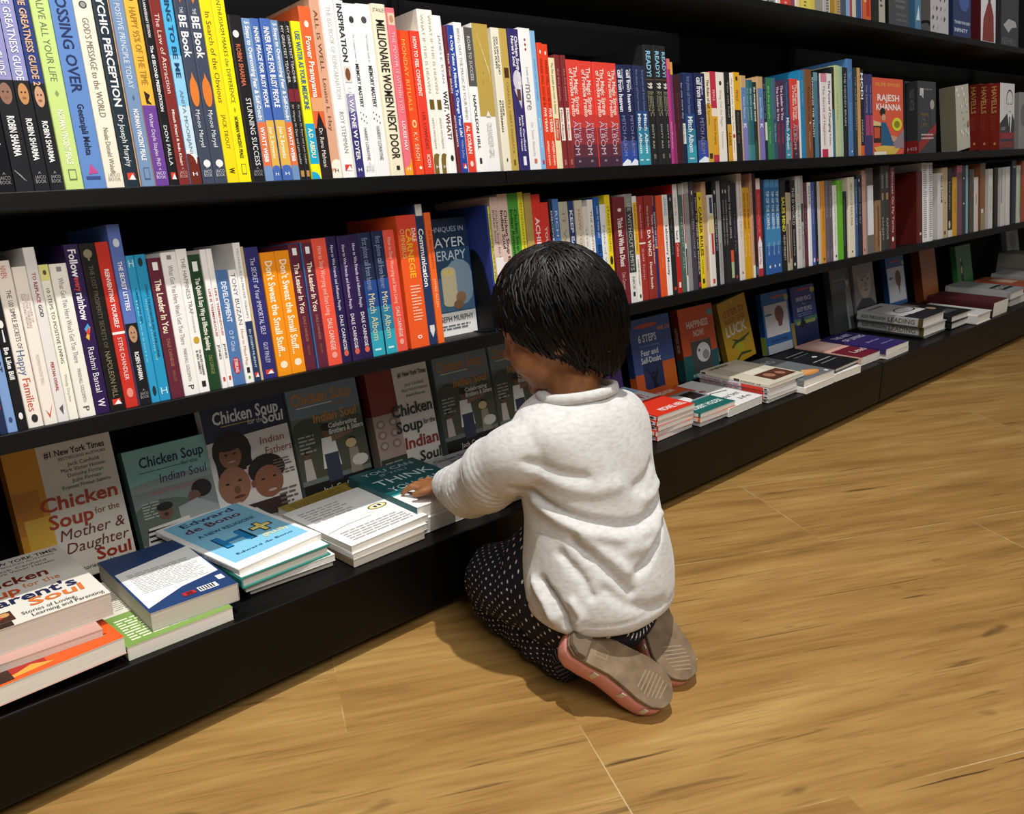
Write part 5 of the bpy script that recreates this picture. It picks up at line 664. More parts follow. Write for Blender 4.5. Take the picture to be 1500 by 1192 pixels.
PILES = [
(160.2,48.8,125.8,12.0,.13,.19,0,'8a7c6c','f','grey-paged paperback at the bottom of the leftmost pile',{},2,0),
(145.4,.6,138.0,21.0,.14,.205,3,'d8501c','f','orange paperback in the leftmost pile, jutting out in front',{'f':[('r','e8581c',0,.0,1,1),('r','a8281c',.0,.8,.45,.93),('p','f0a040',[(.1,.97),(.35,.9),(.5,.95)]),('r','3a2018',.0,.75,.2,.98),('e','1c1c1c',.86,.9,.03,.006),('e','1c1c1c',.9,.89,.025,.005)]},0,0),
(141.2,29.8,159.4,9.0,.128,.195,-2,'c49a8c','f','thin pinkish paperback second from top of the leftmost pile',{},2,0),
(165.3,47.5,168.6,28.5,.125,.178,0,'ded8cc','f','cream paperback with orange lettering on top of the leftmost pile',{'f':[('t','3a3a3a','#1 NEW YORK TIMES',.2,.95,.07,.05,1,0),('t','4a4644','BESTSELLING AUTHORS',.3,.9,.13,.03,0,0),('t','4a4644','Jack Canfield',.35,.8,.19,.035,0,0),('t','4a4644','Mark Victor Hansen',.3,.85,.24,.035,0,0),('t','7a2a1c','Chicken',.02,.72,.38,.12,1,.1),('t','d0582c','Soup',.0,.42,.53,.12,1,.1),('t','d8783c','for the',.46,.78,.51,.07,0,0),('t','22264c',"Parent's",.05,.85,.66,.12,1,0),('t','d87434','Soul',.4,.86,.77,.11,1,.1),('r','4a2c20',.0,.8,.24,.93),('e','b83c2c',.1,.85,.07,.04),('e','c8965c',.18,.84,.04,.03),('r','3a2a24',.02,.94,.2,1),('t','3a3a3c','Stories of Loving,',.3,.75,.89,.045,0,0),('t','3a3a3c','Learning and Parenting',.36,.96,.95,.045,0,0)]},2,0),
(286.9,10.3,125.8,17.0,.128,.18,0,'8aa05c','f','thick paperback with a leafy green cover under the navy one',{'f':[('r','d8d4c4',0,.0,1,.55),('l','9a9484',.05,.1,.95,.5,14),('r','7a9a4c',0,.55,1,1),('l','e4ecd0',.08,.62,.92,.95,9)]},0,0),
(321.6,22.7,143.0,24.0,.108,.178,-1.5,'27406e','b','navy paperback lying back cover up with a white text panel',{'b':[('p','f4f3f0',[(.03,.3),(.97,.18),(.97,.72),(.5,.78),(.03,.93)]),('l','a8a6a4',.12,.36,.9,.72,15),('r','f0f0f0',.6,.875,.82,.945),('r','1a1a1a',.615,.882,.63,.938),('r','1a1a1a',.645,.882,.66,.938),('r','1a1a1a',.675,.882,.69,.938),('r','1a1a1a',.705,.882,.72,.938),('r','1a1a1a',.735,.882,.75,.938),('r','1a1a1a',.765,.882,.78,.938),('r','c02c30',.42,.89,.56,.94),('r','7a1c20',.46,.895,.53,.935),('r','f0f0f0',.87,.8,.95,.87)]},2,0),
(459.8,53.0,125.8,8.5,.122,.145,-3,'b8b4ac','f','grey-edged paperback at the bottom under the blue book',{},2,0),
(450.9,46.8,134.5,9.5,.132,.15,-2,'eceae6','f','white paperback third down in the pile under the blue book',{},0,0),
(443.3,39.7,144.2,16.0,.134,.19,2,'3a8c80','f','hardback with thin teal boards beneath the blue book',{'f':[('r','f2f0ec',.01,.01,.99,.99)]},0,1),
(445.6,47.6,160.4,8.5,.134,.193,8,'f2f1ee','f','sky blue and white paperback topping the centre-left pile',{'f':[('r','86c8e6',.06,.03,.95,.9),('t','1c3c6c','Edward',.2,.82,.1,.075,1,0),('t','5c2c44','de Bono',.14,.8,.215,.085,1,0),('t','1c4a6c','A NEW RELIGION?',.16,.84,.36,.05,1,0),('t','12344c','H',.2,.56,.565,.215,1,0),('t','2084c4','H',.215,.53,.565,.19,1,0),('r','12344c',.6,.515,.86,.575),('r','12344c',.69,.46,.77,.64),('r','f0dc7c',.62,.525,.84,.565),('r','f0dc7c',.705,.475,.755,.63),('t','f4e8b0','(PLUS)',.6,.88,.7,.05,1,0),('t','22506c','Edward de Bono',.18,.85,.8,.03,0,0)],'s':[('v','3a3a3c','Edward de Bono',.06,.32,.5,.45,0),('v','2a2a2c','H+ (PLUS)',.36,.6,.5,.45,1),('v','3a3a3c','A new religion?',.64,.86,.5,.4,0)]},0,0),
(592.0,192.0,125.8,11.5,.09,.075,6,'d8d4d0','f','white paperback lying flat behind the sky blue one',{'f':[('r','c4c0bc',.1,.1,.9,.5)]},0,0),
(609.8,162.3,137.5,12.5,.135,.068,6,'a08838','b','mustard paperback with a barcode lying flat behind',{'b':[('l','6a5a20',.1,.1,.9,.55,10),('r','e4dcc8',.62,.72,.9,.9),('r','1a1a1a',.64,.74,.655,.88),('r','1a1a1a',.675,.74,.6900000000000001,.88),('r','1a1a1a',.71,.74,.7250000000000001,.88),('r','1a1a1a',.745,.74,.76,.88),('r','1a1a1a',.78,.74,.795,.88),('r','1a1a1a',.8150000000000001,.74,.8300000000000001,.88),('r','1a1a1a',.8500000000000001,.74,.865,.88),('r','8c2830',.4,.72,.58,.86),('r','4a1418',.45,.74,.55,.84)]},0,0),
(597.4,19.9,125.8,11.0,.128,.155,2,'a08868','f','tan-edged paperback at the bottom under the white handwritten one',{},2,0),
(597.3,20.0,137.0,9.5,.136,.162,3,'efece6','f','white paperback between the tan-edged and handwritten ones',{},0,0),
(597.5,22.5,146.7,10.5,.142,.165,4,'f3f1ed','b','white paperback with handwriting and an oval emblem, back up',{'b':[('e','2a3a34',.8,.5,.12,.058),('e','e8d46c',.8,.5,.105,.049),('e','f0ecd8',.8,.5,.08,.036),('e','2a3a34',.77,.5,.02,.02),('e','2a3a34',.83,.495,.02,.024),('l','b4b2b0',.08,.12,.62,.42,6),('p','c0bebc',[(.02,.66),(.3,.62),(.6,.62),(.6,.628),(.3,.63),(.02,.672)]),('l','b4b2b0',.1,.72,.9,.94,5)]},0,0),
(722.5,36.1,125.8,23.5,.13,.18,0,'efece8','f','thick white paperback under the teal one the child touches',{},0,0),
(727.5,42.8,149.5,18.0,.13,.18,0,'16545a','f',"teal paperback with white capitals under the child's hand",{'f':[('r','f2f0ee',0,.66,1,1),('r','3a9a98',0,.635,1,.665),('t','c8dcdc','YOU CAN',.12,.88,.1,.07,0,0),('t','a8c8c8','IF YOU',.3,.7,.19,.05,0,0),('t','d8e8e8','THINK',.08,.92,.34,.13,0,0),('t','c8dcdc','YOU CAN',.1,.9,.53,.1,0,0),('p','8a8c8c',[(.2,.75),(.5,.7),(.7,.8),(.66,.81),(.48,.72),(.22,.76)]),('t','6a6c6c','1 Million Copies',.5,.9,.93,.03,0,0)]},0,0),
(868.0,30.0,125.8,22.5,.128,.2,-1,'c8c8cc','b',"pale grey paperback lying back up beyond the child's sleeve",{'b':[('e','8a9ac0',.1,.13,.09,.05),('t','3a3a3c','Chicken Soup',.2,.85,.08,.05,1,.1),('t','3a3a3c','for the Soul',.4,.85,.15,.045,1,.1),('l','8a8a8c',.15,.22,.9,.8,14)]},0,0),
(1010.0,60.0,125.8,20.0,.13,.17,0,'d8d4d0','f',"white paperback lying flat behind the child's shoulder",{'f':[('e','8c2c2c',.2,.1,.1,.06)]},0,0),
(1312.0,42.6,125.8,9.8,.122,.182,2,'d8341e','f','lowest red paperback in the pile of five beside the child',{'s':[('r','d8d4d4',.12,.86,.9,.98),('e','4a4a4c',.5,.92,.3,.03)]},0,0),
(1309.0,44.6,136.0,9.8,.122,.182,-1,'d8341e','f','second lowest red paperback in the pile of five beside the child',{'s':[('r','d8d4d4',.12,.86,.9,.98),('e','4a4a4c',.5,.92,.3,.03)]},0,0),
(1312.5,41.6,146.2,9.8,.122,.182,1.5,'d8341e','f','middle red paperback in the pile of five beside the child',{'s':[('r','d8d4d4',.12,.86,.9,.98),('e','4a4a4c',.5,.92,.3,.03)]},0,0),
(1310.0,43.6,156.4,9.8,.122,.182,0,'d8341e','f','second red paperback from the top in the pile beside the child',{'s':[('r','d8d4d4',.12,.86,.9,.98),('e','4a4a4c',.5,.92,.3,.03)]},0,0),
(1311.0,42.6,166.6,9.8,.122,.182,0,'d8341e','f','topmost red paperback in the pile of five beside the child',{'s':[('r','d8d4d4',.12,.86,.9,.98),('e','4a4a4c',.5,.92,.3,.03)],'f':[('r','a8cce4',0,0,1,.24),('t','2a3a4c','INSIDE-OUT',.3,.9,.15,.09,1,0),('r','e8e8e8',0,.24,1,.52),('t','c8342c','NOW!',.1,.8,.39,.17,1,0),('r','d8341e',0,.52,1,1),('t','f4e8e4','MICHAEL NEILL',.3,.95,.87,.09,1,0)]},0,0),
(1444.5,35.2,125.8,9.6,.128,.182,1.5,'e4e0d8','f','bottom paperback under the teal and orange one beside the red pile',{'s':[('r','d8d0c8',.1,.86,.9,.97)]},0,0),
(1440.5,33.2,135.6,9.6,.128,.182,-1,'d85c24','f','middle paperback under the teal and orange one beside the red pile',{'s':[('r','d8d0c8',.1,.86,.9,.97)]},0,0),
(1441.5,33.2,145.4,9.6,.128,.182,.5,'1c6460','f','teal and orange paperback with a white bird on its cover',{'f':[('r','d85c24',0,0,1,.34),('t','f4e4d8','HAPPINESS NOW!',.15,.85,.2,.1,1,0),('r','8a9494',0,.34,1,.66),('e','e8e6e4',.35,.52,.28,.15),('e','3a3a3c',.3,.5,.08,.05),('r','1c1a1c',.6,.4,.95,.62),('r','1c6460',0,.66,1,1),('t','e4ece8','ROBERT HOLDEN',.1,.9,.84,.09,1,0)],'s':[('r','d8d0c8',.1,.86,.9,.97)]},0,0),
(1420.0,200.0,125.8,18.0,.125,.075,0,'d85a20','f','orange paperback lying flat behind the teal and orange one',{'f':[('t','e4ecec','6 STEPS',.2,.8,.2,.12,1,0),('r','3c5088',.2,.35,.8,.6),('t','f0e4dc','DOUBT',.2,.8,.78,.12,1,0)]},0,0),
(1539.8,29.4,125.8,18.5,.14,.182,2,'ecebe8','f','thick white paperback with red and script marks by the red spines',{'f':[('r','d85224',.0,.0,.55,.3),('p','3a3a3c',[(.3,.6),(.5,.5),(.9,.55),(.88,.57),(.5,.52),(.32,.62)]),('t','c84434','Be',.3,.6,.36,.1,1,0),('t','3a3a3c','your best',.4,.9,.7,.1,0,0),('t','5a5a5c','life',.6,.9,.86,.08,0,0)]},0,0),
(1687.1,24.5,125.8,8.4,.15,.18,1,'b8b8c0','f','bottom paperback of the pile topped by the cream book',{'s':[('r','c8341e',.0,.62,1,.93),('v','b83c34','THE HAPPY MIND',.05,.32,.5,.5,1),('v','b83c34','Michael Neill',.36,.58,.5,.5,1),('r','d8d4d4',.1,.93,.9,1),('e','4a4a4c',.5,.96,.3,.025)]},0,0),
(1685.1,22.5,134.4,8.4,.15,.18,-1,'b8b8c0','f','second lowest red-banded paperback under the cream book',{'s':[('r','c8341e',.0,.62,1,.93),('v','b83c34','THE HAPPY MIND',.05,.32,.5,.5,1),('v','b83c34','Michael Neill',.36,.58,.5,.5,1),('r','d8d4d4',.1,.93,.9,1),('e','4a4a4c',.5,.96,.3,.025)]},0,0),
(1687.1,23.5,143.0,8.4,.15,.18,0,'b8b8c0','f','third red-banded paperback up under the cream book',{'s':[('r','c8341e',.0,.62,1,.93),('v','b83c34','THE HAPPY MIND',.05,.32,.5,.5,1),('v','b83c34','Michael Neill',.36,.58,.5,.5,1),('r','d8d4d4',.1,.93,.9,1),('e','4a4a4c',.5,.96,.3,.025)]},0,0),
(1686.1,24.5,151.6,8.4,.15,.18,1,'b8b8c0','f','red-banded paperback directly under the cream book',{'s':[('r','c8341e',.0,.62,1,.93),('v','b83c34','THE HAPPY MIND',.05,.32,.5,.5,1),('v','b83c34','Michael Neill',.36,.58,.5,.5,1),('r','d8d4d4',.1,.93,.9,1),('e','4a4a4c',.5,.96,.3,.025)]},0,0),
(1686.1,22.5,160.2,8.4,.15,.18,0,'d8cfb8','f','cream paperback with a brown picture topping a pile of five',{'f':[('r','e8e0cc',.3,.15,.75,.6),('r','5a3428',.3,.62,.95,.92),('e','a8745c',.5,.75,.1,.08),('e','a8745c',.75,.78,.08,.07),('t','3a3028','THE JEFFERSON',.1,.6,.08,.05,1,0)],'s':[('r','2a2420',.3,.02,.8,.08),('r','3a3430',.2,.5,.9,.58),('v','2a2624','history of',.6,.88,.5,.4,1)]},0,0),
(1808.7,-.7,125.8,15.5,.14,.185,1,'e6e2dc','f','white-paged paperback under the grey one with an orange shape',{},0,0),
(1808.4,5.6,141.5,15.5,.14,.185,-1,'6c7072','f','grey paperback with an orange shape on its cover',{'f':[('e','d88a44',.55,.82,.3,.09),('p','e4a868',[(.3,.85),(.6,.7),(.8,.85)]),('t','d8d8d8','ZERO',.2,.8,.2,.12,0,0),('r','e8e8e8',.85,.9,.93,.95)]},0,0),
(1952.5,2.4,125.8,18.0,.132,.175,-1,'e8e5df','f','white paperback under the black hardback',{},0,0),
(1961.6,8.2,144.0,12.5,.132,.174,2,'1a1a1d','f','black hardback with white lines of type, flat on white paperback',{'f':[('r','a8a8a8',.15,.2,.85,.225),('r','8a8a8a',.2,.3,.8,.32),('r','a8a8a8',.15,.62,.85,.64),('r','8a8a8a',.2,.72,.8,.74),('e','c8c8c8',.6,.48,.08,.035)],'s':[('v','d8d8d8','Think big',.12,.36,.5,.45,1),('r','8a8a8c',.42,.55,.15,.85),('v','f0f0f0','Z',.84,.9,.5,.7,1)]},0,1),
(2142.3,27.4,125.8,22.0,.135,.185,0,'d8a89a','f','paperback with a pink and maroon cover right of the black hardback',{'f':[('r','6c1c2c',0,.55,1,1),('r','e4c0b4',.1,.1,.9,.45),('t','f0dcd8','Lead',.3,.8,.75,.12,0,0)]},0,0),
(2255.8,9.8,125.8,14.0,.14,.182,1,'dedad2','f','pale paperback below the purple one',{},0,0),
(2249.3,11.5,140.0,14.0,.14,.182,0,'2f2460','f','purple paperback with white lettering before the two alike spines',{'f':[('t','d8d4ec','THE ART',.1,.8,.15,.1,1,0),('t','d8d4ec','OF LIVING',.1,.9,.32,.1,1,0),('t','b8b0d8','free from',.3,.8,.6,.06,0,0),('t','a8a0cc','stories',.4,.9,.78,.05,0,0)]},0,0),
(2575.1,40.2,125.8,8.0,.16,.195,2,'b4aca0','f','thin silver hardback pushed under the two alike silver hardbacks',{'f':[('r','c8c0b0',.1,.1,.9,.9)]},0,1),
(2556.2,37.9,134.0,27.0,.165,.195,0,'a9abab','f','lower of two alike silver hardbacks with black and gold lettering',{'s':[('v','3a3a38','ALEX FERGUSON',.06,.44,.5,.36,1),('v','6a5a3c','LEADING',.48,.88,.5,.55,1),('r','5a4c24',0,.93,1,1)]},0,1),
(2545.2,38.7,161.2,27.0,.165,.193,1,'b2b4b4','f','upper of two alike silver hardbacks with black and gold lettering',{'s':[('v','3a3a38','ALEX FERGUSON',.06,.44,.5,.36,1),('v','6a5a3c','LEADING',.48,.88,.5,.55,1),('r','5a4c24',0,.93,1,1)],'f':[('r','c4c4c4',0,0,1,.7),('r','26262a',0,.7,1,1),('e','3a3c3e',.62,.5,.34,.13),('e','d4d4d4',.62,.5,.3,.1),('l','7a7a7c',.4,.44,.8,.56,4),('t','4a4a4c','ALEX FERGUSON',.1,.7,.12,.06,1,0),('r','dededc',.3,.62,.95,.72)]},0,1),
(2748.2,31.6,125.8,21.5,.15,.2,0,'1b1b1d','f','lower black hardback right of the silver pair',{},0,1),
(2744.0,32.8,147.5,21.0,.15,.2,-1,'1e1e20','f','upper black hardback right of the silver pair',{'f':[('r','8a8684',.3,.1,.7,.3),('e','c8a890',.6,.5,.1,.08),('r','4a4c50',.2,.7,.8,.85)]},0,1),
(2874.4,4.0,125.8,30.0,.125,.19,0,'dedcd8','f','white hardback with a rounded spine before the dark red book',{'f':[('r','b8b4ae',.2,.2,.8,.8)]},0,1),
(3035.1,11.2,125.8,46.0,.135,.21,0,'4d1d22','f','thick dark red hardback lying flat',{'f':[('r','5a262a',.02,.02,.98,.98)]},0,0),
(3274.0,34.9,125.8,28.0,.15,.21,0,'d4dcda','f','white paperback under the silver book at the right edge',{},0,0),
(3225.6,23.6,154.0,28.0,.15,.21,1,'9a9c9c','f','silver hardback with a dark label at the right edge',{'f':[('r','2a2c2e',.25,.6,.95,.85),('t','b8b8b8','RISING',.3,.9,.72,.12,1,0)],'s':[('r','b8b8b8',.1,.05,.9,.95)]},0,1),
(3455.0,20.0,125.8,50.0,.12,.2,0,'a85438','f','terracotta book lying flat at the far right edge',{'f':[('r','c8aa98',.2,.2,.8,.6)]},0,0),
(3600.0,30.0,125.8,60.0,.15,.18,0,'a2a2a0','f','grey book lying flat at the far right edge',{},0,0),
(3840.0,160.0,125.8,55.0,.15,.11,0,'7c7a70','f','lower olive grey book stacked at the back by the right edge',{},2,0),
(3840.0,160.0,181.0,55.0,.15,.11,0,'86847a','f','upper olive grey book stacked at the back by the right edge',{},2,0),
]
DISPLAY = [
(257.6,242.9,126.2,26,.134,.187,13,0,'d8cfc0','cream and amber cover with red lettering, leftmost standing behind the piles',{'f':[('r','c88a20',0,0,.3,1),('r','b8741c',.0,.3,.24,.6),('r','d8a83c',.06,.5,.3,.8),('r','a85c18',0,.8,.36,1),('t','2a2624','#1 New York Times',.36,.93,.085,.045,1,0),('t','4a4440','BESTSELLING AUTHORS',.48,.93,.135,.022,0,0),('t','4a4440','Jack Canfield',.55,.85,.18,.028,0,0),('t','4a4440','Mark Victor Hansen',.48,.9,.22,.028,0,0),('t','4a4440','Dorothy Firman',.53,.87,.26,.028,0,0),('t','4a4440','Julie Firman',.56,.84,.3,.028,0,0),('t','4a4440','Frances Firman Salorio',.46,.92,.34,.028,0,0),('t','a83a1c','Chicken',.22,.95,.43,.1,1,.1),('t','a83a1c','Soup',.26,.68,.555,.1,1,.1),('t','8a3a20','for the',.7,.94,.55,.05,0,0),('t','6a2a2c','Mother &',.33,.95,.665,.08,0,.35),('t','6a2a2c','Daughter',.36,.96,.765,.08,0,.35),('t','9a2c1c','Soul',.62,.96,.86,.085,1,.1),('t','3a3430','Stories to Warm the',.45,.97,.93,.03,0,0)],'s':[('r','b8741c',0,0,1,1)]},0,0),
(402.2,238.2,126.2,20,.118,.1518,16,0,'7cb0a8','mint green cover with a laughing boy in a striped shirt',{'f':[('r','8abab0',0,0,1,.34),('e','8c9490',.5,.42,.7,.12),('r','7c8480',0,.4,1,1),('e','5a6458',.3,.72,.5,.22),('t','22304c','Chicken Soup',.16,.96,.13,.1,1,.1),('r','2c3c4c',.14,.225,.7,.23),('t','22304c','for the',.66,.86,.22,.04,0,0),('t','22304c','Indian Soul',.36,.94,.31,.085,0,.15),('t','b06050','The Bold Years Growing Up',.2,.85,.43,.05,0,.1),('l','a8aca8',.08,.5,.3,.66,6),('e','1c1614',.83,.5,.13,.085),('e','6a4c3c',.72,.56,.08,.06),('p','9a9c9a',[(.5,.62),(.75,.58),(1,.7),(1,.9),(.5,.9)]),('e','6a4a38',.34,.63,.09,.07),('e','1a1412',.34,.575,.1,.04),('e','3a2420',.34,.65,.03,.02),('p','d4d0c8',[(.1,.74),(.6,.72),(.7,1),(.02,1)]),('r','1c1c20',.08,.76,.62,.78),('r','1c1c20',.08,.805,.62,.8250000000000001),('r','1c1c20',.08,.85,.62,.87),('r','1c1c20',.08,.895,.62,.915),('r','1c1c20',.08,.94,.62,.96)],'s':[('r','5c7c78',0,0,1,1)]},0,0),
(520.2,241.7,126.2,20,.135,.1925,13,0,'d4cec6','navy-headed cover with three smiling faces and red words',{'f':[('r','1f2740',0,0,1,.27),('p','1f2740',[(0,.27),(.6,.27),(1,.24),(1,.28),(0,.3)]),('t','d8d8d8','Chicken Soup',.12,.92,.12,.1,1,.1),('r','b89a4c',.2,.19,.62,.197),('t','c8c8cc','for the',.52,.72,.2,.045,0,0),('t','d8d8d8','Soul',.7,.96,.2,.085,1,.1),('t','8a2c2c','Indian',.62,.92,.37,.06,0,.1),('t','8a2c2c','Fathers',.66,.99,.46,.065,0,.1),('e','1a1210',.27,.4,.23,.17),('r','1a1210',.06,.4,.18,.58),('r','1a1210',.36,.4,.48,.56),('e','86583e',.24,.43,.13,.1),('e','a8908a',.24,.475,.045,.007),('e','1a1210',.24,.34,.16,.05),('e','1c1210',.19,.415,.02,.008),('e','1c1210',.29,.415,.02,.008),('p','c4a4a4',[(.4,.54),(.55,.52),(.6,.72),(.36,.72)]),('e','8e6048',.22,.66,.19,.15),('e','6a4030',.24,.7,.04,.03),('e','1c1210',.14,.64,.025,.009),('e','1c1210',.29,.63,.025,.009),('e','5a3028',.25,.755,.07,.012),('e','1a1412',.63,.6,.23,.12),('e','86563e',.63,.7,.18,.13),('e','1c1210',.56,.675,.025,.009),('e','1c1210',.71,.67,.025,.009),('e','b8a49c',.65,.775,.055,.01),('e','7a4c38',.44,.69,.03,.03),('r','3a2a26',.0,.84,.8,1),('l','6a5c58',.72,.54,.97,.68,6),('l','6a5c58',.72,.78,.97,.96,5)]},0,0),
(661.1,241.8,126.2,20,.131,.1922,13,0,'6a7470','grey-blue cover with gold title and a boy on a bicycle, beside navy-headed one',{'f':[('r','6a7a84',0,0,1,.3),('r','5c645c',0,.28,1,.55),('r','4a4c3c',0,.5,1,.8),('e','3c4434',.2,.42,.25,.13),('e','424a38',.85,.45,.2,.12),('r','1c1a18',0,.84,1,1),('t','b07a34','Chicken Soup',.04,.9,.12,.1,1,.1),('r','d8d4c8',.1,.19,.6,.198),('t','a8783c','for the',.6,.8,.21,.04,0,0),('t','b8823c','Indian Soul',.3,.92,.3,.08,1,.1),('p','d4d4d0',[(.359,.4816),(.541,.4816),(.5800000000000001,.74),(.32,.74)]),('e','6a4a38',.45,.4284,.06760000000000001,.056999999999999995),('e','1a1414',.45,.3942,.0728,.0342),('r','323a4c',.36,.62,.56,.86),('p','7a5c44',[(.5,.48),(.82,.46),(.82,.49),(.5,.53)]),('p','b8b0a8',[(.071,.6232000000000001),(.16899999999999998,.6232000000000001),(.19,.8),(.04999999999999999,.8)]),('e','6a4a38',.12,.5868,.0364,.039),('e','1a1414',.12,.5634,.039200000000000006,.0234),('p','8c8474',[(.7170000000000001,.6224000000000001),(.843,.6224000000000001),(.87,.84),(.6900000000000001,.84)]),('e','6a4a38',.78,.5776,.0468,.047999999999999994),('e','1a1414',.78,.5488000000000001,.0504,.028799999999999996),('e','c0a878',.76,.58,.08,.04),('e','c8c4b8',.85,.74,.12,.05),('t','dcdcd4','Celebrating',.48,.9,.39,.04,1,.1),('t','dcdcd4','Brothers & Sisters',.48,.98,.44,.045,1,.1),('l','9a9c90',.04,.42,.28,.58,5),('t','d8d4cc','Jack Canfield',.25,.75,.91,.05,0,0)]},0,0),
(812.1,242.4,126.2,24,.131,.1892,13,0,'dcd6cc','brick and white cover with curly black and red title',{'f':[('r','7a2a20',0,0,.42,.42),('r','a89488',0,.42,.42,.82),('e','8a7468',.1,.5,.07,.04),('e','8a7468',.30000000000000004,.5,.07,.04),('e','8a7468',.1,.6,.07,.04),('e','8a7468',.30000000000000004,.6,.07,.04),('e','8a7468',.1,.7,.07,.04),('e','8a7468',.30000000000000004,.7,.07,.04),('e','b8a89c',.1,.5,.04,.022),('e','b8a89c',.30000000000000004,.5,.04,.022),('e','b8a89c',.1,.6,.04,.022),('e','b8a89c',.30000000000000004,.6,.04,.022),('e','b8a89c',.1,.7,.04,.022),('e','b8a89c',.30000000000000004,.7,.04,.022),('r','3c4430',0,.82,.42,1),('l','a8a890',.06,.85,.38,.97,4),('t','2a2a2c','#1 New York Times',.5,.97,.1,.045,1,0),('t','5a5450','Jack Canfield',.58,.9,.2,.03,0,0),('t','5a5450','Mark Victor Hansen',.52,.95,.25,.03,0,0),('t','5a5450','Raksha Bharadia',.58,.9,.3,.03,0,0),('t','24302c','Chicken',.3,.97,.42,.11,1,.1),('t','24302c','Soup',.32,.76,.57,.11,1,.1),('t','4a4a48','for the',.78,.98,.57,.05,1,0),('t','8c2c20','Indian',.42,.98,.73,.11,1,.1),('t','24302c','Soul',.62,.98,.88,.1,1,.1)],'s':[('r','6a2620',0,0,1,.42),('r','8c7c70',0,.42,1,1)]},0,0),
(960.2,247.4,126.2,20,.131,.1895,13,0,'6a7470',"grey-blue cover with gold title and a boy on a bicycle, nearer the child's elbow",{'f':[('r','6a7a84',0,0,1,.3),('r','5c645c',0,.28,1,.55),('r','4a4c3c',0,.5,1,.8),('e','3c4434',.2,.42,.25,.13),('e','424a38',.85,.45,.2,.12),('r','1c1a18',0,.84,1,1),('t','b07a34','Chicken Soup',.04,.9,.12,.1,1,.1),('r','d8d4c8',.1,.19,.6,.198),('t','a8783c','for the',.6,.8,.21,.04,0,0),('t','b8823c','Indian Soul',.3,.92,.3,.08,1,.1),('p','d4d4d0',[(.359,.4816),(.541,.4816),(.5800000000000001,.74),(.32,.74)]),('e','6a4a38',.45,.4284,.06760000000000001,.056999999999999995),('e','1a1414',.45,.3942,.0728,.0342),('r','323a4c',.36,.62,.56,.86),('p','7a5c44',[(.5,.48),(.82,.46),(.82,.49),(.5,.53)]),('p','b8b0a8',[(.071,.6232000000000001),(.16899999999999998,.6232000000000001),(.19,.8),(.04999999999999999,.8)]),('e','6a4a38',.12,.5868,.0364,.039),('e','1a1414',.12,.5634,.039200000000000006,.0234),('p','8c8474',[(.7170000000000001,.6224000000000001),(.843,.6224000000000001),(.87,.84),(.6900000000000001,.84)]),('e','6a4a38',.78,.5776,.0468,.047999999999999994),('e','1a1414',.78,.5488000000000001,.0504,.028799999999999996),('e','c0a878',.76,.58,.08,.04),('e','c8c4b8',.85,.74,.12,.05),('t','dcdcd4','Celebrating',.48,.9,.39,.04,1,.1),('t','dcdcd4','Brothers & Sisters',.48,.98,.44,.045,1,.1),('l','9a9c90',.04,.42,.28,.58,5),('t','d8d4cc','Jack Canfield',.25,.75,.91,.05,0,0)]},0,0),
(1096.9,246.9,126.2,20,.131,.1918,13,0,'6a7470',"grey-blue cover with gold title and bicycle, half behind the child's face",{'f':[('r','6a7a84',0,0,1,.3),('r','5c645c',0,.28,1,.55),('r','4a4c3c',0,.5,1,.8),('e','3c4434',.2,.42,.25,.13),('e','424a38',.85,.45,.2,.12),('r','1c1a18',0,.84,1,1),('t','b07a34','Chicken Soup',.04,.9,.12,.1,1,.1),('r','d8d4c8',.1,.19,.6,.198),('t','a8783c','for the',.6,.8,.21,.04,0,0),('t','b8823c','Indian Soul',.3,.92,.3,.08,1,.1),('p','d4d4d0',[(.359,.4816),(.541,.4816),(.5800000000000001,.74),(.32,.74)]),('e','6a4a38',.45,.4284,.06760000000000001,.056999999999999995),('e','1a1414',.45,.3942,.0728,.0342),('r','323a4c',.36,.62,.56,.86),('p','7a5c44',[(.5,.48),(.82,.46),(.82,.49),(.5,.53)]),('p','b8b0a8',[(.071,.6232000000000001),(.16899999999999998,.6232000000000001),(.19,.8),(.04999999999999999,.8)]),('e','6a4a38',.12,.5868,.0364,.039),('e','1a1414',.12,.5634,.039200000000000006,.0234),('p','8c8474',[(.7170000000000001,.6224000000000001),(.843,.6224000000000001),(.87,.84),(.6900000000000001,.84)]),('e','6a4a38',.78,.5776,.0468,.047999999999999994),('e','1a1414',.78,.5488000000000001,.0504,.028799999999999996),('e','c0a878',.76,.58,.08,.04),('e','c8c4b8',.85,.74,.12,.05),('t','dcdcd4','Celebrating',.48,.9,.39,.04,1,.1),('t','dcdcd4','Brothers & Sisters',.48,.98,.44,.045,1,.1),('l','9a9c90',.04,.42,.28,.58,5),('t','d8d4cc','Jack Canfield',.25,.75,.91,.05,0,0)]},0,0),
(1335.0,247.2,126.2,18,.135,.1681,13,0,'4a2a6c',"purple cover glimpsed between the child's hair and collar",{'f':[('r','6a3c90',.1,.1,.9,.4)]},0,0),
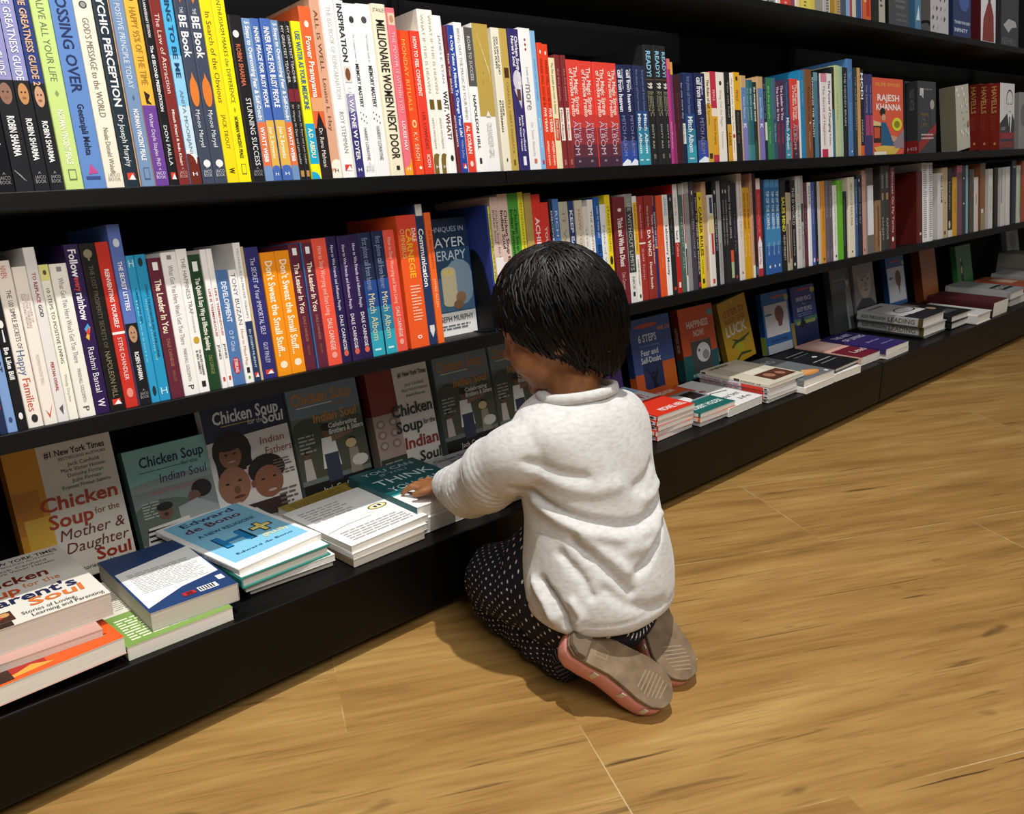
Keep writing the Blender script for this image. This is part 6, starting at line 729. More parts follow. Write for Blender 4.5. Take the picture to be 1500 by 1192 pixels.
(1515.2,246.3,126.2,18,.15,.1721,13,0,'3c5490',"slate blue and orange cover right of the child's neck",{'f':[('r','d05c24',0,.72,.24,1),('r','d0641c',.68,.62,1,1),('r','26305c',.2,.55,.68,1),('t','e4e8f0','6 STEPS',.18,.62,.26,.1,1,0),('t','8a9cc8','to overcoming',.18,.66,.36,.04,0,0),('t','e4e8f0','Fear and',.2,.62,.45,.08,1,0),('t','e4e8f0','Self-Doubt',.18,.66,.55,.08,1,0),('e','b8503c',.4,.1,.28,.03),('t','e08858','FREE CD',.66,.98,.17,.05,1,0),('p','10101c',[(.36,.76),(.4,.86),(.4,.98),(.5,.98),(.48,.84),(.56,.7),(.54,.69),(.46,.78),(.4,.78),(.3,.67),(.28,.68)]),('e','10101c',.43,.74,.04,.025),('p','1a1414',[(.3,1),(.45,.92),(.68,.98),(.68,1)])],'s':[('r','2c3c6c',0,0,1,.75),('r','c05820',0,.75,1,1)]},0,0),
(1700.2,246.5,126.2,22,.142,.1714,13,0,'d05522','orange and teal cover with a white owl-like photo',{'f':[('r','cf5422',0,0,1,.66),('r','1c5c5c',0,.66,1,1),('t','e8dcd4','HAPPINESS',.2,.82,.24,.1,1,0),('t','e8dcd4','NOW!',.36,.66,.37,.09,1,0),('r','4a4a4c',.24,.48,.82,.92),('e','e4e2e0',.58,.66,.2,.14),('e','9a9696',.64,.7,.1,.07),('e','2a2a2c',.46,.62,.025,.02),('l','8a5040',.22,.44,.8,.5,2),('e','6a9aa0',.9,.12,.09,.05),('t','c8d8d4','ROBERT HOLDEN',.2,.8,.955,.04,1,0)],'s':[('r','7a2c14',0,0,1,.7),('v','d0c0b4','HAPPINESS NOW',.25,.6,.5,.4,1),('r','164848',0,.7,1,1)]},0,0),
(1790.0,276.3,126.2,7,.12,.1455,13,-8,'d0cec4','pale thin book leaning left of the yellow cover',{'f':[('r','a8b0a4',0,0,1,1)]},0,0),
(1886.1,247.9,126.2,16,.13,.165,13,-7,'c89c14','mustard yellow cover with red words and green chillies',{'f':[('t','b03420','13 STEPS TO',.14,.86,.2,.1,1,0),('t','a84c1c','BLOODY GOOD',.16,.86,.32,.075,1,0),('t','e8e4d8','LUCK',.12,.86,.47,.16,1,0),('p','2c4c1c',[(.25,.6),(.5,.66),(.9,.62),(.88,.65),(.5,.7),(.3,.63)]),('p','38581c',[(.2,.72),(.35,.66),(.75,.68),(.7,.7),(.38,.7),(.24,.75)]),('e','b8b41c',.5,.77,.14,.07),('p','2c4c1c',[(.25,.95),(.5,.86),(.86,.9),(.84,.93),(.5,.9),(.3,.97)]),('e','e8d8a0',.5,.05,.02,.012)],'s':[('r','7a5c14',0,0,1,1)]},0,0),
(2070.6,248.2,126.2,16,.136,.1634,13,0,'2464a4','blue and white cover with a bald man pictured, left of the dark blue one',{'f':[('r','d4d4d8',.06,.2,.94,.72),('e','4c7898',.2,.36,.14,.02),('p','e4e2e4',[(.1,.56),(.5,.48),(.9,.54),(.94,.74),(.06,.74)]),('e','7a4c38',.6,.38,.17,.14),('p','7a4c38',[(.5,.46),(.72,.46),(.66,.58),(.54,.58)]),('e','3a241c',.55,.37,.02,.008),('e','3a241c',.67,.37,.02,.008),('r','2464a8',.04,.72,.96,.86),('r','c8ccd4',.04,.86,.96,1),('e','c04834',.6,.09,.28,.02),('e','a8b060',.92,.13,.09,.055),('t','1c3454','Sammy Dahal',.2,.8,.79,.05,1,0)],'s':[('r','1c4c84',0,0,1,.7),('r','8a9c3c',0,.7,1,1)]},0,0),
(2225.4,248.6,126.2,16,.13,.1617,13,0,'2f3c84','dark blue cover with a meditating silhouette against green sunset',{'f':[('r','4a8070',0,.55,1,.63),('r','98ac50',.1,.6,.9,.66),('r','1c2450',0,.66,1,1),('t','dce0f0','INNER PEACE',.18,.82,.22,.075,1,0),('t','a8b0d8','for',.42,.58,.31,.05,0,0),('t','dce0f0','BUSY PEOPLE',.18,.82,.4,.075,1,0),('l','8a94c4',.2,.46,.8,.53,2),('e','c03c34',.5,.06,.3,.018),('e','c8b468',.9,.1,.1,.05),('e','0c1020',.36,.57,.06,.035),('p','0c1020',[(.2,.7),(.28,.6),(.44,.6),(.52,.7),(.46,.68),(.36,.72),(.26,.68)])],'s':[('r','c8b060',0,.6,1,1)]},0,0),
(2439.8,241.1,126.2,20,.135,.1951,13,0,'4a4c4c','dark grey cover with a small standing figure',{'f':[('r','565858',0,0,1,.4),('r','3a3c3e',0,.4,1,1),('t','9a9c9c','James Rabell',.1,.7,.2,.05,0,0),('l','7a7c7c',.1,.25,.5,.34,3),('p','7c7e80',[(.645,.3376),(.855,.3376),(.9,.8),(.6,.8)]),('e','b0aca8',.75,.2424,.078,.10200000000000001),('e','4a4a4a',.75,.1812,.084,.061200000000000004),('p','8a8c8e',[(.6,.6),(.7,.58),(.72,.98),(.62,.98)])]},0,0),
(2569.6,233.0,126.2,20,.135,.2001,13,0,'7c7a78','grey portrait cover with a large pale face',{'f':[('r','8c8884',0,0,1,.3),('e','b09c8c',.5,.32,.34,.26),('e','8a8480',.46,.16,.32,.12),('e','4a3c38',.4,.3,.05,.014),('e','4a3c38',.68,.3,.05,.014),('e','7a5c50',.56,.46,.1,.012),('e','967c6c',.56,.38,.04,.04),('p','2a2c34',[(.0,.7),(.3,.58),(.75,.6),(1,.72),(1,1),(0,1)])]},0,0),
(2818.0,243.3,126.2,16,.136,.1855,13,0,'2a5c9c','blue and white cover with a bald man pictured, right of the grey portraits',{'f':[('r','d4d4da',.04,.18,.96,.78),('e','4c7898',.2,.36,.12,.02),('e','6a4434',.6,.38,.16,.14),('p','6a4434',[(.5,.46),(.7,.46),(.64,.7),(.56,.7)]),('p','e0e0e4',[(.1,.58),(.5,.5),(.9,.56),(.96,.76),(.04,.76)]),('p','6a4434',[(.54,.48),(.66,.48),(.62,.68)]),('r','2464a8',.04,.78,.96,.92),('e','b8503c',.5,.08,.3,.018),('e','a8b8b0',.92,.13,.08,.04)],'s':[('r','1c4478',0,0,1,1)]},0,0),
(3083.9,243.5,126.2,30,.13,.1845,13,0,'a85f22','plain orange-brown cover standing left of the green one',{'f':[('l','b8743a',.1,.3,.9,.7,8)],'s':[('r','6c3410',0,0,1,1)]},0,0),
(3407.6,246.5,126.2,20,.145,.1712,13,0,'3c7a40','green cover with a tall thin figure',{'f':[('p','1a1a18',[(.2,.98),(.24,.3),(.32,.2),(.4,.34),(.36,.98)]),('e','c8b8a0',.28,.3,.04,.05),('p','d8d0c0',[(.26,.45),(.32,.45),(.32,.6),(.26,.6)]),('e','8a3a34',.6,.2,.04,.03),('r','2c6030',.0,.9,1,1)]},0,0),
(3935.2,242.3,126.2,20,.14,.1899,13,0,'8c8e92','grey photo cover standing near the right frame edge',{'f':[('e','5a5854',.5,.25,.25,.16),('r','a4a6aa',.0,.5,1,.9)]},0,0),
]
# ------------------------------------------------------------------ books standing spine out
def shelf_books(rows, si, shelf_words, group):
    _, z, _ = SHELVES[si]; y = SHELVES[si][0]
    for k, (x, T, H, hexc, look, dec) in enumerate(rows):
        D = .112 if H < 175 else .126 if H < 195 else .135 if H < 212 else .142
        dy = ((k*37) % 7)*.0004
        M = Matrix.Translation((x/1000, y, z)) @ RX @ Matrix.Translation((0, dy, .0002))
        hard = 'hardback' in look
        book(M, T/1000, D, H/1000, hexc, look+shelf_words, group, {'s': dec}, hard, (k*5) % 3 if k % 2 else 0, 'hardback_book' if hard else 'paperback_book',
             .22 if 'shrink' in look or 'plastic' in look else .42)
shelf_books(MID, 1, ' on the second shelf', 'books on the second shelf')
shelf_books(LOW, 0, ' on the third shelf', 'books on the third shelf')
shelf_books(LOW2, 0, ' on the third shelf', 'books on the third shelf')
shelf_books(TOP, 2, ' on the top shelf', 'books on the top shelf')
# ------------------------------------------------------------------ books facing out
AF = Matrix(((0, 1, 0, 0), (-1, 0, 0, 0), (0, 0, 1, 0), (0, 0, 0, 1)))      # front cover towards the room
for (x, y, z, T, Wd, H, roll, hexc, look, faces, hard) in FACEOUT:
    top = z > 800
    M = Matrix.Translation((x/1000, y/1000, z/1000)) @ RX @ Matrix.Translation((0, T, .0003)) @ Matrix.Rotation(math.radians(roll), 4, 'Y') @ AF
    book(M, T, Wd, H, hexc, look+(' on the top shelf' if top else ' on the second shelf'), 'books on the top shelf' if top else 'books on the second shelf',
         faces, False, 0, 'paperback_book', .2 if 'shrink' in look else .42)
for (x, y, z, T, Wd, H, lean, roll, hexc, look, faces, page, hard) in DISPLAY:
    M = Matrix.Translation((x/1000, y/1000+T/1000, z/1000)) @ Matrix.Rotation(math.radians(-lean), 4, 'X') @ Matrix.Rotation(math.radians(roll), 4, 'Y') @ AF
    book(M, T/1000, Wd, H, hexc, look, 'covers standing along the back of the display ledge', faces, bool(hard), page, 'display_book')
CANDLE = {'f': [('r', '2a4c6c', 0, .25, 1, .5), ('r', '4c7090', 0, .5, 1, .8), ('e', '8aa4b8', .75, .55, .3, .2), ('r', 'e8e6e2', 0, .8, 1, 1), ('r', '2a3440', .1, .79, .92, .794),
    ('t', 'a8bccc', 'TECHNIQUES IN', .1, .92, .09, .045), ('t', 'd0dce4', 'PRAYER', .08, .92, .2, .085), ('t', 'd0dce4', 'THERAPY', .08, .92, .31, .085),
    ('r', 'd8cfa8', .4, .45, .68, .72), ('e', 'd8cfa8', .54, .45, .14, .04), ('e', 'e8d890', .54, .46, .11, .028), ('p', 'f0c860', [(.53, .46), (.555, .42), (.57, .46), (.55, .475)]), ('e', 'd8cfa8', .54, .72, .14, .03),
    ('e', '9a7a58', .74, .68, .1, .05), ('e', '8a6a4c', .68, .74, .1, .04), ('t', '2a3440', 'Dr JOSEPH MURPHY', .06, .94, .85, .05), ('l', '5a6068', .3, .9, .9, .95, 2)]}
M = Matrix.Translation((.825, .127, .3966-(.127-.08)*math.tan(TILT)+.0004)) @ RX @ Matrix.Translation((0, .016, 0)) @ AF
book(M, .016, .105, .182, '1c3048', 'dark blue cover with a lit candle and white foot on the third shelf', 'books on the third shelf', CANDLE, kind='display_book')
# bookend: bent sheet metal, rounded upright on a flat foot
be = empty('bookend', Matrix.Translation((.915, .085, .3966)) @ RX, 'black metal bookend with a rounded top beside the candle cover', 'bookend')
bm_ = MB(); pts = [(0, 0)]
for k in range(17):
    a = PI/2*k/16; pts.append((.04-.04*math.cos(a), .13*math.sin(a)))
pts += [(.04, .13), (.04, 0)]
pts = [(0, .001)]+[(p[0], max(.001, p[1])) for p in pts[1:-1]]+[(.04, .001)]
n = len(pts)
bm_.add([(.016, p[0], p[1]) for p in pts]+[(.0172, p[0], p[1]) for p in pts], [list(range(n)), list(range(n, 2*n))[::-1]]+[(i, n+i, n+(i+1) % n, (i+1) % n) for i in range(n)], BLK)
bm_.build('upright_plate', be)
bm_ = MB(); bm_.box(.002, .004, .0002, .016, .038, .0013, BLK); bm_.build('foot_plate', be)
# ------------------------------------------------------------------ books lying in piles
AU = Matrix(((0, 1, 0, 0), (0, 0, 1, 0), (1, 0, 0, 0), (0, 0, 0, 1)))       # front cover up, top edge to the back
AB = Matrix(((0, -1, 0, 0), (0, 0, 1, 0), (-1, 0, 0, 0), (0, 0, 0, 1)))     # back cover up
for (x, y, z, T, Wd, H, yaw, hexc, up, look, faces, page, hard) in PILES:
    base = Matrix.Translation((x/1000, y/1000, z/1000)) @ Matrix.Rotation(math.radians(yaw), 4, 'Z')
    M = base @ AU if up == 'f' else base @ Matrix.Translation((Wd, 0, T/1000)) @ AB
    book(M, T/1000, Wd, H, hexc, look, 'books piled flat on the display ledge', faces, bool(hard), page, 'hardback_book' if hard else 'paperback_book')
# ------------------------------------------------------------------ the child
V3 = Vector
def ring(c, ux, uy, a, b, n=28, p=2.0):
    out = []
    for i in range(n):
        t = 2*PI*i/n; ct, st = math.cos(t), math.sin(t)
        out.append(c + ux*(a*abs(ct)**(2/p)*(1 if ct >= 0 else -1)) + uy*(b*abs(st)**(2/p)*(1 if st >= 0 else -1)))
    return out
def loft(mb, rings, m, caps=True):
    n = len(rings[0]); vs = [q for r in rings for q in r]; fs = []
    for k in range(len(rings)-1):
        for i in range(n):
            j = (i+1) % n
            fs.append((k*n+i, k*n+j, (k+1)*n+j, (k+1)*n+i))
    if caps: fs += [tuple(range(n))[::-1], tuple(range((len(rings)-1)*n, len(rings)*n))]
    mb.add(vs, fs, m)
def tube(mb, pts, rad, m, n=20, flat=1.0, up=None):
    rs = []
    for i, p in enumerate(pts):
        d = (pts[min(i+1, len(pts)-1)]-pts[max(i-1, 0)]).normalized()
        u = up or (V3((0, 0, 1)) if abs(d.z) < .9 else V3((1, 0, 0)))
        a = d.cross(u).normalized(); b = a.cross(d).normalized()
        rs.append(ring(p, a, b, rad[i], rad[i]*flat, n))
    e0, e1 = pts[0]-(pts[1]-pts[0]).normalized()*rad[0]*.6, pts[-1]+(pts[-1]-pts[-2]).normalized()*rad[-1]*.6
    def cap(r, c, e, k): return [c+(q-c)*k+(e-c)*(1-k*k)**.5 for q in r]
    rs = [cap(rs[0], pts[0], e0, k) for k in (.35, .75)]+rs+[cap(rs[-1], pts[-1], e1, k) for k in (.75, .35)]
    loft(mb, rs, m)
def spline(pts, n):
    """Catmull-Rom through rows of numbers"""
    P = [pts[0]]+list(pts)+[pts[-1]]; out = []
    for i in range(1, len(P)-2):
        for k in range(n):
            t = k/n
            out.append([.5*(2*b+(-a+c)*t+(2*a-5*b+4*c-d)*t*t+(-a+3*b-3*c+d)*t**3) for a, b, c, d in zip(P[i-1], P[i], P[i+1], P[i+2])])
    out.append(list(P[-2])); return out
def limb(mb, rows, m, n=6, seg=22, flat=1.0):
    s = spline(rows, n)
    tube(mb, [V3(r[:3]) for r in s], [r[3] for r in s], m, seg, flat)
def ball(mb, c, rx, ry, rz, m, R=None, n=24):
    rs = []
    R = R or Matrix.Identity(3)
    for k in range(1, n//2):
        t = PI*k/(n//2)
        rs.append([c + R @ V3((rx*math.sin(t)*math.cos(2*PI*i/n), ry*math.sin(t)*math.sin(2*PI*i/n), -rz*math.cos(t))) for i in range(n)])
    loft(mb, rs, m)
def fuse(mb, name, parent, vox, smooth_it, m, shape=None):
    """closed overlapping volumes -> one continuous skin"""
    o = mb.build(name)
    r = o.modifiers.new('remesh', 'REMESH'); r.mode = 'VOXEL'; r.voxel_size = vox; r.use_smooth_shade = True
    s = o.modifiers.new('smooth', 'SMOOTH'); s.iterations = smooth_it; s.factor = .5
    bpy.context.view_layer.update()
    dg = bpy.context.evaluated_depsgraph_get()
    me = bpy.data.meshes.new_from_object(o.evaluated_get(dg))
    o.modifiers.clear(); old = o.data; o.data = me; bpy.data.meshes.remove(old)
    me.name = name
    me.materials.clear(); me.materials.append(m)
    if shape:
        me.update()
        nr = [v.normal.copy() for v in me.vertices]
        co = [v.co.copy() for v in me.vertices]
        for v, c, q in zip(me.vertices, co, nr): v.co = shape(c, q)
    me.polygons.foreach_set('use_smooth', [True]*len(me.polygons))
    me.polygons.foreach_set('material_index', [0]*len(me.polygons))
    me.update()
    if parent: o.parent = parent
    return o

def skin_mat():
    m = pmat('warm_brown_skin', '93603c', .5, .4)
    b = m.node_tree.nodes['Principled BSDF']
    b.inputs['Subsurface Weight'].default_value = .12
    b.inputs['Subsurface Radius'].default_value = (.01, .004, .002)
    b.inputs['Subsurface Scale'].default_value = .5
    n = N(m, 'ShaderNodeTexNoise'); n.inputs['Scale'].default_value = 60
    tc = N(m, 'ShaderNodeTexCoord'); LK(m, tc.outputs['Object'], n.inputs['Vector'])
    LK(m, ramp(m, n.outputs[0], [(.3, lin('85552f')), (.7, lin('9b6740'))]), b.inputs['Base Color'])
    return m
def shirt_mat():
    m = pmat('oatmeal_jersey', 'd9d5cd', .9, .15, .25)
    b = m.node_tree.nodes['Principled BSDF']
    tc = N(m, 'ShaderNodeTexCoord'); mp = N(m, 'ShaderNodeMapping'); mp.inputs['Scale'].default_value = (110, 110, 300)
    mp.inputs['Rotation'].default_value = (.1, .05, 0)
    LK(m, tc.outputs['Object'], mp.inputs[0])
    n = N(m, 'ShaderNodeTexNoise'); n.inputs['Scale'].default_value = 1; n.inputs['Detail'].default_value = 5
    LK(m, mp.outputs[0], n.inputs['Vector'])
    LK(m, ramp(m, n.outputs[0], [(.30, lin('bfbbb6')), (.5, lin('cac8c4')), (.70, lin('d2d0cd'))]), b.inputs['Base Color'])
    n2 = N(m, 'ShaderNodeTexNoise'); n2.inputs['Scale'].default_value = 900
    LK(m, tc.outputs['Object'], n2.inputs['Vector'])
    bp = N(m, 'ShaderNodeBump'); bp.inputs['Strength'].default_value = .12; bp.inputs['Distance'].default_value = .0005
    LK(m, n2.outputs[0], bp.inputs['Height']); LK(m, bp.outputs[0], b.inputs['Normal'])
    return m
def star_mat():
    m = pmat('black_star_print_cotton', '17171f', .85, .2)
    b = m.node_tree.nodes['Principled BSDF']
    uv = N(m, 'ShaderNodeUVMap'); sp = N(m, 'ShaderNodeSeparateXYZ'); LK(m, uv.outputs[0], sp.inputs[0])
    u = math_(m, 'MULTIPLY', sp.outputs[0], 1/.0115); w = math_(m, 'MULTIPLY', sp.outputs[1], 1/.0096)
    rowp = math_(m, 'MODULO', math_(m, 'FLOOR', w), 2)
    u = math_(m, 'ADD', u, math_(m, 'MULTIPLY', rowp, .5))
    fx = math_(m, 'SUBTRACT', math_(m, 'FRACT', u), .5); fy = math_(m, 'SUBTRACT', math_(m, 'FRACT', w), .5)
    fy = math_(m, 'MULTIPLY', fy, .84)
    rr = math_(m, 'SQRT', math_(m, 'ADD', math_(m, 'MULTIPLY', fx, fx), math_(m, 'MULTIPLY', fy, fy)))
    an = math_(m, 'ARCTAN2', fx, fy)
    lim = math_(m, 'ADD', .125, math_(m, 'MULTIPLY', math_(m, 'COSINE', math_(m, 'MULTIPLY', an, 5)), .035))
    star = math_(m, 'LESS_THAN', rr, lim)
    mx = N(m, 'ShaderNodeMix', data_type='RGBA'); LK(m, star, mx.inputs[0])
    mx.inputs[6].default_value = (*lin('1c1c26'), 1); mx.inputs[7].default_value = (*lin('d8d6d8'), 1)
    LK(m, mx.outputs[2], b.inputs['Base Color'])
    return m
def hair_mat():
    m = pmat('black_hair', '050404', .45, .22)
    b = m.node_tree.nodes['Principled BSDF']
    b.inputs['Anisotropic'].default_value = .6
    n = N(m, 'ShaderNodeTexNoise'); n.inputs['Scale'].default_value = 300
    tc = N(m, 'ShaderNodeTexCoord'); LK(m, tc.outputs['Object'], n.inputs['Vector'])
    LK(m, ramp(m, n.outputs[0], [(.35, lin('030303')), (.7, lin('0a0807'))]), b.inputs['Base Color'])
    return m
SKIN, SHIRT, STAR, HAIR = skin_mat(), shirt_mat(), star_mat(), hair_mat()

kid = empty('person', Matrix.Identity(4), 'small child with short black hair kneeling in a pale grey top, reaching for a book', 'person')

# head frame
HC = V3((.801, -.174, .474))
F = V3((-.44, .80, -.42)).normalized()
Rr = F.cross(V3((0, 0, 1))).normalized()
U = Rr.cross(F).normalized()
HM = Matrix((Rr, F, U)).transposed()          # columns right, forward, up
def hd(x, y, z): return HC + HM @ V3((x, y, z))
nk = V3((.80, -.203, .375))
b = MB()
ball(b, HC, .066, .078, .080, SKIN, HM)
ball(b, hd(0, .036, -.042), .050, .042, .046, SKIN, HM)      # jaw
ball(b, hd(-.031, .048, -.032), .026, .025, .026, SKIN, HM)  # cheeks
ball(b, hd(.031, .048, -.032), .026, .025, .026, SKIN, HM)
ball(b, hd(0, .062, -.074), .018, .016, .014, SKIN, HM)      # chin
ball(b, hd(0, .080, -.022), .010, .013, .009, SKIN, HM)      # nose
ball(b, hd(0, .074, -.012), .006, .010, .018, SKIN, HM)
ball(b, hd(0, .077, -.047), .015, .007, .0045, SKIN, HM)     # lips
ball(b, hd(0, .075, -.055), .013, .007, .0045, SKIN, HM)
for sx in (-1, 1):
    ball(b, hd(sx*.060, -.004, -.022), .008, .016, .022, SKIN, HM)   # ears
tube(b, [nk+V3((0, -.012, -.06)), nk+V3((0, -.004, -.02)), nk+V3((0, .004, .012)), hd(0, -.012, -.045)], [.05, .036, .034, .036], SKIN)
tor = [(.80, -.243, .115, .062), (.80, -.24, .16, .066), (.803, -.23, .22, .060), (.803, -.22, .28, .058), (.80, -.21, .33, .050), (.80, -.207, .355, .040)]
limb(b, tor, SKIN)
tube(b, [V3((.735, -.203, .330)), V3((.80, -.208, .340)), V3((.868, -.207, .330))], [.020, .034, .020], SKIN)
LA = [(.724, -.198, .333), (.714, -.155, .289), (.722, -.095, .238), (.742, -.042, .217), (.766, .022, .1975), (.772, .040, .1905)]
RA = [(.886, -.203, .335), (.905, -.150, .280), (.905, -.095, .240), (.898, -.04, .218), (.896, -.005, .199)]
limb(b, [p+(r,) for p, r in zip(LA, (.024, .022, .020, .017, .0145, .0142))], SKIN)
limb(b, [p+(r,) for p, r in zip(RA, (.024, .022, .020, .018, .0155))], SKIN)
for lg in ([(.765, -.2, .105, .045), (.772, -.13, .09, .042), (.783, -.065, .062, .036)], [(.783, -.06, .055, .034), (.768, -.14, .045, .030), (.757, -.225, .042, .023), (.742, -.262, .055, .021)],
           [(.845, -.2, .105, .045), (.868, -.13, .09, .042), (.885, -.065, .062, .036)], [(.885, -.06, .055, .034), (.885, -.14, .045, .030), (.884, -.225, .042, .023), (.882, -.262, .055, .021)]):
    limb(b, lg, SKIN)
# hands: palm, four unequal bent fingers, thumb
def hand(w, d, side, nrm, curl=.25):
    d = d.normalized(); nrm = nrm.normalized(); s = d.cross(nrm).normalized()*side
    rs = []
    for t, a, bb in ((-.008, .0125, .011), (.006, .0155, .0105), (.020, .0195, .0095), (.033, .0205, .0085), (.038, .017, .006)):
        rs.append(ring(w+d*t, s, nrm, a, bb, 20))
    loft(b, rs, SKIN)
    for k, (off, ln, sp) in enumerate(((-.0155, .030, -.26), (-.0055, .035, -.08), (.0050, .033, .10), (.0145, .025, .30))):
        p0 = w+d*.030+s*off
        dd = (d+s*sp).normalized()
        p1 = p0+dd*(ln*.42)+nrm*.0035; p2 = p1+dd*(ln*.34)-nrm*(.004+curl*.006); p3 = p2+dd*(ln*.27)-nrm*(.005+curl*.006)
        tube(b, [p0, p1, p2, p3], [.0056, .0053, .0047, .0040], SKIN, 12)
    t0 = w+d*.008-s*.013; tdir = (d*.75-s*.8).normalized()
    t1 = t0+tdir*.014-nrm*.002; t2 = t1+(tdir*.9+d*.3).normalized()*.014-nrm*.003
    tube(b, [t0, t1, t2], [.0075, .0062, .0048], SKIN, 12)
hand(V3((.7735, .042, .1885)), V3((-.2, 1, -.15)), 1, V3((-.03, .15, 1)))
hand(V3((.896, .0, .1905)), V3((.05, 1, -.55)), -1, V3((0, .5, 1)))
def face_shape(c, q):
    l = HM.transposed() @ (c-HC)
    for sx in (-1, 1):                                  # eye hollows
        g = math.exp(-(((l.x-sx*.027)/.013)**2+((l.z+.004)/.009)**2))
        if l.y > .03: c = c - F*(.006*g)
    if l.y > .05: c = c - F*(.003*math.exp(-((l.z+.051)/.002)**2-(l.x/.015)**2))   # mouth line
    return c
body = fuse(b, 'body', kid, .0026, 3, SKIN, face_shape)
for sx in (-1, 1):
    e = MB(); ball(e, hd(sx*.026, .0545, -.004), .0105, .0095, .0095, pmat('eye_white', 'e8e4de', .2), HM, 16)
    ball(e, hd(sx*.026, .0625, -.007), .005, .003, .005, pmat('dark_iris', '140d08', .15), HM, 12)
    e.build('eye', kid, True)
    e = MB()
    tube(e, [hd(sx*.014, .0745, .010), hd(sx*.027, .0735, .0135), hd(sx*.040, .065, .010)], [.0016, .0022, .0012], HAIR, 8)
    e.build('eyebrow', kid, True)

# ---- hair: cap over the skull and a few hundred locks running down from the crown
rnd = random.Random(11)
HR = (.0725, .083, .089)
def hp(th, ph, k=1.0):
    """th from crown pole, ph around; slightly pulled towards the nape"""
    x, y, z = HR[0]*math.sin(th)*math.cos(ph), HR[1]*math.sin(th)*math.sin(ph), HR[2]*math.cos(th)
    return nape(V3((x, y, z)))*k
def nape(q):
    if q.z < 0:
        f = -q.z/HR[2]; back = max(0, min(1, .5-q.y/.06)); s = 1-.17*f+.05*f*back
        q = V3((q.x*s, q.y*s-.004*f, q.z*(1+.20*back)))
    return q
def hem_th(ph):
    """how far down the hair reaches: fringe in front, longer at the nape"""
    a = math.degrees(ph) % 360                         # 90 = face, 270 = nape
    d = min(abs(a-90), 360-abs(a-90))
    for (d0, t0), (d1, t1) in zip([(0, 74), (35, 78), (52, 86), (64, 100), (78, 114), (95, 128), (130, 144), (180, 148)], [(35, 78), (52, 86), (64, 100), (78, 114), (95, 128), (130, 144), (180, 148), (181, 148)]):
        if d0 <= d <= d1: return math.radians(t0+(t1-t0)*(d-d0)/(d1-d0))
    return 2.3
hb = MB(); nA, nR = 72, 26
rows = []
for k in range(nR+1):
    rows.append([])
    for i in range(nA):
        ph = 2*PI*i/nA; th = max(.02, hem_th(ph)*k/nR)
        q = hp(th, ph, .985+.012*math.sin(ph*23+th*3)+.006*math.sin(ph*41))
        rows[-1].append(HC+HM @ q)
inn = [[HC+HM @ (hp(max(.02, hem_th(2*PI*i/nA)*k/nR), 2*PI*i/nA, .90)) for i in range(nA)] for k in range(nR, -1, -6)]
loft(hb, rows+inn, HAIR)
CRt, CRp = math.radians(22), math.radians(285)          # crown whorl, towards the back
cr = hp(CRt, CRp)
for i in range(1000):
    ph = 2*PI*(i*.618034 % 1)+rnd.uniform(-.05, .05)
    endt = hem_th(ph)*rnd.uniform(.74, 1.0) + (rnd.uniform(0, .09) if i % 3 else 0)
    end = hp(endt, ph)
    st = hp(CRt*rnd.uniform(.2, 1.6), CRp+rnd.uniform(-1.2, 1.2)) if i % 4 else hp(endt*rnd.uniform(.3, .6), ph)
    pts = []; n = 8; sway = rnd.uniform(-.2, .2); lift = rnd.uniform(1.0, 1.035)
    for k in range(n+1):
        t = k/n
        a = st.normalized().lerp(end.normalized(), t)
        if a.length < 1e-4: a = V3((0, 0, 1))
        a.normalize()
        a = (a + V3((-a.y, a.x, 0))*sway*math.sin(PI*t)).normalized()
        th = math.acos(max(-1, min(1, a.z))); p2 = math.atan2(a.y, a.x)
        # convert the direction back on the hair ellipsoid
        x, y, z = a.x, a.y, a.z
        s = 1/math.sqrt((x/HR[0])**2+(y/HR[1])**2+(z/HR[2])**2)
        q = a*s
        q = nape(q)
        q *= 1+(lift-1)*math.sin(PI*min(1, t*1.15)) + .004
        pts.append(HC+HM @ q)
    w = rnd.uniform(.0010, .0024)
    tube(hb, pts, [w*(.35+1.1*math.sin(PI*(.12+.8*k/n))) for k in range(n+1)], HAIR, 6, .7)
for i in range(26):                                      # loose ends over the cheek and the nape, flyaway hairs on the crown
    ph = math.radians(rnd.choice((rnd.uniform(138, 168), rnd.uniform(225, 320), rnd.uniform(225, 320))))
    t0 = hem_th(ph)
    p = [hp(t0-.35, ph, 1.01), hp(t0-.15, ph, 1.015), hp(t0+rnd.uniform(0, .05), ph, 1.0), hp(t0+rnd.uniform(.08, .16), ph+rnd.uniform(-.05, .05), .97)]
    tube(hb, [HC+HM @ q for q in p], [.003, .0032, .0024, .0008], HAIR, 6, .6)
for i in range(16):
    ph = rnd.uniform(0, 2*PI); th = rnd.uniform(.05, .6)
    p = [hp(th+.12*k, ph+.1*k, 1.0+.018*math.sin(k*.9)+.008*k*(i % 3)/2) for k in range(5)]
    tube(hb, [HC+HM @ q for q in p], [.0005]*5, HAIR, 4)
hb.build('hair', kid, True)

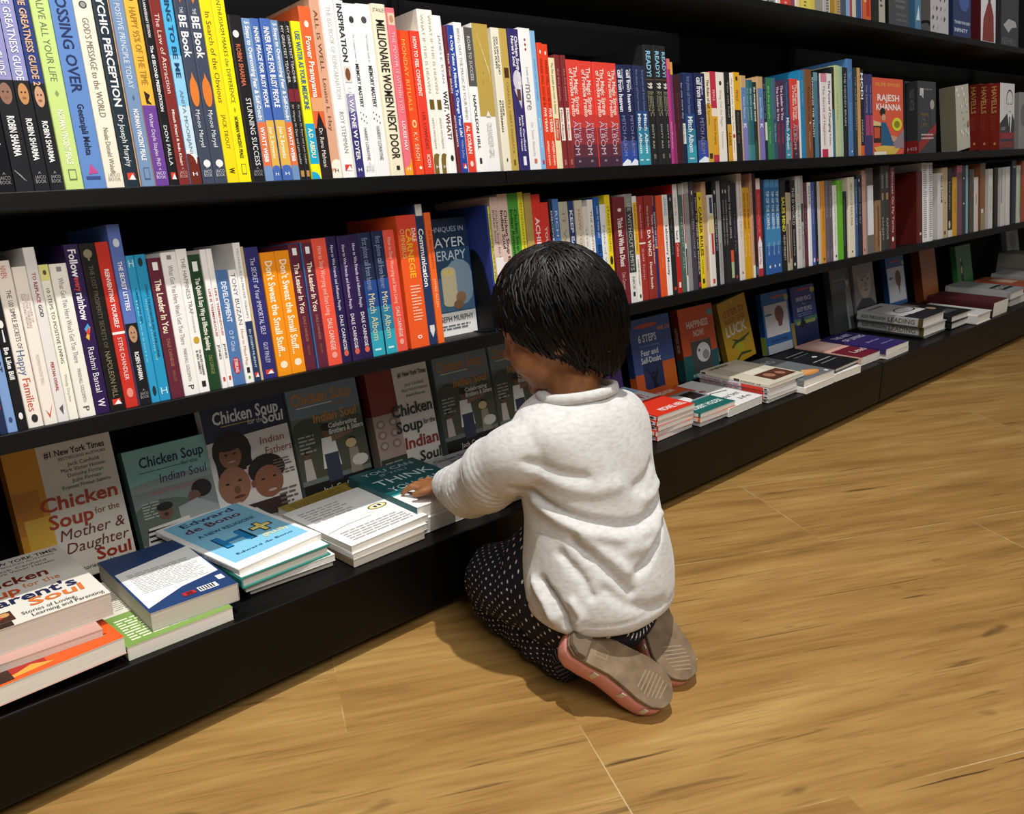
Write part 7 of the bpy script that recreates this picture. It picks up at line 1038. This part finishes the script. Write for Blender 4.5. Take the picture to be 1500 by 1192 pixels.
# ---- trousers (star print follows the cloth through UVs in metres)
tv, tf, tuv = [], [], []
def cloth_tube(rows, n=6, seg=30, wr=.0016, seed=0, flat=1.0, twist=0):
    s = spline(rows, n); pts = [V3(r[:3]) for r in s]; L = 0; base = len(tv); prev = None
    for i, p in enumerate(pts):
        if i: L += (p-pts[i-1]).length
        d = (pts[min(i+1, len(pts)-1)]-pts[max(i-1, 0)]).normalized()
        a = d.cross(V3((0, 0, 1))).normalized(); bb = a.cross(d).normalized()
        for j in range(seg+1):
            t = 2*PI*j/seg
            r = s[i][3]+wr*math.sin(L*150+2.2*math.sin(2*t+seed)+seed)+wr*.7*math.sin(3*t+L*60+seed*2)
            q = p+a*r*math.cos(t)+bb*r*flat*math.sin(t)
            if q.z < .0015: q.z = .0015
            tv.append(q); tuv.append((t*.055+seed*.01, L+seed*.003))
    w = seg+1
    for i in range(len(pts)-1):
        for j in range(seg):
            k = base+i*w+j
            tf.append((k, k+1, k+w+1, k+w))
    for e in (0, len(pts)-1):
        c = len(tv); tv.append(pts[e]); tuv.append((0, 0))
        for j in range(seg):
            k = base+e*w+j
            tf.append((k+1, k, c) if e == 0 else (k, k+1, c))
cloth_tube([(.800, -.315, .118, .030), (.80, -.30, .115, .062), (.80, -.26, .115, .090), (.80, -.20, .117, .098), (.80, -.15, .115, .085), (.80, -.125, .113, .05)], seed=1)
cloth_tube([(.760, -.235, .118, .052), (.764, -.18, .108, .061), (.772, -.12, .092, .058), (.782, -.072, .074, .052), (.787, -.050, .066, .043), (.788, -.036, .062, .026)], seed=2, wr=.0018)
cloth_tube([(.790, -.046, .046, .030), (.786, -.066, .046, .043), (.778, -.12, .042, .043), (.768, -.175, .038, .041), (.760, -.225, .036, .037), (.757, -.246, .037, .038)], seed=3, wr=.0022)
cloth_tube([(.845, -.235, .118, .052), (.856, -.18, .108, .060), (.868, -.12, .092, .056), (.880, -.066, .074, .050), (.884, -.046, .068, .042), (.885, -.034, .064, .026)], seed=4, wr=.0018)
cloth_tube([(.888, -.046, .046, .030), (.888, -.066, .046, .043), (.887, -.12, .042, .042), (.886, -.175, .040, .039), (.884, -.225, .040, .037), (.884, -.246, .041, .038)], seed=5, wr=.002)
me = bpy.data.meshes.new('trousers'); me.from_pydata([tuple(q) for q in tv], [], tf)
ul = me.uv_layers.new(name='UVMap')
for lp in me.loops: ul.data[lp.index].uv = tuv[lp.vertex_index]
me.materials.append(STAR); me.polygons.foreach_set('use_smooth', [True]*len(tf)); me.update()
tro = bpy.data.objects.new('trousers', me); COL.objects.link(tro); tro.parent = kid

# ---- top: torso and both sleeves fused, then creased
b = MB()
TR = [(.381, .800, -.204, .042, .040), (.374, .800, -.206, .062, .050), (.362, .801, -.208, .088, .060), (.345, .802, -.210, .102, .067), (.322, .803, -.213, .103, .073),
      (.295, .803, -.218, .097, .076), (.26, .804, -.225, .093, .078), (.225, .804, -.232, .094, .081), (.19, .803, -.240, .099, .086), (.155, .801, -.246, .104, .090),
      (.128, .800, -.249, .105, .091), (.110, .800, -.250, .102, .089), (.101, .800, -.250, .095, .083)]
loft(b, [ring(V3((x, y, z)), V3((1, 0, 0)), V3((0, 1, 0)), a, c, 48, 2.15) for z, x, y, a, c in spline(TR, 4)][::-1], SHIRT)
limb(b, [(.748, -.205, .322, .042), (.722, -.195, .316, .044), (.713, -.155, .289, .043), (.721, -.096, .242, .041), (.741, -.043, .221, .034), (.762, .008, .2045, .0245), (.7675, .024, .1985, .0200)], SHIRT)
limb(b, [(.850, -.205, .325, .044), (.888, -.200, .318, .045), (.908, -.150, .280, .044), (.908, -.095, .243, .042), (.899, -.045, .222, .033), (.896, -.018, .207, .026)], SHIRT)
# creases: polylines in (angle round the torso axis in degrees, height), depth and width
CR = []
def crease(pts, amp, w): CR.append((pts, amp*1.3, w))
crease([(172, .275), (190, .262), (207, .252), (226, .244), (246, .236), (268, .232), (290, .236), (306, .243)], -.0065, .006)
crease([(176, .262), (196, .246), (216, .234), (240, .223), (262, .218), (284, .222)], .0045, .009)
crease([(300, .215), (282, .199), (268, .186), (256, .180)], -.006, .0065)
crease([(304, .226), (288, .213), (270, .203), (250, .207)], .0045, .009)
crease([(206, .222), (222, .200), (236, .176), (246, .158)], -.005, .0065)
crease([(214, .226), (230, .205), (243, .184)], .004, .008)
crease([(180, .165), (190, .150), (197, .132), (198, .118)], -.0075, .0055)
crease([(172, .160), (182, .142), (188, .124)], .006, .0065)
crease([(203, .150), (208, .135), (206, .120)], .005, .006)
crease([(226, .165), (242, .145), (262, .130), (280, .126)], -.0035, .008)
crease([(196, .205), (210, .182), (216, .160)], -.004, .006)
crease([(190, .30), (208, .288), (226, .282), (250, .284)], .0028, .010)
crease([(186, .318), (204, .305), (222, .300)], -.003, .007)
crease([(306, .29), (290, .279), (272, .274)], -.003, .008)
crease([(312, .262), (296, .255), (280, .256)], .0035, .008)
AX = spline([(r[1], r[2], r[0]) for r in TR], 2)
ARM = [V3(r[:3]) for r in spline([p for p in LA], 10)]
def shirt_shape(c, q):
    ax = min(AX, key=lambda r: abs(r[2]-c.z))
    dx, dy = c.x-ax[0], c.y-ax[1]
    ang = math.degrees(math.atan2(dy, dx)) % 360
    rad = math.hypot(dx, dy); dsp = 0
    kk = min(range(len(ARM)), key=lambda i: (ARM[i]-c).length_squared)
    wa = max(0, min(1, (kk-6)/6))*max(0, min(1, (.066-(ARM[kk]-c).length)/.014))*max(0, min(1, (c.y+.19)/.03))*(1 if c.x < .80 else 0)
    if wa < 1:
        for pts, amp, w in CR:
            best = 9
            for (a0, z0), (a1, z1) in zip(pts, pts[1:]):
                px0, px1 = math.radians(a0-ang)*rad, math.radians(a1-ang)*rad
                ex, ez = px1-px0, z1-z0
                t = max(0, min(1, -(px0*ex+(z0-c.z)*ez)/(ex*ex+ez*ez)))
                dd = math.hypot(px0+t*ex, z0+t*ez-c.z)
                best = min(best, dd)
            if best < w*3: dsp += amp*math.exp(-(best/w)**2)
        pass
        dsp += -.0016*math.exp(-((c.z-.1225)/.0016)**2)                      # hem stitching
        dsp += .0010*math.sin(ang*.07+c.z*40)*math.sin(c.z*31+ang*.04)
        dsp *= 1-wa
    if wa > 0:
        u = kk/len(ARM); g = ARM[kk]
        v = c-g; ph = math.atan2(v.z, v.x)
        lo = max(0, min(1, (u-.42)/.15))
        dsp += wa*.0022*lo*math.sin(u*130+.8*math.sin(ph*2))                     # cuff pushed up into fine rings
        dsp += wa*.0030*(1-lo)*math.sin(u*34+1.6*math.sin(ph+.6)+.8*math.cos(2*ph))
    return c+q*dsp
top = fuse(b, 'long_sleeved_top', kid, .0030, 4, SHIRT, shirt_shape)
# ribbed neckband
nb = MB(); rs = []
pr = [(-.003, -.006), (.0005, -.004), (.0012, .000), (.0005, .005), (-.003, .0065), (-.006, .002)]
nrm = V3((-.02, .16, 1)).normalized(); ux = V3((1, 0, 0)); uy = nrm.cross(ux).normalized()
for i in range(48):
    t = 2*PI*i/48; d = ux*math.cos(t)+uy*math.sin(t)
    c0 = V3((.801, -.206, .3790))+ux*.0555*math.cos(t)+uy*.0475*math.sin(t)
    rs.append([c0+d*(p*1.25)+nrm*(h*1.2) for p, h in pr])
rs.append(rs[0]); loft(nb, rs, SHIRT, False)
nb.build('neckband', top, True)
# cuff edge
cb = MB(); d = (V3(LA[4])-V3(LA[3])).normalized(); a = d.cross(V3((0, 0, 1))).normalized(); bb = a.cross(d)
cc = V3((.7695, .0285, .1965)); rs = []
for k, r in ((-.008, .0195), (-.004, .0208), (.0, .0204), (.0015, .018), (-.004, .0165)):
    rs.append(ring(cc+d*k, a, bb, r, r, 30))
loft(cb, rs, SHIRT, False); cb.build('cuff', top, True)

# ---- shoes
SOLE = pmat('grey_brown_rubber_sole', '7a6650', .75, .3)
def sole_mat():
    m = SOLE; b = m.node_tree.nodes['Principled BSDF']
    tc = N(m, 'ShaderNodeTexCoord'); n = N(m, 'ShaderNodeTexNoise'); n.inputs['Scale'].default_value = 45; n.inputs['Detail'].default_value = 6
    LK(m, tc.outputs['Object'], n.inputs['Vector'])
    LK(m, ramp(m, n.outputs[0], [(.3, lin('66543f')), (.55, lin('7c6850')), (.75, lin('907a60'))]), b.inputs['Base Color'])
sole_mat()
HEEL = pmat('heel_lift_rubber', '6c5e4c', .75, .3)
GROOVE = pmat('worn_sole_grooves', '928066', .8, .2)
PINK = pmat('salmon_pink_leather', 'd48c80', .42, .45)
STRAP = pmat('cream_strap', 'd8ccb4', .6, .3)
LINING = pmat('shoe_lining', 'b89a84', .8, .2)
def foot_outline(t, side):
    """half widths (inner, outer) along the sole, t 0 heel .. 1 toe"""
    w = [(0, .0), (.03, .017), (.10, .0245), (.25, .0255), (.42, .0235), (.58, .0265), (.72, .030), (.85, .0285), (.94, .021), (.985, .011), (1, 0)]
    for (a, x), (c, y) in zip(w, w[1:]):
        if a <= t <= c:
            f = (t-a)/(c-a); f = f*f*(3-2*f) if a > .03 and c < .94 else math.sqrt(f) if a == 0 else f
            return x+(y-x)*f
    return 0
def shoe(name, heel, toe, roll, side):
    A = (toe-heel).normalized(); L = .150
    camdir = (V3((0, -.92, .684))-(heel+toe)/2).normalized()
    Nn = (camdir-A*camdir.dot(A)).normalized()
    Wv = Nn.cross(A).normalized()
    Nn = (Nn*math.cos(roll)+Wv*math.sin(roll)).normalized(); Wv = Nn.cross(A).normalized()
    O = (heel+toe)/2-A*(L/2)
    M = Matrix((A, Wv, Nn)).transposed().to_4x4(); M.translation = O
    root = bpy.data.objects.new(name, None); COL.objects.link(root); root.parent = kid; root.matrix_world = M
    ts = [0, .008, .03, .06, .10, .17, .25, .33, .42, .5, .58, .65, .72, .79, .85, .9, .94, .97, .99, 1]
    def outline(k=1.0, shift=0):
        up = [V3((t*L*1.0+shift, foot_outline(t, 1)*k+.003*math.sin(PI*t)*side, 0)) for t in ts]
        dnn = [V3((t*L+shift, -foot_outline(t, -1)*k+.003*math.sin(PI*t)*side, 0)) for t in ts[1:-1]][::-1]
        return up+dnn
    o0 = outline(); cen = V3((L*.5, 0, 0))
    def sc(pts, k, z): return [V3((cen.x+(p.x-cen.x)*(1-(1-k)*.45), p.y*k, z)) for p in pts]
    mb = MB()
    loft(mb, [sc(o0, .985, -.0005), sc(o0, 1.03, .0008), sc(o0, 1.035, .0055), sc(o0, 1.01, .0072)], SOLE)
    for k in range(7):                                  # worn grooves across the ball of the foot
        t = .68+.035*k; h = foot_outline(t, 1)*(.62-.05*abs(k-3))
        mb.add([V3((t*L, -h, .00735)), V3((t*L+.0016, -h, .00735)), V3((t*L+.0016+.004, h, .00735)), V3((t*L+.004, h, .00735))], [(0, 1, 2, 3)], GROOVE)
    mb.add([V3((.245*L, -.009, .0073)), V3((.245*L, .009, .0073)), V3((.36*L, .006, .00732)), V3((.36*L, -.006, .00732))], [(0, 3, 2, 1)], GROOVE)
    mb.add([V3((.252*L, -.0075, .0074)), V3((.252*L, .0075, .0074)), V3((.353*L, .0048, .00742)), V3((.353*L, -.0048, .00742))], [(0, 3, 2, 1)], SOLE)
    mb.build('sole', root, False)
    hb_ = MB()
    hh = [p for p in o0 if p.x <= .235*L]
    up = [p for p in hh if p.y >= 0]; dw = [p for p in hh if p.y < 0]
    hl = sorted(up, key=lambda p: p.x)+sorted(dw, key=lambda p: -p.x)
    hc = V3((.13*L, 0, 0))
    def hs(k, z): return [V3((hc.x+(p.x-hc.x)*k, hc.y+(p.y-hc.y)*k, z)) for p in hl]
    loft(hb_, [hs(1.03, .0068), hs(1.03, .0105), hs(.985, .0145), hs(.95, .0152)], HEEL)
    hb_.build('heel_block', root)
    mb = MB()
    loft(mb, [sc(o0, 1.0, .0005), sc(o0, 1.04, -.008), sc(o0, 1.03, -.020), sc(o0, .96, -.028), sc(o0, .82, -.035), sc(o0, .6, -.0395), sc(o0, .2, -.041)][::-1], PINK)
    mb.build('upper', root, True)
    for t, ww in ((.34, .007), (.62, .006), (.84, .0055)):
        mb = MB(); rs = []
        for i in range(15):
            a = PI*i/14-.12*(i == 0)+.0
            y = math.cos(a); z = -math.sin(a)
            h = foot_outline(t, 1)*1.045+.0006
            c = V3((t*L, y*h+.003*math.sin(PI*t)*side, -.002+z*.0412*(1 if abs(y) < .5 else 1)))
            rs.append([c+V3((-ww/2, y*.0002, 0)), c+V3((-ww/2, y*.0016, z*.0016)), c+V3((ww/2, y*.0016, z*.0016)), c+V3((ww/2, y*.0002, 0))])
        loft(mb, rs, STRAP); mb.build('strap', root)
    return root
shoe('shoe', V3((.7125, -.287, .0965)), V3((.779, -.369, .0265)), .6, 1)
shoe('shoe', V3((.872, -.268, .0920)), V3((.846, -.345, .0270)), .6, -1)
kid.location = (.80, -.20, 0)
for ch in kid.children: ch.matrix_parent_inverse = Matrix.Translation((-.80, .20, 0))
